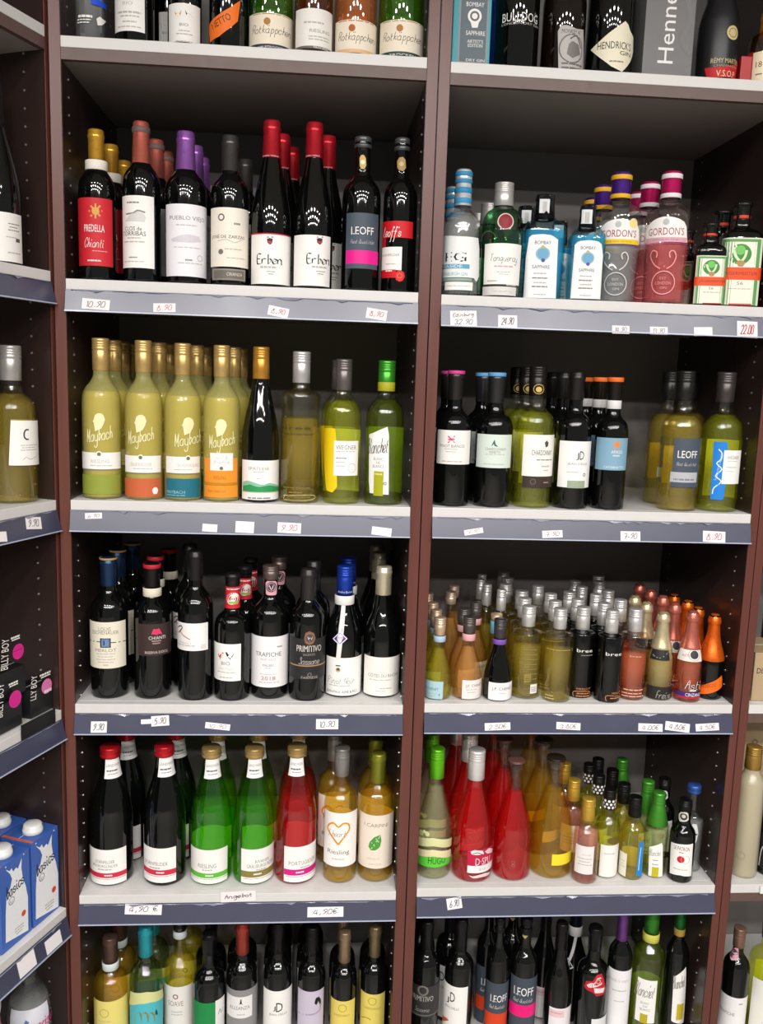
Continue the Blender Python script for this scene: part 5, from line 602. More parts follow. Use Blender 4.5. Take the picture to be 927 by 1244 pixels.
{'n': 'wine_bottle','c': 'bottle','l': 'pinot noir bottle with royal blue cap and diamond tag on a white ribbon, fourth shelf','row': 4,'bay': 'L','p': (0.5488,0.0771,0.9589),'H': 0.2799,'R': 0.0401,'s': 'burgundy','e': 2,'g': 'dark','f': None, 'cap': ('1d3fa6',0.2193,'screw'),'bands': [(0.1986,0.2184,'e6e4e0')],'cp': [('T','Andre Bonnet',0.1238,0.2268,0.0328,0.0051,'c0cce8',0)],'parts': [('F',(-1.0419,1.45,0.0011,0.0887),'f1efea',[('O',-0.2466,0.0621,0.0051,0.0021,'b8a030'),('D',-0.2471,0.063,0.003,'4a4a5a'),('B',-0.3833,-0.126,0.0699,0.0725,'4a4a5a'),('S','Pinot Noir',-0.0469,0.0384,0.0645,0.0148,'5a5654',0),('L',-0.7796,0.4126,0.0259,0.0277,'b9b5ae'),('T','JEAN-PAUL AIMÉ & FILS',-0.0424,0.0131,0.0711,0.0087,'5a5654',0)]),('F',[(-0.3689,0.084,0.0915),(-0.3088,0.0843,0.1982),(-0.2477,0.0845,0.1983),(-0.1866,0.0848,0.1983),(-0.1255,0.089,0.1984),(-0.0645,0.1164,0.1985),(-0.0034,0.1438,0.1985),(0.0577,0.1712,0.1986),(0.1178,0.1982,0.1986)],'e4e2de',[]),('F',[(-0.5962,0.1289,0.129),(-0.5303,0.127,0.1319),(-0.4628,0.125,0.1348),(-0.3953,0.1231,0.1377),(-0.3278,0.1211,0.1406),(-0.2603,0.1192,0.1436),(-0.1928,0.1172,0.1465),(-0.1252,0.1187,0.144),(-0.0577,0.1212,0.1415),(0.0098,0.1237,0.139),(0.0773,0.1263,0.1364),(0.1448,0.1288,0.1339),(0.2107,0.1313,0.1314)],'e4e0ee',[('G',[(-0.5227,0.1294,0.1295),(-0.4578,0.1276,0.1323),(-0.3916,0.1258,0.1351),(-0.3255,0.1239,0.1379),(-0.2593,0.122,0.1407),(-0.1931,0.1202,0.1435),(-0.1269,0.1216,0.1415),(-0.0607,0.1241,0.139),(0.0055,0.1266,0.1365),(0.0717,0.129,0.134),(0.1365,0.1314,0.1315)],'4a3a98'),('T','JMF',-0.1707,0.1312,0.0169,0.0075,'c8a860',0)])],'backs': [(0.5585,0.1624)],'d': 'bottle with royal blue cap','rz': -0.0358},
{'n': 'wine_bottle','c': 'bottle','l': 'burgundy bottle with cream capsule and plain white label, fourth shelf','row': 4,'bay': 'L','p': (0.632,0.0758,0.9589),'H': 0.2805,'R': 0.0399,'s': 'burgundy','e': 2,'g': 'dark','f': None, 'cap': ('d9d0b0',0.2204,'foil'),'bands': [],'cp': [],'parts': [('F',(-1.1073,1.45,0.0024,0.0909),'efece4',[('T','CÔTES DU RHÔNE',0.2021,0.0509,0.0737,0.0087,'8a8478',0),('O',0.1222,0.071,0.0094,0.0009,'e0dac8'),('L',-0.6286,0.6037,0.0395,0.0412,'b9b5ae'),('L',-0.0474,0.6233,0.0207,0.0229,'b9b5ae'),('L',-0.2551,0.2758,0.015,0.0167,'b9b5ae')])],'backs': [(0.632,0.2242),(0.632,0.3072)],'d': 'bottle with cream capsule','rz': -0.0816},
{'n': 'wine_bottle','c': 'bottle','l': 'small flared white wine bottle with light blue label and beige cap, fourth shelf','row': 4,'bay': 'R','p': (0.7529,0.0424,0.9628),'H': 0.1742,'R': 0.0293,'s': 'chenet','e': 2,'g': 'yellow','f': 0.1077,'cap': ('d9bda0',0.1373,'screw'),'bands': [(0.1236,0.1365,'a8c4d8')],'cp': [],'parts': [('F',(-1.2758,0.4291,0.001,0.0421),'a9cbd2',[('T','J.P. CHENET',-0.5243,0.0242,0.0354,0.0075,'5a6a70',0),('L',-0.8542,-0.0681,0.0141,0.0158,'b9b5ae'),('L',-0.7263,-0.1699,0.0082,0.0099,'b9b5ae'),('K',[(0.1524,0.0151),(0.1588,0.0109)],0.0012,'1a1816')])],'backs': [(0.7529,0.1042),(0.7529,0.166),(0.7529,0.2522)],'d': 'small flared white wine bottle with beige cap','rz': -0.1503},
{'n': 'wine_bottle','c': 'bottle','l': 'small flared rosé bottle with grey cap, pink collar and white label, fourth shelf','row': 4,'bay': 'R','p': (0.817,0.0457,0.9628),'H': 0.1757,'R': 0.0317,'s': 'chenet','e': 2,'g': 'peach','f': 0.1115,'cap': ('5c5652',0.1406,'screw'),'bands': [(0.126,0.1406,'e0a8a8')],'cp': [],'parts': [('F',(-0.2915,1.45,0.001,0.045),'efe2de',[('T','J.P. CHENET',0.6113,0.0323,0.0419,0.0075,'5a5450',0),('L',-0.0138,0.7589,0.0235,0.0252,'b9b5ae'),('L',0.0698,0.6402,0.0176,0.0193,'b9b5ae')])],'backs': [(0.8166,0.1123),(0.8528,0.1682)],'d': 'small flared rosé bottle with grey cap','rz': -0.1851},
{'n': 'wine_bottle','c': 'bottle','l': 'small flared rosé bottle with beige cap, last of the rosé line, fourth shelf','row': 4,'bay': 'R','p': (0.8004,0.207,0.9628),'H': 0.19,'R': 0.0303,'s': 'chenet','e': 2,'g': 'peach','f': 0.1289,'cap': ('c8b09a',0.1629,'screw'),'bands': [],'cp': [],'parts': [],'backs': [(0.8166,0.2687)],'d': 'small rosé bottle with beige cap','rz': -0.1617},
{'n': 'wine_bottle','c': 'bottle','l': 'small flared dark red bottle with grey cap and purple collar, fourth shelf','row': 4,'bay': 'R','p': (0.8827,0.0385,0.9628),'H': 0.1736,'R': 0.0312,'s': 'chenet','e': 2,'g': 'dark','f': None, 'cap': ('4c484a',0.1335,'screw'),'bands': [(0.1206,0.1318,'7a4ea8')],'cp': [],'parts': [('F',(-0.6116,1.45,0.001,0.0419),'efeeec',[('T','J.P. CHENET',0.4503,0.0279,0.049,0.0083,'5a5654',0),('L',0.1425,0.6116,0.0177,0.0194,'b9b5ae')])],'backs': [],'d': 'small flared dark red bottle','rz': -0.2214},
{'n': 'wine_bottle','c': 'bottle','l': 'small flared white wine bottle with blue collar behind the dark red one, fourth shelf','row': 4,'bay': 'R','p': (0.8897,0.1125,0.9628),'H': 0.164,'R': 0.0293,'s': 'chenet','e': 2,'g': 'yellow','f': None, 'cap': ('d9bda0',0.1513,'screw'),'bands': [(0.1214,0.1505,'6aa8c0')],'cp': [],'parts': [],'backs': [],'d': '','rz': -0.2164},
{'n': 'wine_bottle','c': 'bottle','l': 'small square shouldered pale yellow bottle with white back sticker, fourth shelf','row': 4,'bay': 'R','p': (0.9476,0.0561,0.9628),'H': 0.198,'R': 0.0328,'s': 'bree','e': 2,'g': 'straw','f': 0.1156,'cap': ('d0cecb',0.1559,'screw'),'bands': [],'cp': [],'parts': [('F',(0.3761,0.8919,0.0131,0.0334),'e8e4e0',[('L',0.4219,0.8088,0.026,0.0273,'1a1816'),('L',0.43,0.8198,0.0218,0.0231,'1a1816'),('L',0.4381,0.8309,0.0176,0.0188,'1a1816')]),('F',(-0.5086,1.2784,0.0231,0.1248),None, [('L',-0.1901,0.7027,0.1098,0.1111,'8a8a50'),('L',-0.1713,0.7283,0.0991,0.1003,'8a8a50'),('L',-0.1526,0.7547,0.0883,0.0896,'8a8a50'),('L',-0.1339,0.7817,0.0775,0.0788,'8a8a50'),('L',-0.1152,0.8096,0.0667,0.068,'8a8a50'),('L',-0.0965,0.8384,0.0559,0.0572,'8a8a50'),('L',-0.0779,0.8683,0.045,0.0463,'8a8a50'),('L',-0.0592,0.8994,0.0342,0.0354,'8a8a50')])],'backs': [(0.9542,0.1246),(0.9644,0.1943),(0.9401,0.2586),(0.9586,0.3249),(0.9632,0.3935)],'d': 'small pale yellow bottle, left one of two such lines','rz': -0.2536},
{'n': 'wine_bottle','c': 'bottle','l': 'small square shouldered pale yellow bottle with embossed lines beside the dark ones, fourth shelf','row': 4,'bay': 'R','p': (1.011,0.0344,0.9628),'H': 0.1995,'R': 0.031,'s': 'bree','e': 2,'g': 'straw','f': 0.1166,'cap': ('d0cecb',0.1572,'screw'),'bands': [],'cp': [],'parts': [('F',(-1.0625,1.384,0.0051,0.1191),None, [('L',-0.8802,0.9132,0.1154,0.1166,'b8a860'),('L',-0.7501,-0.1475,0.0136,0.0152,'d8c880'),('L',-0.7325,-0.0581,0.0072,0.0089,'d8c880')])],'backs': [(1.0172,0.0994),(1.0243,0.1642),(1.014,0.24)],'d': 'small pale yellow bottle, right one of two such lines','rz': -0.2898},
{'n': 'wine_bottle','c': 'bottle','l': 'small clear square shouldered bottle far back with silver cap, fourth shelf','row': 4,'bay': 'R','p': (0.911,0.1686,0.9628),'H': 0.2066,'R': 0.0233,'s': 'bree','e': 2,'g': 'straw','f': 0.1143,'cap': ('d0cecb',0.1593,'screw'),'bands': [],'cp': [],'parts': [],'backs': [(0.8863,0.2161),(0.8819,0.2704),(0.894,0.3188)],'d': 'small clear bottle in the line behind the blue collar bottle','rz': -0.2209},
{'n': 'wine_bottle','c': 'bottle','l': 'small square shouldered black bottle with white letters, fourth shelf','row': 4,'bay': 'R','p': (1.0697,0.0603,0.9628),'H': 0.1965,'R': 0.03,'s': 'bree','e': 2,'g': 'dark','f': 0.1011,'cap': ('d0cecb',0.1488,'screw'),'bands': [],'cp': [],'parts': [('F',(-0.4042,1.45,0.001,0.113),None, [('T','bree',0.31,0.1074,0.0352,0.0075,'f1efea',0),('L',0.0423,0.9339,0.0962,0.0981,'8a8680'),('T','MERLOT',0.427,0.0216,0.0327,0.0043,'c8824c',0),('K',[(-0.2929,0.0022),(-0.375,0.0113),(-0.1369,0.0156),(0.8433,0.0154),(0.9717,0.006)],0.0014,'c8824c'),('L',-0.0949,0.8628,0.0099,0.0123,'c8824c'),('L',-0.1419,0.8827,0.0042,0.0066,'c8824c')])],'backs': [(1.0782,0.1294),(1.0785,0.1987)],'d': 'small black bottle, left one of two such lines','rz': -0.3157},
{'n': 'wine_bottle','c': 'bottle','l': 'small square shouldered black bottle standing against the pink one, fourth shelf','row': 4,'bay': 'R','p': (1.124,0.0319,0.9628),'H': 0.1981,'R': 0.028,'s': 'bree','e': 2,'g': 'dark','f': 0.1021,'cap': ('d0cecb',0.1499,'screw'),'bands': [],'cp': [],'parts': [('F',(-0.6496,1.2994,0.001,0.1137),None, [('T','bree',0.3811,0.1085,0.0363,0.0075,'f1efea',0),('T','MERLOT',0.7925,0.0217,0.0224,0.0044,'c8824c',0),('K',[(0.0208,0.0039),(-0.0649,0.0131),(0.211,0.0168),(1.3115,0.0125)],0.0014,'c8824c'),('L',0.29,1.3804,0.0094,0.0118,'c8824c')])],'backs': [(1.126,0.0911),(1.1327,0.1702),(1.1209,0.2428),(1.1226,0.3041)],'d': 'small black bottle, right one of two such lines','rz': -0.3479},
{'n': 'wine_bottle','c': 'bottle','l': 'small square shouldered salmon pink bottle with silver cap, fourth shelf','row': 4,'bay': 'R','p': (1.1826,0.0484,0.9628),'H': 0.1971,'R': 0.0297,'s': 'bree','e': 2,'g': 'salmon','f': 0.1013,'cap': ('d0cecb',0.1491,'screw'),'bands': [],'cp': [],'parts': [('F',(-0.9852,1.45,0.001,0.1097),None, [('T','bree',0.2133,0.0992,0.0246,0.0042,'f0b8a0',0),('L',-0.4767,1.0474,0.0224,0.0247,'f0b8a0'),('L',-0.63,0.9202,0.0147,0.0166,'f0b8a0'),('L',-0.6102,1.1258,0.0082,0.0101,'f0b8a0')])],'backs': [(1.1753,0.1267),(1.1756,0.2134),(1.1849,0.3064),(1.2022,0.3665)],'d': 'small pink bottle with silver cap','rz': -0.3737},
{'n': 'wine_bottle','c': 'bottle','l': 'small sparkling wine bottle with cream gold foil and black labels, fourth shelf','row': 4,'bay': 'R','p': (1.2446,0.0474,0.9628),'H': 0.1912,'R': 0.0291,'s': 'champagne','e': 2,'g': 'honey','f': 0.1491,'cap': ('d3c49c',0.1124,'champ'),'bands': [],'cp': [],'parts': [('F',(-0.914,1.45,0.001,0.031),'262424',[('S','Freixe',0.5426,0.0134,0.0369,0.0162,'c8c0b0',0),('L',0.0853,0.7715,0.0016,0.0038,'8a8680')]),('F',(-0.8422,0.7439,0.0909,0.1117),'201e1e',[('K',[(-0.6516,0.0999),(-0.0134,0.0954),(0.6856,0.109)],0.002,'8a8478')])],'backs': [(1.2373,0.1283),(1.2328,0.1895)],'d': 'small sparkling bottle with cream gold foil','rz': -0.4038},
{'n': 'wine_bottle','c': 'bottle','l': 'small rosé sparkling bottle with copper foil and white collar, fourth shelf','row': 4,'bay': 'R','p': (1.3044,0.0349,0.9628),'H': 0.1982,'R': 0.0288,'s': 'champagne','e': 2,'g': 'salmon','f': 0.1529,'cap': ('c9705f',0.1165,'champ'),'bands': [],'cp': [],'parts': [('F',(-1.0435,1.1068,0.0922,0.1167),'e8e0d8',[('D',0.4123,0.1071,0.0089,'3a3840'),('O',0.4123,0.1071,0.0129,0.0015,'b8a8a0'),('T','ASTI',-0.3254,0.1041,0.0162,0.0052,'8a8078',0)]),('F',(-0.4465,1.2236,0.0258,0.0646),None, [('S','Asti',0.5704,0.0412,0.0399,0.0209,'f1efea',0),('L',0.2138,0.7188,0.0264,0.0293,'f1efea')]),('F',(-0.8467,1.1901,0.011,0.0233),'3a2a78',[('T','CINZANO',0.5637,0.0183,0.0359,0.0076,'f1efea',0)]),('F',(-0.8252,1.2337,0.01,0.0138),'c81e28',[])],'backs': [(1.291,0.0991),(1.2894,0.1633),(1.2832,0.224),(1.279,0.2847)],'d': 'small rosé sparkling bottle with copper foil','rz': -0.4345},
{'n': 'wine_bottle','c': 'bottle','l': 'small dark sparkling bottle with bright orange foil and slanted orange label, fourth shelf','row': 4,'bay': 'R','p': (1.362,0.0512,0.9628),'H': 0.1864,'R': 0.0279,'s': 'champagne','e': 2,'g': 'dark','f': None, 'cap': ('ef6c1c',0.0867,'champ'),'bands': [],'cp': [],'parts': [('F',[(-0.7301,0.0262,0.0273),(-0.588,0.0092,0.0294),(-0.4419,0.0105,0.0315),(-0.2957,0.0117,0.0337),(-0.1496,0.0129,0.0358),(-0.0034,0.0142,0.0381),(0.1427,0.0156,0.0404),(0.2889,0.0172,0.0428),(0.435,0.0189,0.0451),(0.5812,0.0205,0.0477),(0.7273,0.0221,0.0503),(0.8735,0.024,0.053),(1.0197,0.0258,0.0556),(1.1658,0.0276,0.0475),(1.3079,0.0294,0.0299)],'ef6c1c',[('T','PROSECCO',-0.0248,0.0317,0.0327,0.008,'6a3010',14)])],'backs': [(1.3501,0.109),(1.3515,0.168),(1.343,0.2264)],'d': 'small dark sparkling bottle with orange foil','rz': -0.4573},
{'n': 'wine_bottle','c': 'bottle','l': 'dark litre wine bottle with red cap at the left end, two line label, fifth shelf','row': 5,'bay': 'L','p': (0.0511,0.0729,0.5334),'H': 0.3014,'R': 0.0458,'s': 'liter','e': 2,'g': 'dark','f': None, 'cap': ('cf202a',0.2792,'screw2'),'bands': [],'cp': [],'parts': [('F',(-1.3962,0.7019,0.004,0.0856),'f1efea',[('T','DORNFELDER',-0.3461,0.0576,0.0425,0.0073,'8a8680',0),('T','SPÄTBURGUNDER',-0.3818,0.0485,0.0586,0.0073,'8a8680',0),('L',-0.674,0.0068,0.0386,0.0418,'b9b5ae'),('B',-1.4568,0.6955,0.021,0.032,'cf2a46'),('L',-0.3551,0.0026,0.0249,0.0281,'f1efea'),('B',-1.1224,0.6695,0.0177,0.0186,'cf2a46')]),('F',(-0.5822,1.45,0.2367,0.2807),'eeecea',[('T','LANDWEIN',0.4074,0.2646,0.0325,0.0059,'8a8680',0),('L',-0.39,0.7746,0.2519,0.2548,'5a5654'),('L',-0.2517,0.7523,0.2453,0.2469,'8a8680')])],'backs': [(0.0649,0.1667)],'d': 'dark litre bottle with red cap at the left end','rz': 0.2353},
{'n': 'wine_bottle','c': 'bottle','l': 'dark litre wine bottle with red cap and one line label, fifth shelf','row': 5,'bay': 'L','p': (0.1667,0.0703,0.5334),'H': 0.3062,'R': 0.0454,'s': 'liter','e': 2,'g': 'dark','f': None, 'cap': ('cf202a',0.2833,'screw2'),'bands': [],'cp': [],'parts': [('F',(-1.3154,0.5312,0.0097,0.0894),'f1efea',[('T','DORNFELDER',-0.507,0.0532,0.0575,0.0082,'8a8680',0),('L',-0.784,-0.2378,0.0419,0.0451,'b9b5ae'),('B',-1.3299,0.5297,0.0272,0.0391,'cf2a46'),('L',-0.4207,-0.048,0.0316,0.0348,'f1efea'),('B',-1.0688,0.5077,0.024,0.0249,'cf2a46')]),('F',(-0.6537,1.45,0.2413,0.2849),'eeecea',[('T','LANDWEIN',0.3459,0.269,0.0325,0.006,'8a8680',0),('L',-0.4456,0.7567,0.2563,0.2592,'5a5654'),('L',-0.2955,0.7427,0.2499,0.2515,'8a8680')])],'backs': [(0.1776,0.1636)],'d': 'dark litre bottle with red cap beside the green one','rz': 0.1742},
{'n': 'wine_bottle','c': 'bottle','l': 'green litre riesling bottle with gold cap and lime band label, fifth shelf','row': 5,'bay': 'L','p': (0.2679,0.0702,0.5334),'H': 0.3009,'R': 0.0445,'s': 'liter','e': 2,'g': 'limegreen','f': 0.1809,'cap': ('b99a5e',0.2799,'screw2'),'bands': [],'cp': [],'parts': [('F',(-1.3381,0.8831,0.001,0.0841),'f1efea',[('T','RIESLING',-0.2161,0.0464,0.0407,0.0092,'8a8680',0),('L',-0.4501,0.052,0.0358,0.0386,'b9b5ae'),('B',-1.3402,0.8867,0.0188,0.0298,'62b83a'),('L',-0.2885,0.0904,0.0227,0.0259,'f1efea'),('B',-1.0878,0.9014,0.0155,0.0164,'62b83a')]),('F',(-0.7605,1.1439,0.2368,0.2815),'eeecea',[('T','LANDWEIN',0.1885,0.2651,0.0296,0.006,'8a8680',0),('L',-0.525,0.6247,0.2521,0.255,'5a5654'),('L',-0.3577,0.6237,0.2455,0.2472,'8a8680')]),('K',(-1.0634,1.2237,0.004,0.0941),'f0eee6',[])],'backs': [(0.2707,0.1623)],'d': 'green litre riesling bottle','rz': 0.1193},
{'n': 'wine_bottle','c': 'bottle','l': 'green litre wine bottle with gold cap and olive band label, fifth shelf','row': 5,'bay': 'L','p': (0.3609,0.0699,0.5334),'H': 0.301,'R': 0.0446,'s': 'liter','e': 2,'g': 'limegreen','f': 0.1807,'cap': ('b99a5e',0.2801,'screw2'),'bands': [],'cp': [],'parts': [('F',(-0.6278,1.45,0.0013,0.0851),'f1efea',[('T','RIVANER',0.4631,0.056,0.0331,0.0074,'8a8680',0),('T','GRAUBURGUNDER',0.4248,0.0455,0.067,0.0084,'8a8680',0),('L',0.1341,0.6569,0.0353,0.0381,'b9b5ae'),('B',-0.6241,1.45,0.0194,0.0343,'8a7c42'),('L',0.0132,0.4039,0.0252,0.0285,'f1efea'),('B',-0.5088,1.45,0.0158,0.0167,'8a7c42')]),('F',(-0.8168,0.9902,0.2385,0.2818),'eeecea',[('T','LANDWEIN',0.0749,0.266,0.0273,0.006,'8a8680',0),('L',-0.5687,0.5084,0.2532,0.2562,'5a5654'),('L',-0.3918,0.5202,0.247,0.2486,'8a8680')]),('K',(-1.2303,0.6178,0.0042,0.0943),'f0eee6',[])],'backs': [(0.363,0.1622)],'d': 'green litre bottle with olive band label','rz': 0.0682},
{'n': 'wine_bottle','c': 'bottle','l': 'pink litre rosé bottle with gold cap and magenta band label, fifth shelf','row': 5,'bay': 'L','p': (0.4537,0.07,0.5334),'H': 0.3038,'R': 0.045,'s': 'liter','e': 2,'g': 'rose2','f': 0.1967,'cap': ('b99a5e',0.2828,'screw2'),'bands': [],'cp': [],'parts': [('F',(-0.5664,1.45,0.0074,0.0902),'f1efea',[('T','PORTUGIESER',0.4192,0.0516,0.0661,0.0093,'8a8680',0),('L',0.2439,0.7496,0.0398,0.0426,'b9b5ae'),('B',-0.559,1.45,0.0233,0.0373,'cf1e84'),('L',0.0384,0.4313,0.0286,0.0319,'f1efea'),('B',-0.4464,1.45,0.0197,0.0206,'cf1e84')]),('F',(-0.9669,0.8463,0.242,0.2845),'eeecea',[('T','LANDWEIN',-0.0627,0.269,0.0276,0.006,'8a8680',0),('L',-0.6846,0.4078,0.2562,0.2592,'5a5654'),('L',-0.489,0.4315,0.2503,0.2519,'8a8680')]),('K',(-1.3,0.5001,0.0317,0.1021),'f0eee6',[])],'backs': [(0.4557,0.1665)],'d': 'pink litre rosé bottle','rz': 0.0168},
{'n': 'wine_bottle','c': 'bottle','l': 'white wine bottle with an orange heart on the label, fifth shelf','row': 5,'bay': 'L','p': (0.5525,0.0654,0.5334),'H': 0.3012,'R': 0.0374,'s': 'slim','e': 2,'g': 'gold','f': 0.2133,'cap': ('8f8b88',0.2392,'screw'),'bands': [],'cp': [],'parts': [('F',(-1.1951,1.2339,0.0411,0.1666),'f1efea',[('K',[(-0.0899,0.093),(-0.3322,0.1038),(-0.6293,0.1165),(-0.8274,0.1276),(-0.6464,0.1384),(-0.3828,0.1421),(-0.1171,0.1344),(0.1745,0.1426),(0.4649,0.14),(0.5528,0.1281),(0.3351,0.1152),(0.064,0.1023),(-0.0899,0.093)],0.0041,'e8951c'),('S','I heart',-0.1829,0.1186,0.0422,0.0147,'3a3430',0),('T','Riesling',-0.0999,0.0736,0.0504,0.013,'77726c',0),('L',-0.4495,0.2802,0.0576,0.0599,'b9b5ae')]),('K',(-1.0753,1.2428,0.0755,0.1404),'f6ec9a',[])],'backs': [(0.5377,0.142)],'d': 'white wine bottle with orange heart label','rz': -0.0381},
{'n': 'wine_bottle','c': 'bottle','l': 'white wine bottle with a green leaf on a pale label and olive capsule, fifth shelf','row': 5,'bay': 'L','p': (0.6329,0.0699,0.5334),'H': 0.2866,'R': 0.039,'s': 'bordeaux','e': 2,'g': 'gold','f': 0.2124,'cap': ('8c8f2e',0.2212,'foil'),'bands': [],'cp': [],'parts': [('F',(-1.3433,1.2538,0.0339,0.1591),'eadccb',[('T','I CARPINI',-0.012,0.1352,0.0553,0.0083,'8a8680',0),('G',[(-0.4103,0.0845,0.0848),(-0.3451,0.081,0.0956),(-0.2783,0.0774,0.0991),(-0.2116,0.0768,0.1027),(-0.1449,0.0771,0.1062),(-0.0782,0.0774,0.1086),(-0.0115,0.0777,0.1098),(0.0552,0.0793,0.111),(0.1219,0.0813,0.1121),(0.1886,0.0833,0.1133),(0.2554,0.0872,0.1144),(0.3206,0.1001,0.1007)],'4c9a3c'),('K',[(-0.3975,0.0679),(-0.094,0.0905),(0.2435,0.1119)],0.0018,'eadccb'),('K',[(-0.2327,0.0954),(-0.0468,0.087)],0.0014,'eadccb'),('K',[(0.0042,0.1057),(0.1667,0.0963)],0.0014,'eadccb'),('T','PINOT',-0.1064,0.057,0.0256,0.0042,'b9b5ae',0),('T','GRIGIO',-0.0132,0.0441,0.0282,0.0042,'b9b5ae',0)]),('K',(-1.2784,1.0177,0.0716,0.1446),'f6e880',[])],'backs': [(0.6329,0.1511)],'d': 'white wine bottle with green leaf label','rz': -0.0824},
{'n': 'wine_bottle','c': 'bottle','l': 'clear sparkling bottle with lime cap and green label reading HUGO, fifth shelf','row': 5,'bay': 'R','p': (0.7634,0.0678,0.54),'H': 0.2922,'R': 0.0398,'s': 'hugo','e': 2,'g': 'pale','f': 0.205,'cap': ('6cc824',0.2256,'screw'),'bands': [],'cp': [],'parts': [('F',[(-1.0775,0.0445,0.0469),(-0.9017,0.0304,0.0491),(-0.7208,0.0301,0.0513),(-0.5399,0.0299,0.0534),(-0.359,0.0299,0.0554),(-0.1781,0.03,0.0557),(0.0028,0.0301,0.0559),(0.1837,0.0303,0.0562),(0.3646,0.0309,0.0556),(0.5455,0.0315,0.0541),(0.7264,0.0321,0.0526),(0.9073,0.0322,0.0511),(1.0882,0.0316,0.0496),(1.2691,0.031,0.0481),(1.4449,0.0304,0.0466)],'5cc83c',[('T','HUGO',0.2464,0.0462,0.0399,0.016,'2a4a20',0)]),('F',[(-1.1371,0.0891,0.0909),(-0.9571,0.0726,0.0925),(-0.7719,0.0743,0.094),(-0.5868,0.0759,0.0956),(-0.4016,0.0776,0.0972),(-0.2164,0.0793,0.0988),(-0.0313,0.081,0.1003),(0.1539,0.0804,0.0994),(0.339,0.0786,0.0977),(0.5242,0.0767,0.096),(0.7094,0.0749,0.0942),(0.8945,0.073,0.0925),(1.0797,0.0711,0.0908),(1.2648,0.0693,0.089),(1.4448,0.0675,0.0874)],'d8d8a0',[('D',-0.7844,0.1052,0.0065,'c8d088'),('D',-0.3784,0.1072,0.0056,'d8dca0'),('D',-0.5623,0.1104,0.0037,'e8e8c0')]),('F',[(-1.0654,0.0618,0.0642),(-0.8904,0.0492,0.0656),(-0.7103,0.0507,0.0671),(-0.5303,0.0523,0.0686),(-0.3503,0.0539,0.07),(-0.1703,0.0554,0.0715),(0.0098,0.057,0.073),(0.1898,0.0561,0.072),(0.3698,0.0541,0.0704),(0.5499,0.0522,0.0688),(0.7299,0.0503,0.0673),(0.9099,0.0484,0.0657),(1.0899,0.0465,0.0641),(1.27,0.0445,0.0625),(1.445,0.0427,0.044)],'e2d6a8',[('S','Spritz',0.3241,0.0648,0.0441,0.0112,'f4f0d8',0)])],'backs': [(0.7634,0.1506)],'d': 'clear sparkling bottle with lime cap','rz': -0.1539},
{'n': 'wine_bottle','c': 'bottle','l': 'bright red spritz bottle with white cap and red white label, fifth shelf','row': 5,'bay': 'R','p': (0.8505,0.058,0.54),'H': 0.293,'R': 0.0446,'s': 'hugo','e': 2,'g': 'spritz','f': 0.2234,'cap': ('e8e4e2',0.2271,'screw'),'bands': [],'cp': [],'parts': [('F',(-0.211,1.45,0.0249,0.0805),'c41c44',[('T','D·SPU',0.6286,0.0514,0.0388,0.0172,'f0d8dc',0),('B',-0.1908,1.45,0.0249,0.0419,'f0eeec'),('T','SECCO',0.5731,0.0333,0.0176,0.0057,'8a8680',0),('G',[(-0.0783,0.0752,0.0755),(-0.0099,0.069,0.0771),(0.0598,0.0687,0.0786),(0.1295,0.0684,0.0801),(0.1993,0.0681,0.0795),(0.269,0.068,0.0789),(0.3387,0.0681,0.0783),(0.4084,0.0681,0.0777),(0.4782,0.0682,0.0771),(0.5479,0.0683,0.0765),(0.6162,0.0684,0.0686)],'e8e0e0'),('G',[(0.6598,0.0735,0.0735),(0.7302,0.0705,0.0748),(0.8022,0.0675,0.076),(0.8741,0.0659,0.0772),(0.9461,0.065,0.0776),(1.0181,0.064,0.076),(1.0901,0.0631,0.0744),(1.1621,0.0622,0.0728),(1.2341,0.0612,0.0712),(1.306,0.0603,0.0696),(1.378,0.0593,0.068),(1.4484,0.0651,0.0664)],'e8d0d0'),('K',[(0.0412,0.0705),(0.2914,0.0734),(0.5505,0.0672)],0.0014,'1a1816')]),('F',[(-0.115,0.019,0.019),(-0.0252,0.0163,0.0183),(0.0672,0.0136,0.0175),(0.1596,0.0128,0.018),(0.252,0.0131,0.019),(0.3444,0.0135,0.02),(0.4368,0.0138,0.0207),(0.5292,0.014,0.0211),(0.6216,0.0137,0.0214),(0.714,0.0134,0.0218),(0.8064,0.0131,0.0209),(0.8988,0.0128,0.0198),(0.9912,0.0125,0.0186),(1.0836,0.0133,0.0175),(1.1735,0.0163,0.0164)],'e8d0d0',[])],'backs': [(0.851,0.1504),(0.838,0.246)],'d': 'bright red spritz bottle with white cap','rz': -0.2018},
{'n': 'wine_bottle','c': 'bottle','l': 'unlabelled bright red bottle with a glass stopper, fifth shelf','row': 5,'bay': 'R','p': (0.941,0.0603,0.54),'H': 0.2681,'R': 0.0428,'s': 'prosecco','e': 2,'g': 'spritz','f': 0.1969,'cap': ('8a6058',0.2654,'stopper'),'bands': [],'cp': [],'parts': [('F',(0.0337,0.2975,0.0346,0.0505),None, [('O',0.1285,0.0467,0.0038,0.0014,'a86060'),('O',0.138,0.0392,0.0038,0.0014,'a86060')])],'backs': [(0.9385,0.1738),(0.9318,0.2624)],'d': 'unlabelled red bottle with glass stopper','rz': -0.2495},
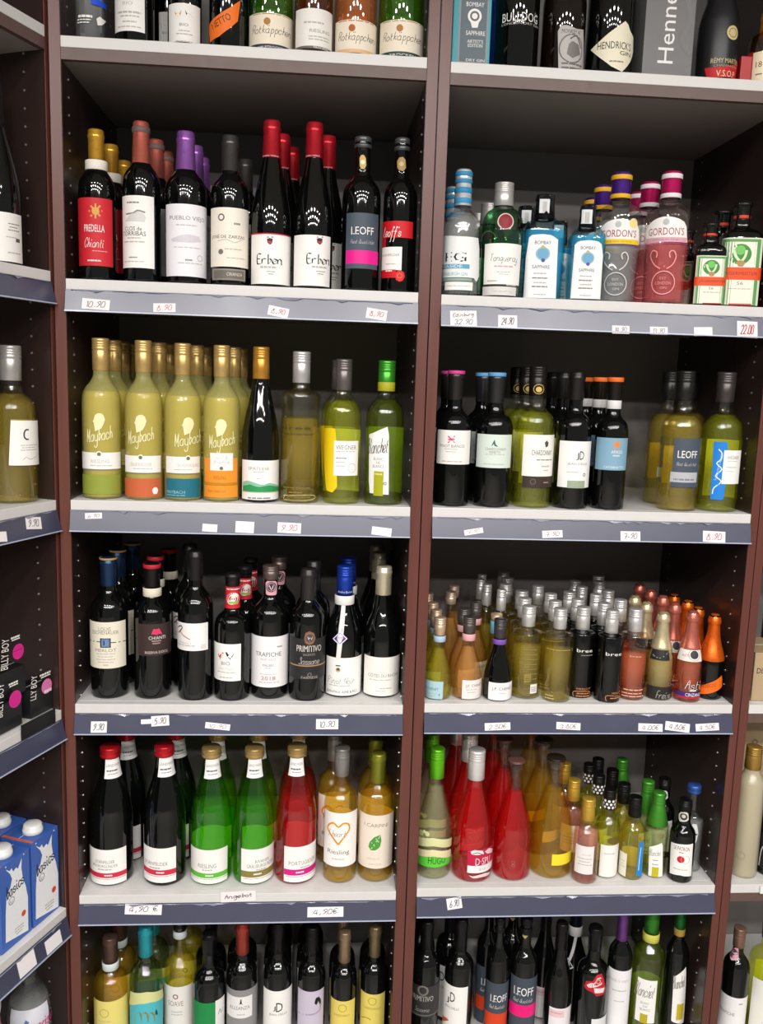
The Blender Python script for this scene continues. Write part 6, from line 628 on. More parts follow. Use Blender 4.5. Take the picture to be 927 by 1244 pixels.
{'n': 'wine_bottle','c': 'bottle','l': 'unlabelled golden bottle with yellow sticker and glass stopper, fifth shelf','row': 5,'bay': 'R','p': (1.0338,0.0711,0.54),'H': 0.2695,'R': 0.0474,'s': 'prosecco','e': 2,'g': 'amberclear','f': 0.201,'cap': ('3a3026',0.265,'stopper'),'bands': [],'cp': [],'parts': [('F',(0.0972,1.4153,0.0347,0.0614),'ecd830',[])],'backs': [(1.0318,0.1691),(1.027,0.267)],'d': 'unlabelled golden bottle with glass stopper','rz': -0.2958},
{'n': 'wine_bottle','c': 'bottle','l': 'small rosé bottle with gold cap and white label, fifth shelf','row': 5,'bay': 'R','p': (1.1022,0.0318,0.54),'H': 0.1903,'R': 0.0283,'s': 'mini','e': 2,'g': 'blush','f': 0.1195,'cap': ('d0a840',0.1428,'screw'),'bands': [],'cp': [],'parts': [('F',(-0.8273,0.7069,0.0247,0.0907),'eae4e2',[('T','ROSÉ',0.1304,0.0707,0.0177,0.0045,'b9b5ae',0),('L',-0.579,0.5393,0.06,0.062,'b9b5ae'),('L',-0.4489,0.4131,0.0529,0.0549,'b9b5ae'),('L',-0.5412,0.5781,0.046,0.048,'b9b5ae')])],'backs': [(1.0957,0.1228),(1.099,0.2104)],'d': 'small rosé bottle with gold cap','rz': -0.3369},
{'n': 'wine_bottle','c': 'bottle','l': 'small yellow bottle with black and white dotted cap and blank white label, fifth shelf','row': 5,'bay': 'R','p': (1.1567,0.0534,0.54),'H': 0.2013,'R': 0.0272,'s': 'mini','e': 2,'g': 'lime','f': 0.1322,'cap': ('1c1a1a',0.1574,'dots'),'bands': [],'cp': [],'parts': [('F',(-0.4136,1.45,0.0026,0.0802),'eeece6',[('L',-0.1145,0.8464,0.0591,0.0611,'b9b5ae')]),('F',[(0.0366,0.0926,0.0928),(0.1138,0.0883,0.0949),(0.1932,0.0858,0.097),(0.2726,0.0852,0.0991),(0.352,0.0846,0.0994),(0.4314,0.084,0.0992),(0.5108,0.0834,0.099),(0.5902,0.0831,0.0988),(0.6696,0.0832,0.0986),(0.749,0.0833,0.0985),(0.8284,0.0834,0.0983),(0.9078,0.0835,0.0981),(0.9872,0.0835,0.0979),(1.0666,0.0836,0.0977),(1.1437,0.0837,0.0841)],'6a5a2a',[]),('K',(-0.998,0.582,0.0464,0.0743),'f2ee60',[])],'backs': [(1.1544,0.1234),(1.1498,0.1808)],'d': 'small yellow bottle with dotted cap','rz': -0.3602},
{'n': 'wine_bottle','c': 'bottle','l': 'small yellow bottle with black cap and narrow blue strip, fifth shelf','row': 5,'bay': 'R','p': (1.2139,0.0442,0.54),'H': 0.1874,'R': 0.0275,'s': 'mini','e': 2,'g': 'yellow','f': 0.1263,'cap': ('1b1a1b',0.143,'screw'),'bands': [],'cp': [],'parts': [('F',(-1.1644,-0.3268,0.0065,0.0613),'e6e0d0',[('L',-0.9989,-0.4959,0.0415,0.0434,'b9b5ae'),('L',-0.8067,-0.6302,0.0343,0.0363,'b9b5ae'),('L',-0.9337,-0.4546,0.0278,0.0298,'b9b5ae')]),('F',[(0.4946,0.0123,0.0184),(0.5564,0.0118,0.0935),(0.6194,0.0114,0.0934),(0.6825,0.0109,0.0933),(0.7455,0.0105,0.0932),(0.8086,0.01,0.0931),(0.8717,0.0096,0.093),(0.9347,0.0092,0.0929),(0.9978,0.0087,0.0928),(1.0609,0.0083,0.0516),(1.1227,0.0078,0.0087)],'1f84d0',[('K',[(0.7521,0.0805),(0.6856,0.0504),(0.6879,0.0249)],0.0016,'d8ecf8')]),('K',(-0.8897,0.9077,0.0045,0.0529),'f0e478',[])],'backs': [(1.2099,0.1072),(1.2076,0.1809),(1.1915,0.2405)],'d': 'small bottle with plain black cap','rz': -0.3897},
{'n': 'wine_bottle','c': 'bottle','l': 'small white wine bottle with bright green cap and script label, fifth shelf','row': 5,'bay': 'R','p': (1.2702,0.0508,0.54),'H': 0.1947,'R': 0.026,'s': 'mini','e': 2,'g': 'pale2','f': 0.1094,'cap': ('4c9e34',0.1216,'screw'),'bands': [],'cp': [],'parts': [('F',[(-0.4573,0.0674,0.0726),(-0.3584,0.001,0.074),(-0.2566,0.001,0.0754),(-0.1549,0.001,0.0768),(-0.0532,0.001,0.0782),(0.0486,0.001,0.0796),(0.1503,0.001,0.081),(0.252,0.001,0.0824),(0.3538,0.001,0.0837),(0.4555,0.001,0.0851),(0.5573,0.001,0.0865),(0.659,0.001,0.0792),(0.7607,0.001,0.0519),(0.8625,0.001,0.0246),(0.9614,0.001,-0.0019)],'f1efea',[('S','Blanchet',0.0924,0.0618,0.0282,0.0151,'8a8680',6),('L',-0.0733,0.3446,0.0427,0.0447,'8a8680'),('L',-0.113,0.4132,0.0325,0.0345,'8a8680'),('B',-0.0919,0.4754,-0.0005,0.0274,'c0b420')])],'backs': [(1.2666,0.1069),(1.246,0.2227)],'d': 'small bottle with bright green cap','rz': -0.4151},
{'n': 'wine_bottle','c': 'bottle','l': 'small dark red bottle with round neck seal and red dot label, fifth shelf','row': 5,'bay': 'R','p': (1.3233,0.0304,0.54),'H': 0.1871,'R': 0.0277,'s': 'mini','e': 2,'g': 'dark','f': None, 'cap': ('1c1919',0.1634,'screw'),'bands': [],'cp': [],'parts': [('F',[(-0.9414,0.0696,0.0889),(-0.7986,0.0157,0.0897),(-0.6517,0.0164,0.0905),(-0.5048,0.0172,0.0912),(-0.3579,0.0179,0.092),(-0.211,0.0186,0.0928),(-0.064,0.0193,0.0936),(0.0829,0.0198,0.0941),(0.2298,0.0193,0.0943),(0.3767,0.0187,0.0945),(0.5236,0.0182,0.0947),(0.6706,0.0177,0.0949),(0.8175,0.0171,0.0951),(0.9644,0.0166,0.0953),(1.1072,0.0161,0.0207)],'f1efea',[('T','LE PATRON',0.0292,0.0829,0.035,0.009,'6a3a3a',0),('L',-0.1572,0.1954,0.0725,0.075,'c88888'),('D',0.0167,0.0574,0.008,'cc2838'),('O',0.3793,0.0577,0.0097,0.0008,'b9b5ae'),('L',-0.4784,0.6392,0.0322,0.0343,'b9b5ae')]),('F',[(-1.0347,0.1527,0.153),(-0.9128,0.144,0.1556),(-0.7874,0.1404,0.1582),(-0.662,0.1395,0.1605),(-0.5366,0.139,0.1611),(-0.4113,0.1395,0.1617),(-0.2859,0.1399,0.1624),(-0.1605,0.1404,0.163),(-0.0351,0.1408,0.1636),(0.0902,0.1413,0.1643),(0.2156,0.1417,0.1649),(0.341,0.1422,0.1634),(0.4664,0.1433,0.1616),(0.5918,0.1446,0.1598),(0.7136,0.1459,0.1466)],'d0ccc6',[('D',-0.098,0.1523,0.008,'3a3836'),('D',-0.1042,0.1532,0.0043,'c8c4c0')])],'backs': [(1.3172,0.1331)],'d': 'small dark red bottle','rz': -0.4442},
{'n': 'wine_bottle','c': 'bottle','l': 'small clear spirit bottle with blue cap behind the dark red one, fifth shelf','row': 5,'bay': 'R','p': (1.3621,0.0744,0.54),'H': 0.2012,'R': 0.0278,'s': 'mini','e': 2,'g': 'water','f': 0.1199,'cap': ('3f62b4',0.183,'screw2'),'bands': [],'cp': [],'parts': [('F',[(-0.0251,0.1,0.1009),(0.0396,0.0672,0.1118),(0.1057,0.0655,0.1191),(0.1717,0.0658,0.1189),(0.2378,0.0661,0.1188),(0.3038,0.0675,0.1186),(0.3699,0.0699,0.1184),(0.4359,0.0724,0.1182),(0.502,0.0748,0.1134),(0.568,0.0807,0.1052),(0.6328,0.0966,0.097)],'dcdedd',[('L',0.0605,0.5675,0.0919,0.096,'3a3a4a')]),('K',(-0.5985,0.4353,0.004,0.0299),'30343a',[])],'backs': [],'d': '','rz': -0.4523},
{'n': 'wine_bottle','c': 'bottle','l': 'white wine bottle with brown capsule, white collar and yellow label, bottom shelf','row': 6,'bay': 'L','p': (0.0415,0.0847,0.1034),'H': 0.2741,'R': 0.0384,'s': 'slim','e': 2,'g': 'gold','f': 0.1832,'cap': ('6a5048',0.2163,'foil'),'bands': [(0.1985,0.2163,'cfd8d6')],'cp': [],'parts': [('F',(-1.2778,1.3143,0.0321,0.1406),'e8d878',[('O',-0.4155,0.1117,0.0105,0.0016,'b8a860'),('L',-0.8375,-0.0211,0.0905,0.0924,'b9b5ae'),('L',-0.7523,-0.1061,0.0836,0.0856,'b9b5ae')])],'backs': [(0.0434,0.1647)],'d': 'white wine bottle with brown capsule and white collar','rz': 0.2388},
{'n': 'wine_bottle','c': 'bottle','l': 'green wine bottle with turquoise capsule and turquoise arches label, bottom shelf','row': 6,'bay': 'L','p': (0.1203,0.0847,0.1034),'H': 0.3005,'R': 0.0372,'s': 'slim','e': 2,'g': 'sage','f': 0.2107,'cap': ('35b4c4',0.2288,'foil'),'bands': [],'cp': [],'parts': [('F',[(-1.4682,0.0372,0.0403),(-1.2652,0.0363,0.1176),(-1.0563,0.0353,0.1213),(-0.8475,0.0344,0.1251),(-0.6386,0.0334,0.1289),(-0.4297,0.0325,0.1326),(-0.2209,0.0315,0.133),(-0.012,0.0306,0.1334),(0.1968,0.0297,0.1339),(0.4057,0.0287,0.132),(0.6146,0.0278,0.1297),(0.8234,0.0268,0.1274),(1.0323,0.0259,0.1251),(1.2411,0.0249,0.1229),(1.4442,0.1056,0.1207)],'52bcc8',[('G',[(-0.7372,0.0846),(-0.7317,0.0993),(-0.5654,0.1092),(-0.4175,0.1133),(-0.2814,0.108),(-0.264,0.0885)],'8a8648'),('G',[(-0.309,0.0884),(-0.3052,0.1031),(-0.1702,0.1109),(-0.0396,0.1132),(0.0885,0.1064),(0.1059,0.0867)],'8a8648'),('G',[(0.0842,0.0869),(0.0874,0.1015),(0.2204,0.1077),(0.3567,0.1085),(0.4992,0.0999),(0.52,0.0799)],'8a8648'),('G',[(0.5253,0.1043),(0.6051,0.1113),(0.6859,0.1015),(0.7134,0.0949),(0.5493,0.0969)],'1c4a50')]),('F',[(-1.3191,0.1166,0.1212),(-1.1265,0.1201,0.1548),(-0.9283,0.1237,0.1561),(-0.7301,0.1272,0.1574),(-0.5319,0.1308,0.1587),(-0.3337,0.1328,0.16),(-0.1355,0.1332,0.1613),(0.0627,0.1336,0.1616),(0.2609,0.1335,0.1589),(0.4591,0.1314,0.1561),(0.6572,0.1292,0.1534),(0.8554,0.1271,0.1507),(1.0536,0.1249,0.1479),(1.2518,0.1228,0.1452),(1.4445,0.1207,0.1226)],'d9dc98',[])],'backs': [(0.1223,0.1623)],'d': 'green wine bottle with turquoise capsule','rz': 0.1975},
{'n': 'wine_bottle','c': 'bottle','l': 'white wine bottle with black capsule, white collar and tall soave label, bottom shelf','row': 6,'bay': 'L','p': (0.1905,0.1244,0.1034),'H': 0.2839,'R': 0.0372,'s': 'slim','e': 2,'g': 'yellow','f': 0.1996,'cap': ('1d1b1e',0.2631,'foil'),'bands': [(0.2457,0.2631,'d0d4d6')],'cp': [],'parts': [('F',(-1.45,0.8349,0.0138,0.1423),'e6e3dc',[('O',-0.2939,0.1175,0.0063,0.0026,'8a6a5a'),('T','SOAVE',-0.3063,0.0997,0.0362,0.0129,'9a8a78',0),('L',-0.5697,0.1312,0.0776,0.0801,'b9b5ae'),('L',-0.5706,0.1308,0.0707,0.0731,'b9b5ae')]),('K',(-1.1473,0.7996,0.033,0.1102),'f0ee6a',[])],'backs': [(0.1994,0.2143)],'d': 'white wine bottle beside the soave label bottle','rz': 0.1568},
{'n': 'wine_bottle','c': 'bottle','l': 'dark wine bottle with black capsule and green white label, bottom shelf','row': 6,'bay': 'L','p': (0.2622,0.0845,0.1034),'H': 0.2787,'R': 0.0365,'s': 'slim','e': 2,'g': 'dark','f': None, 'cap': ('1f1d20',0.2311,'foil'),'bands': [],'cp': [],'parts': [('F',(-1.237,0.3859,0.0246,0.1302),'1f8a48',[]),('F',(0.3853,1.1695,0.0134,0.1325),'e8e8e4',[('K',[(0.5904,0.0954),(0.7037,0.1077),(0.8001,0.0955),(0.9422,0.1066)],0.0016,'8a8680')])],'backs': [(0.2569,0.1632)],'d': 'dark bottle behind the green label bottle','rz': 0.1215},
{'n': 'wine_bottle','c': 'bottle','l': 'dark wine bottle with brick red capsule and grey label, bottom shelf','row': 6,'bay': 'L','p': (0.337,0.0839,0.1034),'H': 0.3048,'R': 0.0349,'s': 'slim','e': 2,'g': 'dark','f': None, 'cap': ('b04638',0.2307,'foil'),'bands': [],'cp': [],'parts': [('F',(-1.4149,1.4273,0.035,0.1594),'8c8c8c',[]),('F',(-1.2122,0.7013,0.09,0.1432),'e8e6e4',[('G',[(-0.1329,0.1269),(-0.0852,0.1381),(-0.0354,0.1381),(-0.0083,0.1267),(0.0668,0.1244),(-0.1829,0.1248)],'1a1816'),('T','ALLEANZA',-0.1657,0.1156,0.048,0.0087,'8a8680',0),('L',-0.3063,0.1983,0.0979,0.1005,'b9b5ae')])],'backs': [(0.3312,0.1567)],'d': 'dark bottle behind the brick red capsule bottle','rz': 0.0808},
{'n': 'wine_bottle','c': 'bottle','l': 'dark wine bottle with black capsule and white letter label beside the lilac one, bottom shelf','row': 6,'bay': 'L','p': (0.4181,0.0842,0.1034),'H': 0.3036,'R': 0.033,'s': 'slim','e': 2,'g': 'dark','f': None, 'cap': ('1c1a1c',0.2314,'foil'),'bands': [],'cp': [],'parts': [('F',(-1.2514,1.45,0.0311,0.154),'f1efea',[('T','J',-0.2015,0.1097,0.0057,0.0123,'1a1816',0),('T','D',0.1491,0.1134,0.0151,0.0227,'1a1816',0),('T','JEAN DELLE',0.0746,0.0943,0.0426,0.0067,'8a8680',0)])],'backs': [(0.4153,0.1533),(0.415,0.2225)],'d': 'dark bottle behind the white letter label bottle, left bay','rz': 0.0363},
{'n': 'wine_bottle','c': 'bottle','l': 'dark wine bottle with black screw cap and lilac label, bottom shelf','row': 6,'bay': 'L','p': (0.4956,0.0842,0.1034),'H': 0.2922,'R': 0.0323,'s': 'slim','e': 2,'g': 'dark','f': None, 'cap': ('1c1a1c',0.2245,'screw'),'bands': [],'cp': [],'parts': [('F',(-1.1578,1.0793,0.0285,0.1507),'c9bfd0',[('G',[(0.2549,0.1208,0.1211),(0.3154,0.1182,0.131),(0.3769,0.1155,0.1339),(0.4385,0.117,0.1342),(0.5001,0.1214,0.1345),(0.5617,0.1233,0.1348),(0.6233,0.1164,0.1323),(0.6849,0.1136,0.1292),(0.7465,0.1108,0.1262),(0.807,0.108,0.1092)],'1a1816'),('K',[(-1.045,0.0883),(-0.3116,0.0919),(0.2421,0.0941),(0.7015,0.1006),(0.6896,0.1154)],0.0038,'a898b4')])],'backs': [(0.4912,0.1519),(0.4916,0.2197)],'d': 'dark bottle behind the lilac label bottle','rz': -0.0064},
{'n': 'wine_bottle','c': 'bottle','l': 'dark wine bottle with tan capsule and yellow label, torn capsule, bottom shelf','row': 6,'bay': 'L','p': (0.5708,0.0847,0.1034),'H': 0.2776,'R': 0.0307,'s': 'slim','e': 2,'g': 'dark','f': None, 'cap': ('a0876a',0.2045,'foil'),'bands': [],'cp': [],'parts': [('F',(-1.2095,1.0169,0.025,0.1228),'e4d068',[('O',-0.0508,0.1052,0.0097,0.0016,'a89440'),('T','CHARDONNAY',-0.1145,0.0864,0.0381,0.0057,'a89440',0)])],'backs': [(0.5682,0.1493)],'d': 'dark bottle behind the torn capsule bottle','rz': -0.0477},
{'n': 'wine_bottle','c': 'bottle','l': 'dark wine bottle with olive tan capsule and yellow label at the upright, bottom shelf','row': 6,'bay': 'L','p': (0.6406,0.0847,0.1034),'H': 0.2897,'R': 0.0313,'s': 'slim','e': 2,'g': 'dark','f': None, 'cap': ('8a7a58',0.2171,'foil'),'bands': [],'cp': [],'parts': [('F',(-1.1797,0.9858,0.0233,0.1388),'e4d068',[('O',-0.0666,0.1213,0.0097,0.0016,'a89440'),('T','CHARDONNAY',-0.0988,0.1026,0.0426,0.0062,'a89440',0),('K',[(-0.9412,0.0719),(-0.4434,0.0777),(-0.1374,0.0742)],0.0016,'8a4a30')])],'backs': [(0.6406,0.1505)],'d': 'dark bottle behind the olive tan capsule bottle','rz': -0.0859},
{'n': 'wine_bottle','c': 'bottle','l': 'primitivo bottle with dark label partly behind the upright, bottom shelf','row': 6,'bay': 'R','p': (0.7605,0.0848,0.11),'H': 0.2955,'R': 0.0336,'s': 'bordeaux','e': 2,'g': 'dark','f': None, 'cap': ('242224',0.2283,'foil'),'bands': [],'cp': [],'parts': [('F',(-0.9837,1.4433,0.0734,0.1513),'343233',[('T','PRIMITIVO',-0.1707,0.1195,0.0551,0.0134,'b8b4ac',0),('S','Sassone',-0.1182,0.0925,0.0367,0.0114,'b8b4ac',0),('B',-0.9186,1.45,0.0765,0.0786,'77716a'),('O',-0.1145,0.1403,0.013,0.0043,'77716a')])],'backs': [(0.7572,0.1551)],'d': 'dark bottle behind the bottom primitivo','rz': -0.1509},
{'n': 'wine_bottle','c': 'bottle','l': 'dark wine bottle with white letter label and orange corner, bottom shelf','row': 6,'bay': 'R','p': (0.8401,0.0847,0.11),'H': 0.3004,'R': 0.034,'s': 'slim','e': 2,'g': 'dark','f': None, 'cap': ('222022',0.2224,'foil'),'bands': [],'cp': [],'parts': [('F',(-1.3731,0.6871,0.0129,0.1476),'f1efea',[('T','J',-0.7418,0.1082,0.0078,0.0162,'1a1816',0),('T','D',-0.3741,0.1191,0.0122,0.0236,'1a1816',0),('T','JEAN DELLE',-0.4322,0.0908,0.0358,0.0082,'8a8680',0),('G',[(-1.3579,0.0524,0.0527),(-1.2923,0.0415,0.0535),(-1.2251,0.0404,0.0544),(-1.1579,0.0421,0.0552),(-1.0907,0.0437,0.0561),(-1.0234,0.0454,0.0569),(-0.9562,0.0471,0.0577),(-0.889,0.0488,0.0586),(-0.8218,0.0505,0.0594),(-0.7546,0.0522,0.0599),(-0.6874,0.0539,0.059),(-0.6201,0.0556,0.0581),(-0.5545,0.0572,0.0573)],'e0602a')])],'backs': [(0.828,0.1549)],'d': 'dark bottle behind the white letter label bottle','rz': -0.1935},
{'n': 'wine_bottle','c': 'bottle','l': 'dark wine bottle with slate label and orange red stripe, bottom shelf','row': 6,'bay': 'R','p': (0.9307,0.0846,0.11),'H': 0.3012,'R': 0.0272,'s': 'bordeaux','e': 2,'g': 'dark','f': None, 'cap': ('1b1b1d',0.2656,'stopper'),'bands': [],'cp': [],'parts': [('F',(-1.1094,1.45,0.005,0.1499),'424b56',[('T','LEOFF',0.301,0.1109,0.042,0.0179,'f1efea',0),('S','Red Qualität',0.16,0.0898,0.0379,0.0084,'f1efea',0),('B',-1.0238,1.3144,0.0369,0.0726,'d8421e')])],'backs': [(0.9183,0.1409)],'d': 'dark bottle behind the orange red stripe one','rz': -0.241},
{'n': 'wine_bottle','c': 'bottle','l': 'dark wine bottle with slate label and hot pink stripe, bottom shelf','row': 6,'bay': 'R','p': (0.9932,0.085,0.11),'H': 0.3001,'R': 0.0321,'s': 'bordeaux','e': 2,'g': 'dark','f': None, 'cap': ('1b1b1d',0.2596,'stopper'),'bands': [],'cp': [],'parts': [('F',(-1.0248,1.45,0.0077,0.1648),'424b56',[('T','LEOFF',0.1191,0.13,0.0481,0.0208,'f1efea',0),('S','Red Qualität',0.1141,0.1079,0.0494,0.0094,'f1efea',0),('B',-1.0632,1.45,0.0658,0.0962,'ec1a78')]),('F',[(-0.6869,0.2582,0.2583),(-0.6084,0.2574,0.26),(-0.5277,0.2566,0.2618),(-0.447,0.2558,0.2635),(-0.3662,0.2549,0.2653),(-0.2855,0.2541,0.267),(-0.2047,0.2533,0.2688),(-0.124,0.2524,0.2686),(-0.0433,0.2532,0.2676),(0.0375,0.2546,0.2667),(0.1182,0.2561,0.2657),(0.199,0.2575,0.2647),(0.2797,0.2589,0.2637),(0.3604,0.2603,0.2627),(0.4389,0.2617,0.2618)],'b8a058',[])],'backs': [(0.9799,0.1513)],'d': 'dark bottle behind the slate label bottle','rz': -0.2731},
{'n': 'wine_bottle','c': 'bottle','l': 'dark slender bottle with a white and pale pink label, bottom shelf','row': 6,'bay': 'R','p': (1.0786,0.0847,0.11),'H': 0.2843,'R': 0.032,'s': 'burgundy','e': 2,'g': 'dark','f': None, 'cap': ('242022',0.22,'foil'),'bands': [],'cp': [],'parts': [('F',(-0.5453,1.45,0.001,0.086),'ebe6e6',[('B',-0.5368,0.5981,0.063,0.0808,'e8c4c8'),('L',-0.4149,0.436,0.0721,0.0747,'c89aa0')])],'backs': [(1.0614,0.1563)],'d': 'dark bottle behind the pale pink label one','rz': -0.3162},
{'n': 'wine_bottle','c': 'bottle','l': 'dark wine bottle with white collar and a diamond tag on a ribbon, bottom shelf','row': 6,'bay': 'R','p': (1.1318,0.1473,0.11),'H': 0.2793,'R': 0.0357,'s': 'burgundy','e': 2,'g': 'dark','f': None, 'cap': ('1d2438',0.2383,'foil'),'bands': [(0.2136,0.2383,'c4c2c0')],'cp': [],'parts': [('F',[(-0.4156,0.1572,0.1575),(-0.3473,0.157,0.1681),(-0.2773,0.1568,0.1789),(-0.2074,0.1573,0.1898),(-0.1374,0.1638,0.2006),(-0.0675,0.1703,0.2115),(0.0025,0.1768,0.2172),(0.0725,0.1833,0.2169),(0.1424,0.1898,0.2167),(0.2124,0.1963,0.2165),(0.2823,0.2028,0.2162),(0.3523,0.2093,0.216),(0.4206,0.2156,0.2158)],'bab8b6',[]),('F',[(-0.7187,0.1482,0.1483),(-0.653,0.1464,0.1518),(-0.5856,0.1446,0.1554),(-0.5183,0.1428,0.159),(-0.451,0.141,0.1626),(-0.3836,0.1392,0.1619),(-0.3163,0.1374,0.1595),(-0.2489,0.1373,0.157),(-0.1816,0.1388,0.1545),(-0.1142,0.1403,0.1521),(-0.0469,0.1417,0.1496),(0.0204,0.1432,0.1472),(0.0862,0.1447,0.1447)],'c8c8cc',[('G',[(-0.5852,0.1507,0.1508),(-0.5243,0.1484,0.1539),(-0.4624,0.1462,0.1572),(-0.4004,0.144,0.16),(-0.3385,0.1417,0.1577),(-0.2765,0.1407,0.1553),(-0.2146,0.142,0.153),(-0.1526,0.1433,0.1506),(-0.0907,0.1446,0.1482),(-0.0298,0.1459,0.1459)],'23242c')])],'backs': [],'d': '','rz': -0.3318},
{'n': 'wine_bottle','c': 'bottle','l': 'dark wine bottle with a red and white bull sticker, bottom shelf','row': 6,'bay': 'R','p': (1.1565,0.0756,0.11),'H': 0.2786,'R': 0.037,'s': 'slim','e': 2,'g': 'dark','f': None, 'cap': ('201e20',0.2229,'foil'),'bands': [],'cp': [],'parts': [('F',[(-0.4661,0.1451,0.1457),(-0.3668,0.1415,0.1609),(-0.2646,0.1387,0.1617),(-0.1624,0.1382,0.1626),(-0.0602,0.1377,0.1635),(0.042,0.1372,0.1646),(0.1442,0.1348,0.1712),(0.2464,0.131,0.1777),(0.3486,0.1272,0.1798),(0.4508,0.1277,0.18),(0.553,0.1283,0.1803),(0.6552,0.1289,0.1805),(0.7574,0.1296,0.1708),(0.8596,0.1302,0.1572),(0.9589,0.1405,0.1413)],'c42030',[('G',[(-0.3148,0.1513,0.1515),(-0.2425,0.1485,0.1538),(-0.1682,0.1462,0.1562),(-0.094,0.1471,0.1586),(-0.0197,0.148,0.1593),(0.0545,0.1489,0.1596),(0.1288,0.1498,0.1599),(0.203,0.1507,0.1633),(0.2773,0.1516,0.1702),(0.3515,0.1528,0.1732),(0.4257,0.154,0.1734),(0.5,0.1553,0.1737),(0.5742,0.1566,0.174),(0.6466,0.1579,0.1585)],'e8dcdc'),('G',[(-0.1915,0.1534),(0.0493,0.1572),(0.0416,0.1475),(-0.1296,0.1467)],'c42030'),('G',[(0.1398,0.1479,0.1482),(0.2047,0.1364,0.148),(0.2711,0.1355,0.1479),(0.3375,0.1355,0.1478),(0.4038,0.1355,0.1476),(0.4702,0.1355,0.1475),(0.5366,0.1354,0.1474),(0.6029,0.1354,0.1472),(0.6693,0.1354,0.1471),(0.7357,0.1354,0.1469),(0.802,0.1354,0.1468),(0.8669,0.1463,0.1467)],'e8dcdc'),('O',0.3908,0.1644,0.0058,0.0023,'b8a898')]),('F',(0.1412,1.45,0.001,0.0688),'e4e4e4',[])],'backs': [],'d': '','rz': -0.356},
{'n': 'wine_bottle','c': 'bottle','l': 'dark wine bottle with purple capsule and white label, bottom shelf','row': 6,'bay': 'R','p': (1.2242,0.0869,0.11),'H': 0.3145,'R': 0.0284,'s': 'bordeaux','e': 2,'g': 'dark','f': None, 'cap': ('7d4a98',0.2396,'foil'),'bands': [],'cp': [],'parts': [('F',(-0.9394,1.45,0.001,0.1751),'eceaec',[('T','PUEBLO VIEJO',0.0536,0.1475,0.0499,0.0086,'b9b5ae',0),('L',-0.4375,0.7414,0.1222,0.1249,'b9b5ae'),('L',-0.2045,0.6217,0.0955,0.0976,'b9b5ae')])],'backs': [],'d': '','rz': -0.3863},
{'n': 'wine_bottle','c': 'bottle','l': 'green wine bottle with green cap, yellow collar and white script label, bottom shelf','row': 6,'bay': 'R','p': (1.294,0.0847,0.11),'H': 0.3154,'R': 0.0383,'s': 'bordeaux','e': 2,'g': 'bottlegreen','f': 0.2344,'cap': ('3a8a2c',0.2592,'screw'),'bands': [(0.2384,0.2592,'c8c458')],'cp': [],'parts': [('F',(-0.5668,0.6363,0.0474,0.1577),'f1efea',[('S','Blanchet',-0.0723,0.1297,0.052,0.0329,'8a8680',0),('T','BLANC',-0.0199,0.0979,0.0187,0.0059,'8a8680',0),('T','DE',0.0084,0.0895,0.0102,0.0048,'8a8680',0),('T','BLANCS',0.0128,0.0808,0.0226,0.0059,'8a8680',0),('B',-0.2497,0.1931,0.046,0.0696,'b8a820')]),('K',(-0.8905,1.0785,0.004,0.1264),'d4dc88',[])],'backs': [],'d': '','rz': -0.4192},
{'n': 'wine_bottle','c': 'bottle','l': 'dark bottle with green cap, gold collar and white script label, bottom shelf','row': 6,'bay': 'R','p': (1.3627,0.085,0.11),'H': 0.3179,'R': 0.0272,'s': 'bordeaux','e': 2,'g': 'dark','f': None, 'cap': ('1f6a2c',0.2673,'screw'),'bands': [(0.25,0.2673,'a88a40')],'cp': [],'parts': [('F',[(-0.1261,0.152,0.1553),(-0.0165,0.0425,0.1582),(0.0963,0.0398,0.1612),(0.2091,0.039,0.1642),(0.3219,0.0381,0.1671),(0.4348,0.0373,0.1701),(0.5476,0.0364,0.1731),(0.6604,0.0356,0.1761),(0.7732,0.0347,0.1791),(0.886,0.0339,0.1821),(0.9988,0.033,0.1601),(1.1116,0.0321,0.1275),(1.2244,0.0313,0.0949),(1.3372,0.0304,0.0622),(1.4468,0.0296,0.0305)],'f1efea',[('S','Blanchet',0.3907,0.1446,0.0351,0.0304,'8a8680',14),('B',0.3502,1.0433,0.0451,0.0868,'c8b030')])],'backs': [],'d': '','rz': -0.4502},
{'n': 'wine_bottle','c': 'bottle','l': 'dark slender bottle with white label at the left picture edge, second corner shelf','row': 2,'bay': 'A','p': (-0.1127,-0.0394,1.8184),'H': 0.32,'R': 0.0455,'s': 'flute','e': 2,'g': 'dark','f': None, 'cap': ('2a2828',0.2185,'foil'),'bands': [],'cp': [],'parts': [('F',(-0.1505,1.2273,0.0021,0.0913),'ebe8e2',[('L',0.462,1.0127,0.0717,0.0735,'8a8680'),('L',0.5144,0.889,0.0661,0.0679,'8a8680'),('L',0.4552,1.0014,0.0607,0.0625,'8a8680'),('B',0.793,1.0152,0.0419,0.0484,'5a5654'),('L',0.3763,0.8479,0.0481,0.0499,'b9b5ae'),('L',0.4126,1.026,0.0207,0.023,'b9b5ae')])],'backs': [],'d': '','rz': 0.3388},
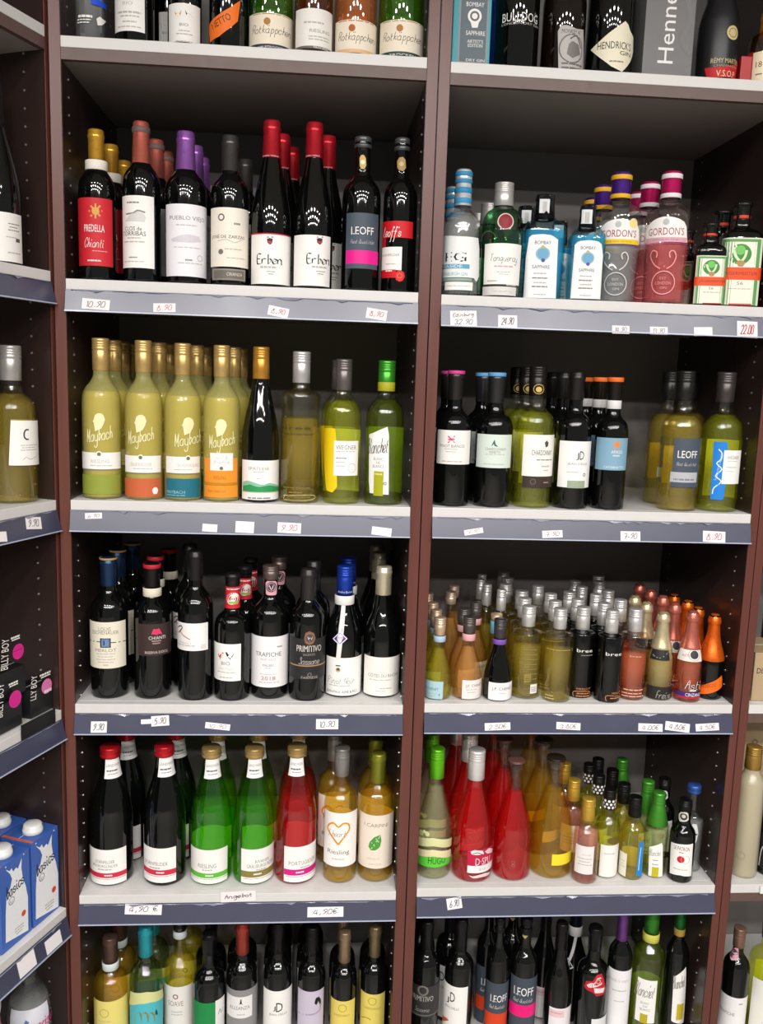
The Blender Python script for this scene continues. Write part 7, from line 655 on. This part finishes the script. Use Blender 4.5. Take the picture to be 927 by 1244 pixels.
{'n': 'wine_bottle','c': 'bottle','l': 'white wine bottle with silver cap and moon label, third corner shelf','row': 3,'bay': 'A','p': (-0.1,-0.0239,1.3798),'H': 0.2951,'R': 0.0455,'s': 'slim','e': 2,'g': 'straw','f': 0.2062,'cap': ('b8b4b0',0.2308,'screw'),'bands': [],'cp': [],'parts': [('F',[(-0.1713,0.0731,0.0785),(-0.0527,0.073,0.1577),(0.0694,0.0728,0.1575),(0.1915,0.0727,0.1574),(0.3136,0.0726,0.1573),(0.4356,0.0724,0.1571),(0.5577,0.0723,0.157),(0.6798,0.0721,0.1568),(0.8019,0.072,0.1567),(0.924,0.0719,0.1565),(1.0461,0.0717,0.1564),(1.1681,0.0716,0.1563),(1.2902,0.0714,0.1561),(1.4123,0.0713,0.156),(1.531,0.0712,0.0746)],'f1efea',[('K',[(0.6674,0.1397),(0.5248,0.1392),(0.4542,0.1325),(0.4661,0.1258),(0.5472,0.1219),(0.6543,0.1217)],0.0029,'3a4044'),('L',0.2998,1.1294,0.1097,0.1112,'b9b5ae'),('L',0.3428,0.9967,0.1052,0.1067,'b9b5ae'),('L',0.2942,1.1173,0.1007,0.1022,'b9b5ae'),('K',[(0.3587,0.0825),(0.5242,0.0878),(0.7025,0.0835),(1.0684,0.0879)],0.0012,'b9b5ae')]),('K',(-0.9284,0.059,0.071,0.155),'f0dc70',[])],'backs': [],'d': '','rz': 0.3293},
{'n': 'liqueur_bottle','c': 'bottle','l': 'frosted clear spirit bottle with gold cap at the right picture edge, far right unit','row': 5,'bay': 'Z','p': (1.4807,0.0485,0.54),'H': 0.3049,'R': 0.0308,'s': 'spirit','e': 2,'g': 'frostclear','f': 0.2244,'cap': ('a8843c',0.2537,'screw'),'bands': [],'cp': [],'parts': [('F',(-0.4509,0.1114,0.0398,0.0673),None, [('O',-0.1641,0.0542,0.0092,0.002,'a09880')])],'backs': [],'d': '','rz': -0.5101},
{'n': 'liqueur_bottle','c': 'bottle','l': 'dark bottle with black white label cut by the right picture edge, far right unit','row': 5,'bay': 'Z','p': (1.5471,0.0524,0.54),'H': 0.27,'R': 0.032,'s': 'spirit','e': 2,'g': 'dark','f': None, 'cap': ('222022',0.2157,'foil'),'bands': [],'cp': [],'parts': [('F',(-0.9764,0.4672,0.0168,0.1005),'202022',[('K',[(-0.7353,0.0193),(-0.6601,0.0581),(-0.4311,0.0741)],0.0027,'c8c4bc')])],'backs': [],'d': '','rz': -0.5371},
{'n': 'wine_bottle','c': 'bottle','l': 'red wine bottle with tan screw cap and pink neck seal, far right bottom shelf','row': 6,'bay': 'Z','p': (1.5114,0.085,0.11),'H': 0.2633,'R': 0.0307,'s': 'bordeaux','e': 2,'g': 'dark','f': None, 'cap': ('8a6a5c',0.2168,'screw'),'bands': [],'cp': [],'parts': [('F',(-1.2256,1.491,0.001,0.1011),'efeceb',[('L',0.4574,0.7627,0.0844,0.0871,'8a8680'),('T','TRAPICHE',-0.4122,0.0569,0.0387,0.0083,'8a8680',0)]),('F',[(-1.4467,0.2001,0.2069),(-1.3331,0.1982,0.208),(-1.2161,0.1963,0.2091),(-1.0992,0.1943,0.2102),(-0.9822,0.1924,0.2113),(-0.8653,0.1904,0.2125),(-0.7483,0.1884,0.2136),(-0.6314,0.1873,0.2147),(-0.5144,0.1871,0.2159),(-0.3975,0.1882,0.217),(-0.2806,0.1892,0.2181),(-0.1636,0.1902,0.2186),(-0.0467,0.1913,0.2171),(0.0703,0.193,0.2156),(0.1839,0.1948,0.1957)],'d8a8b0',[('D',-0.6872,0.2014,0.0111,'5a4650')])],'backs': [],'d': '','rz': -0.5144},
{'n': 'wine_bottle','c': 'bottle','l': 'green yellow wine bottle with grey cap cut by the right edge, far right bottom shelf','row': 6,'bay': 'Z','p': (1.5863,0.085,0.11),'H': 0.298,'R': 0.041,'s': 'slim','e': 2,'g': 'lime','f': 0.2235,'cap': ('3e3c3a',0.2368,'screw'),'bands': [],'cp': [],'parts': [('F',(-0.6669,1.0952,0.001,0.1474),'e8e6dc',[]),('K',(-1.252,0.6575,0.09,0.1504),'e6ea58',[])],'backs': [],'d': '','rz': -0.5451},
{'n': 'water_bottle','c': 'bottle','l': 'clear plastic water bottle with pink lettering on the bottom corner shelf','row': 6,'bay': 'A','p': (-0.1042,-0.0222,0.0754),'H': 0.31,'R': 0.0455,'s': 'water','e': 2,'g': 'water','f': 0.2418,'cap': ('e4e8ee',0.3162,'screw2'),'bands': [],'cp': [],'parts': [('F',(-0.9554,1.0011,0.16,0.2378),'dfe0ea',[('T','evian',0.7422,0.1986,0.0564,0.0231,'d8407c',0),('G',[(-0.2413,0.211),(-0.1647,0.2183),(-0.0199,0.2125),(-0.0817,0.2054)],'5a7ab0')])],'backs': [],'d': '','rz': 0.3312},
{'n': 'water_bottle','c': 'bottle','l': 'pink labelled plastic bottle cut by the left picture edge, bottom corner shelf','row': 6,'bay': 'A','p': (-0.1386,-0.1371,0.0754),'H': 0.29,'R': 0.041,'s': 'water','e': 2,'g': 'water','f': None, 'cap': ('e4e8ee',0.3802,'screw2'),'bands': [],'cp': [],'parts': [('F',(-1.45,1.45,0.2508,0.3421),'c06a80',[])],'backs': [],'d': '','rz': 0.372},
{'n': 'liqueur_bottle','c': 'bottle','l': 'dark bottle behind the tan carton at the right picture edge, far right unit','row': 4,'bay': 'Z','p': (1.5935,0.2,0.9628),'H': 0.235,'R': 0.0369,'s': 'spirit','e': 2,'g': 'dark','f': None, 'cap': ('1c1a1a',0.1671,'screw'),'bands': [],'cp': [],'parts': [],'backs': [],'d': '','rz': -0.5211}]
SAID = set()
for d in BOTTLES:
    g = f"{d['n'].replace('_', ' ')}s on the {ROWS[d['row']]} shelf, {BAYS[d['bay']]}"
    root = make_bottle(d, g)
    for i, (x, y) in enumerate(d['backs']):
        c = copy_tree(root); c.location = (x, y, d['p'][2])
        c.rotation_euler = (0, 0, d['rz'] if d['e'] > 2 else math.atan2(cam.location.x - x, y - cam.location.y) + random.uniform(-.12, .12))
        who = d['d'] or d['l'].split(' with')[0]
        lab = f"{who}, {ORD[i]} behind the front one"
        c['label'] = lab if lab not in SAID else f"{lab}, {ROWS[d['row']]} shelf"
        SAID.add(c['label'])

# ------------------------------------------------------------------ cartons
card = lambda h: surf('printed_card', h, .42, 0, 120, .05, .03)
for d in [
{'n': 'gift_carton','l': 'grey gift carton with tall white vertical lettering, top shelf','p': (1.1511,0.03,2.2326),'rz': 0.0,'w': 0.0994,'h': 0.3,'d': 0.1,'col': '6b6a69','pr': [('K',[(-0.0072,0.1343),(0.0254,0.1549),(0.0402,0.1123),(0.0255,0.0739),(0.0457,0.0499)],0.0099,'7b7a79'),('T','Hennessy',0.0004,0.1261,0.1903,0.041,'f0eeec',90)],'lid': None, 'grp': None, 'side': None},
{'n': 'gift_carton','l': 'teal gift carton with a grey arched front beside the wooden upright, top shelf','p': (0.7609,0.022,2.2326),'rz': 0.0,'w': 0.0736,'h': 0.26,'d': 0.085,'col': '1d9aa8','pr': [('B',-0.0258,0.0321,0.0068,0.24,'8a9498'),('B',-0.0218,0.0283,0.0092,0.2341,'5f6c74'),('T','BOMBAY',0.0051,0.112,0.0343,0.0079,'f1efea',0),('D',0.0048,0.0913,0.0134,'f1efea'),('D',0.0048,0.0913,0.0091,'5f6c74'),('D',0.0048,0.0913,0.0055,'f1efea'),('G',[(-0.0026,0.0799),(0.0132,0.0808),(0.0111,0.0709),(0.0005,0.0703)],'f1efea'),('T','SAPPHIRE',0.0076,0.0609,0.0371,0.008,'f1efea',0),('T', "ARTIST'S", 0.0076,0.0462,0.0305,0.0061,'f1efea',0),('T','EDITION',0.008,0.0388,0.0279,0.0062,'f1efea',0),('T','DRY GIN',0.0093,0.0123,0.0359,0.0049,'f1efea',0)],'lid': None, 'grp': None, 'side': None},
{'n': 'small_carton','l': 'small red carton beside the amber liqueur bottle, top shelf','p': (1.3091,0.025,2.2326),'rz': 0.0,'w': 0.0223,'h': 0.0519,'d': 0.05,'col': 'b01c20','pr': [],'lid': None, 'grp': None, 'side': None},
{'n': 'small_carton','l': 'small black carton with pink disc standing on top of the others, fourth corner shelf','p': (-0.0964,-0.0996,1.0059),'rz': 1.1844,'w': 0.0945,'h': 0.055,'d': 0.05,'col': '1a1a1c','pr': [('D',0.0287,0.0854,0.0154,'d8288e'),('T','BILLY BOY',-0.007,0.0898,0.0593,0.0192,'f1efea',84),('L',0.0101,0.034,0.1144,0.1181,'f1efea'),('L',0.0119,0.0338,0.1103,0.1129,'f1efea'),('L',0.0149,0.0409,0.0879,0.0894,'8a1a5c')],'lid': None, 'grp': 'black and pink cartons on the corner shelf','side': None},
{'n': 'small_carton','l': 'small black carton with pink disc at the left picture edge, lower layer, fourth corner shelf','p': (-0.0957,-0.119,0.9474),'rz': 1.1844,'w': 0.0845,'h': 0.056,'d': 0.05,'col': '1a1a1c','pr': [('D',0.0251,0.0562,0.0169,'d8288e'),('T','BILLY BOY',-0.0138,0.0663,0.0646,0.0151,'f1efea',84),('L',0.0089,0.0335,0.0881,0.0917,'f1efea'),('L',0.0107,0.0333,0.0839,0.0865,'f1efea')],'lid': None, 'grp': 'black and pink cartons on the corner shelf','side': None},
{'n': 'small_carton','l': 'small black carton with a pale pink disc behind the black strip, fourth corner shelf','p': (-0.0583,-0.027,0.9474),'rz': 1.1844,'w': 0.0641,'h': 0.056,'d': 0.05,'col': '1a1a1c','pr': [('D',0.0155,0.0521,0.0154,'e07ab0'),('B',0.0075,0.0296,0.0389,0.0451,'f0d0e0'),('T','LLY BOY',-0.0222,0.0609,0.0491,0.0168,'f1efea',84),('L',-0.0041,0.0276,0.0775,0.0814,'f1efea'),('L',-0.001,0.0274,0.073,0.0757,'f1efea')],'lid': None, 'grp': 'black and pink cartons on the corner shelf','side': None},
{'n': 'shelf_strip','l': 'glossy black card strip standing on the corner shelf lip','p': (-0.0514,-0.0692,0.9274),'rz': 1.1844,'w': 0.0981,'h': 0.03,'d': 0.0016,'col': '151517','pr': [],'lid': None, 'grp': None, 'side': None},
{'n': 'milk_carton','l': 'blue and white milk carton standing nearest the wooden upright','p': (-0.0571,-0.0348,0.505),'rz': 1.1844,'w': 0.0804,'h': 0.1847,'d': 0.075,'col': '3a62b2','pr': [('G',[(-0.0341,0.016),(-0.0315,0.0783),(-0.0277,0.1147),(-0.0155,0.1293),(-0.0102,0.1452),(-0.0155,0.1584),(-0.0287,0.1748),(-0.0164,0.1648),(-0.0105,0.1685),(-0.0062,0.1585),(0.0035,0.1628),(0.008,0.1569),(0.0207,0.1745),(0.0187,0.1538),(0.0216,0.1348),(0.0304,0.1081),(0.0367,0.0781),(0.0352,0.0031)],'eceef0'),('D',-0.0274,0.1792,0.0016,'eceef0'),('D',0.0269,0.1799,0.0017,'eceef0'),('P','basics',-0.0003,0.126,0.0581,0.0254,'22242c',12),('O',-0.0133,0.0978,0.0085,0.0013,'5a5e66'),('S','be',-0.0133,0.097,0.0115,0.0102,'5a5e66',0),('D',0.0221,0.0502,0.0065,'d8502c'),('L',-0.0062,0.021,0.0277,0.0303,'b9b5ae'),('L',-0.0064,0.0208,0.0216,0.0242,'b9b5ae'),('L',-0.002,0.017,0.0152,0.0178,'b9b5ae')],'lid': 1,'grp': 'milk cartons on the corner shelf','side': None},
{'n': 'milk_carton','l': 'blue and white milk carton at the front beside the left picture edge','p': (-0.0904,-0.1166,0.505),'rz': 1.1844,'w': 0.0833,'h': 0.1806,'d': 0.075,'col': '3a62b2','pr': [('G',[(-0.0313,0.0194),(-0.0286,0.0788),(-0.0249,0.1135),(-0.0137,0.1274),(-0.0087,0.1426),(-0.0135,0.1552),(-0.0254,0.1709),(-0.0143,0.1613),(-0.0088,0.1648),(-0.005,0.1553),(0.0038,0.1594),(0.0079,0.1538),(0.0196,0.1705),(0.0176,0.1508),(0.0201,0.1327),(0.0279,0.1072),(0.0334,0.0786),(0.0316,0.0071)],'eceef0'),('D',-0.0242,0.1751,0.0015,'eceef0'),('D',0.0253,0.1757,0.0016,'eceef0'),('P','basics',0.0001,0.1243,0.0527,0.0242,'22242c',12),('O',-0.0118,0.0974,0.0081,0.0012,'5a5e66'),('S','be',-0.0119,0.0966,0.0105,0.0097,'5a5e66',0),('D',0.02,0.052,0.0062,'d8502c'),('L',-0.0058,0.0188,0.0305,0.033,'b9b5ae'),('L',-0.0061,0.0185,0.0248,0.0272,'b9b5ae'),('L',-0.0021,0.015,0.0187,0.0211,'b9b5ae')],'lid': 1,'grp': 'milk cartons on the corner shelf','side': None},
{'n': 'milk_carton','l': 'blue and white milk carton standing in the second row behind the others','p': (-0.1312,-0.0047,0.505),'rz': 1.1844,'w': 0.0804,'h': 0.1847,'d': 0.075,'col': '3a62b2','pr': [('G',[(-0.0341,0.016),(-0.0315,0.0783),(-0.0277,0.1147),(-0.0155,0.1293),(-0.0102,0.1452),(-0.0155,0.1584),(-0.0287,0.1748),(-0.0164,0.1648),(-0.0105,0.1685),(-0.0062,0.1585),(0.0035,0.1628),(0.008,0.1569),(0.0207,0.1745),(0.0187,0.1538),(0.0216,0.1348),(0.0304,0.1081),(0.0367,0.0781),(0.0352,0.0031)],'eceef0'),('D',-0.0274,0.1792,0.0016,'eceef0'),('D',0.0269,0.1799,0.0017,'eceef0'),('P','basics',-0.0003,0.126,0.0581,0.0254,'22242c',12),('O',-0.0133,0.0978,0.0085,0.0013,'5a5e66'),('S','be',-0.0133,0.097,0.0115,0.0102,'5a5e66',0),('D',0.0221,0.0502,0.0065,'d8502c'),('L',-0.0062,0.021,0.0277,0.0303,'b9b5ae'),('L',-0.0064,0.0208,0.0216,0.0242,'b9b5ae'),('L',-0.002,0.017,0.0152,0.0178,'b9b5ae')],'lid': 1,'grp': 'milk cartons on the corner shelf','side': None},
{'n': 'cardboard_carton','l': 'tan cardboard carton with black capital letters at the right picture edge','p': (1.4832,0.02,0.9624),'rz': 0.0,'w': 0.0756,'h': 0.1096,'d': 0.12,'col': 'b29a78','pr': [('T','DISTILLER',0.0006,0.069,0.0631,0.0125,'1a1816',0)],'lid': None, 'grp': None, 'side': None},
{'n': 'cardboard_carton','l': 'tall tan cardboard carton behind the gold capped frosted bottle','p': (1.5795,0.2,0.5396),'rz': 0.0,'w': 0.1042,'h': 0.305,'d': 0.1,'col': 'b8a078','pr': [('K',[(-0.0154,0.2563),(-0.0083,0.2498),(-0.0141,0.2432),(-0.0212,0.2497),(-0.0154,0.2563)],0.0026,'7a6a4c'),('K',[(-0.005,0.2294),(0.0032,0.2248),(0.0089,0.2196)],0.0027,'7a6a4c')],'lid': None, 'grp': None, 'side': None}]:
    root = empty(d['n'], (d['p'][0], d['p'][1], d['p'][2] + .0006), d['rz']); tag(root, d['l'], 'carton', d['grp'])
    w, h, t = d['w'], d['h'], d['d']
    b = MB(); b.box((0, t/2, h/2), (w, t, h), card(d['col'])); body = b.build('carton_body', root, bevel=min(.0012, t*.3))
    lettering(Flat(), d['pr'], root, .0002)
    if t > .02:
        b = MB(); b.box((0, t/2, h + .0002), (w * .96, .0012, .0006), card('d8d6d2')); b.build('flap_seam', root)
    if d['lid']:
        rg = [(0, .0185), (.001, .0205), (.009, .0202), (.010, .0188), (.018, .0178), (.0195, .016), (.0195, .002)]
        cp = lathe(rg, surf('white_plastic', 'e6e6e4', .4, 0, 40, .03), 2, 28, False, True).build('screw_cap', root, True); cp.location = (0, .030, h)
        b = MB(); b.box((-w/2 - .0004, t/2, h*.5), (.0006, t*.5, h*.8), card('dfe2e6')); b.build('side_panel_print', root)
        b = MB(); b.box((-w/2 + .004, t/2, h + .0006), (.006, t*.98, .0012), card('d8643c')); b.build('orange_stripe', root)

# ------------------------------------------------------------------ handwritten price cards
ROWN = {2: 'second', 3: 'third', 4: 'fourth', 5: 'fifth'}
for q, rz, lip, tilt, w, h, txt, ik, where, bay, row in [
((0.0577,-0.0109,1.7588),0.0,0,-2.8,0.0518,0.0202,'10.90','3a3638','below the red labelled chianti','left bay',2),
((0.1863,-0.0113,1.7572),0.0,0,2.2,0.0419,0.0171,'8.90','b8203c','below the purple capsule bottle','left bay',2),
((0.403,-0.0112,1.7576),0.0,0,-9.8,0.0398,0.0193,'8,90','b8203c','below the red capped slender bottles','left bay',2),
((0.5935,-0.0106,1.7601),0.0,0,-7.8,0.0403,0.0207,'8,90','b8203c','below the slate and pink label bottle','left bay',2),
((0.7649,-0.0105,1.7586),0.0,0,2.2,0.0526,0.0306,'Edinburg|32.90','3a3638','below the striped gin capsule','right bay',2),
((0.853,-0.011,1.7564),0.0,0,0.2,0.038,0.024,'24.90','3a3638','below the green gin bottle','right bay',2),
((1.0816,-0.013,1.7481),0.0,0,0.2,0.0354,0.0163,'14.90','3a3638','below the purple capped gin','right bay',2),
((1.1596,-0.0128,1.7489),0.0,0,0.2,0.0365,0.0156,'13.90','3a3638','below the pink gin','right bay',2),
((1.2512,-0.0124,1.7506),0.0,0,2.2,0.038,0.0179,'','3a3638','below the smaller stag label bottle','right bay',2),
((1.3431,-0.0106,1.758),0.0,0,-0.8,0.0427,0.0336,'22.00','b8203c','below the larger stag label bottle','right bay',2),
((0.0452,-0.007,1.3502),0.0,0,3.1,0.0328,0.0117,'6.90','3a3638','below the olive label frosted bottle','left bay',3),
((0.2731,-0.0115,1.3311),0.0,0,-2.9,0.0295,0.0152,'','3a3638','below the teal label frosted bottle','left bay',3),
((0.3422,-0.0109,1.3339),0.0,0,-1.9,0.0368,0.0228,'','3a3638','below the green hills label','left bay',3),
((0.4309,-0.0108,1.334),0.0,0,-1.9,0.0469,0.021,'9.90','b8203c','below the square shouldered bottle','left bay',3),
((0.6171,-0.0116,1.3306),0.0,0,-5.9,0.0403,0.0165,'','3a3638','below the green capped bottle','left bay',3),
((0.8057,-0.0109,1.3341),0.0,0,10.1,0.0391,0.0111,'7.90','3a3638','below the mint label bottle','right bay',3),
((0.9694,-0.0114,1.3319),0.0,0,3.1,0.0424,0.015,'7.90','3a3638','below the white letter label bottle','right bay',3),
((1.1339,-0.0117,1.3308),0.0,0,0.1,0.0419,0.02,'7-90','3a3638','below the light blue label bottle','right bay',3),
((1.313,-0.0112,1.3328),0.0,0,-1.9,0.0482,0.0231,'8.90','b8203c','below the blue strip bottle','right bay',3),
((0.0491,-0.0107,0.9123),0.0,0,0.1,0.0321,0.0228,'9.90','3a3638','below the merlot bottle','left bay',4),
((0.144,-0.0081,0.9232),0.0,0,3.1,0.021,0.0094,'','3a3638','half tucked behind the 5.90 card','left bay',4),
((0.1724,-0.0078,0.9249),0.0,0,4.1,0.0363,0.0208,'5.90','3a3638','below the flourish label bottle','left bay',4),
((0.2899,-0.0103,0.9143),0.0,0,-5.9,0.051,0.0125,'10.90','3a3638','below the duck label bottle','left bay',4),
((0.5163,-0.0091,0.9191),0.0,0,0.1,0.0465,0.0208,'10.90','3a3638','below the blue capped pinot noir','left bay',4),
((0.8771,-0.0109,0.9155),0.0,0,2.1,0.0549,0.0155,'2.50€','3a3638','below the purple collar bottle','right bay',4),
((1.0304,-0.0107,0.9166),0.0,0,-2.9,0.0523,0.0151,'3.80€','3a3638','below the yellow and black small bottles','right bay',4),
((1.2104,-0.0113,0.914),0.0,0,-1.9,0.0536,0.0164,'4.00€','3a3638','below the cream gold foil bottle','right bay',4),
((1.2701,-0.0109,0.9154),0.0,0,-6.9,0.0543,0.0187,'4.80€','3a3638','below the copper foil bottle','right bay',4),
((1.3366,-0.011,0.9151),0.0,0,3.1,0.052,0.0156,'4.50€','3a3638','below the orange foil bottle','right bay',4),
((0.1344,-0.0071,0.5021),0.0,0,-1.8,0.0774,0.0215,'4,90 €','3a3638','below the red capped litre bottles','left bay',5),
((0.5221,-0.0095,0.4919),0.0,0,0.2,0.0777,0.0211,'4,90€','3a3638','below the pink litre bottle','left bay',5),
((0.3346,-0.0045,0.5275),0.0,1,2.3,0.0751,0.024,'Angebot','3a3638','stuck on the white lip, fifth shelf','left bay',5),
((0.8035,-0.0076,0.5068),0.0,0,8.2,0.033,0.0241,'6.90','3a3638','below the lime capped bottle','right bay',5),
((-0.0502,-0.0711,1.3443),1.1844,0,-7.9,0.0406,0.0231,'9.90','3a3638','below the moon label bottle','corner unit',3),
((-0.0806,-0.1534,1.3324),1.1844,0,-7.4,0.0248,0.0184,'','3a3638','at the left picture edge, third corner shelf','corner unit',3),
((-0.0402,-0.0524,0.4608),1.1844,0,0,0.0471,0.0277,'','3a3638','right blank card below the milk cartons','corner unit',5),
((-0.0706,-0.1243,0.4651),1.1844,0,0,0.0478,0.0334,'','3a3638','left blank card below the milk cartons','corner unit',5)]:
    o = empty('price_card', q, 0)
    M = Matrix.Rotation(rz, 4, 'Z') @ Matrix.Rotation(0 if lip else math.radians(-13.4), 4, 'X') @ Matrix.Rotation(math.radians(-tilt), 4, 'Y')
    o.rotation_euler = M.to_euler()
    said = txt.replace('|', ' ')
    lab = (f"white paper card reading {said} {where}" if said else f"blank white paper card {where}")
    if 'shelf' not in lab: lab += f", {ROWN[row]} shelf"
    tag(o, lab, 'price card', 'handwritten price cards on the shelf rails')
    b = MB(); b.box((0, -.0002, 0), (w, .0006, h), surf('price_card_paper', 'e9e3e4', .6, 0, 200, .03)); c = b.build('paper', o)
    F = Flat(); pr = []
    L = txt.split('|')
    for i, t in enumerate(L):
        if t: pr.append(('P', t, 0, h * (0 if len(L) == 1 else .2 - .42 * i), w * (.70 if len(t) < 6 else .80), h * (.54 if len(L) == 1 else .32), ik, 4 if i % 2 == 0 else 0))
    lettering(F, pr, c, .0006)
# small white clip on the lip of the far right unit
b = MB(); b.box((0, -.003, 0), (.012, .006, .018), surf('white_plastic', 'e6e6e4', .4, 0, 40, .03)); b.box((0, .004, .007), (.010, .012, .003), surf('white_plastic', 'e6e6e4', .4))
o = b.build('shelf_clip', None, bevel=.001); o.location = (1.502, -.0035, ZR[4] - .010); tag(o, 'small white plastic clip on the lip of the far right shelf', 'clip')
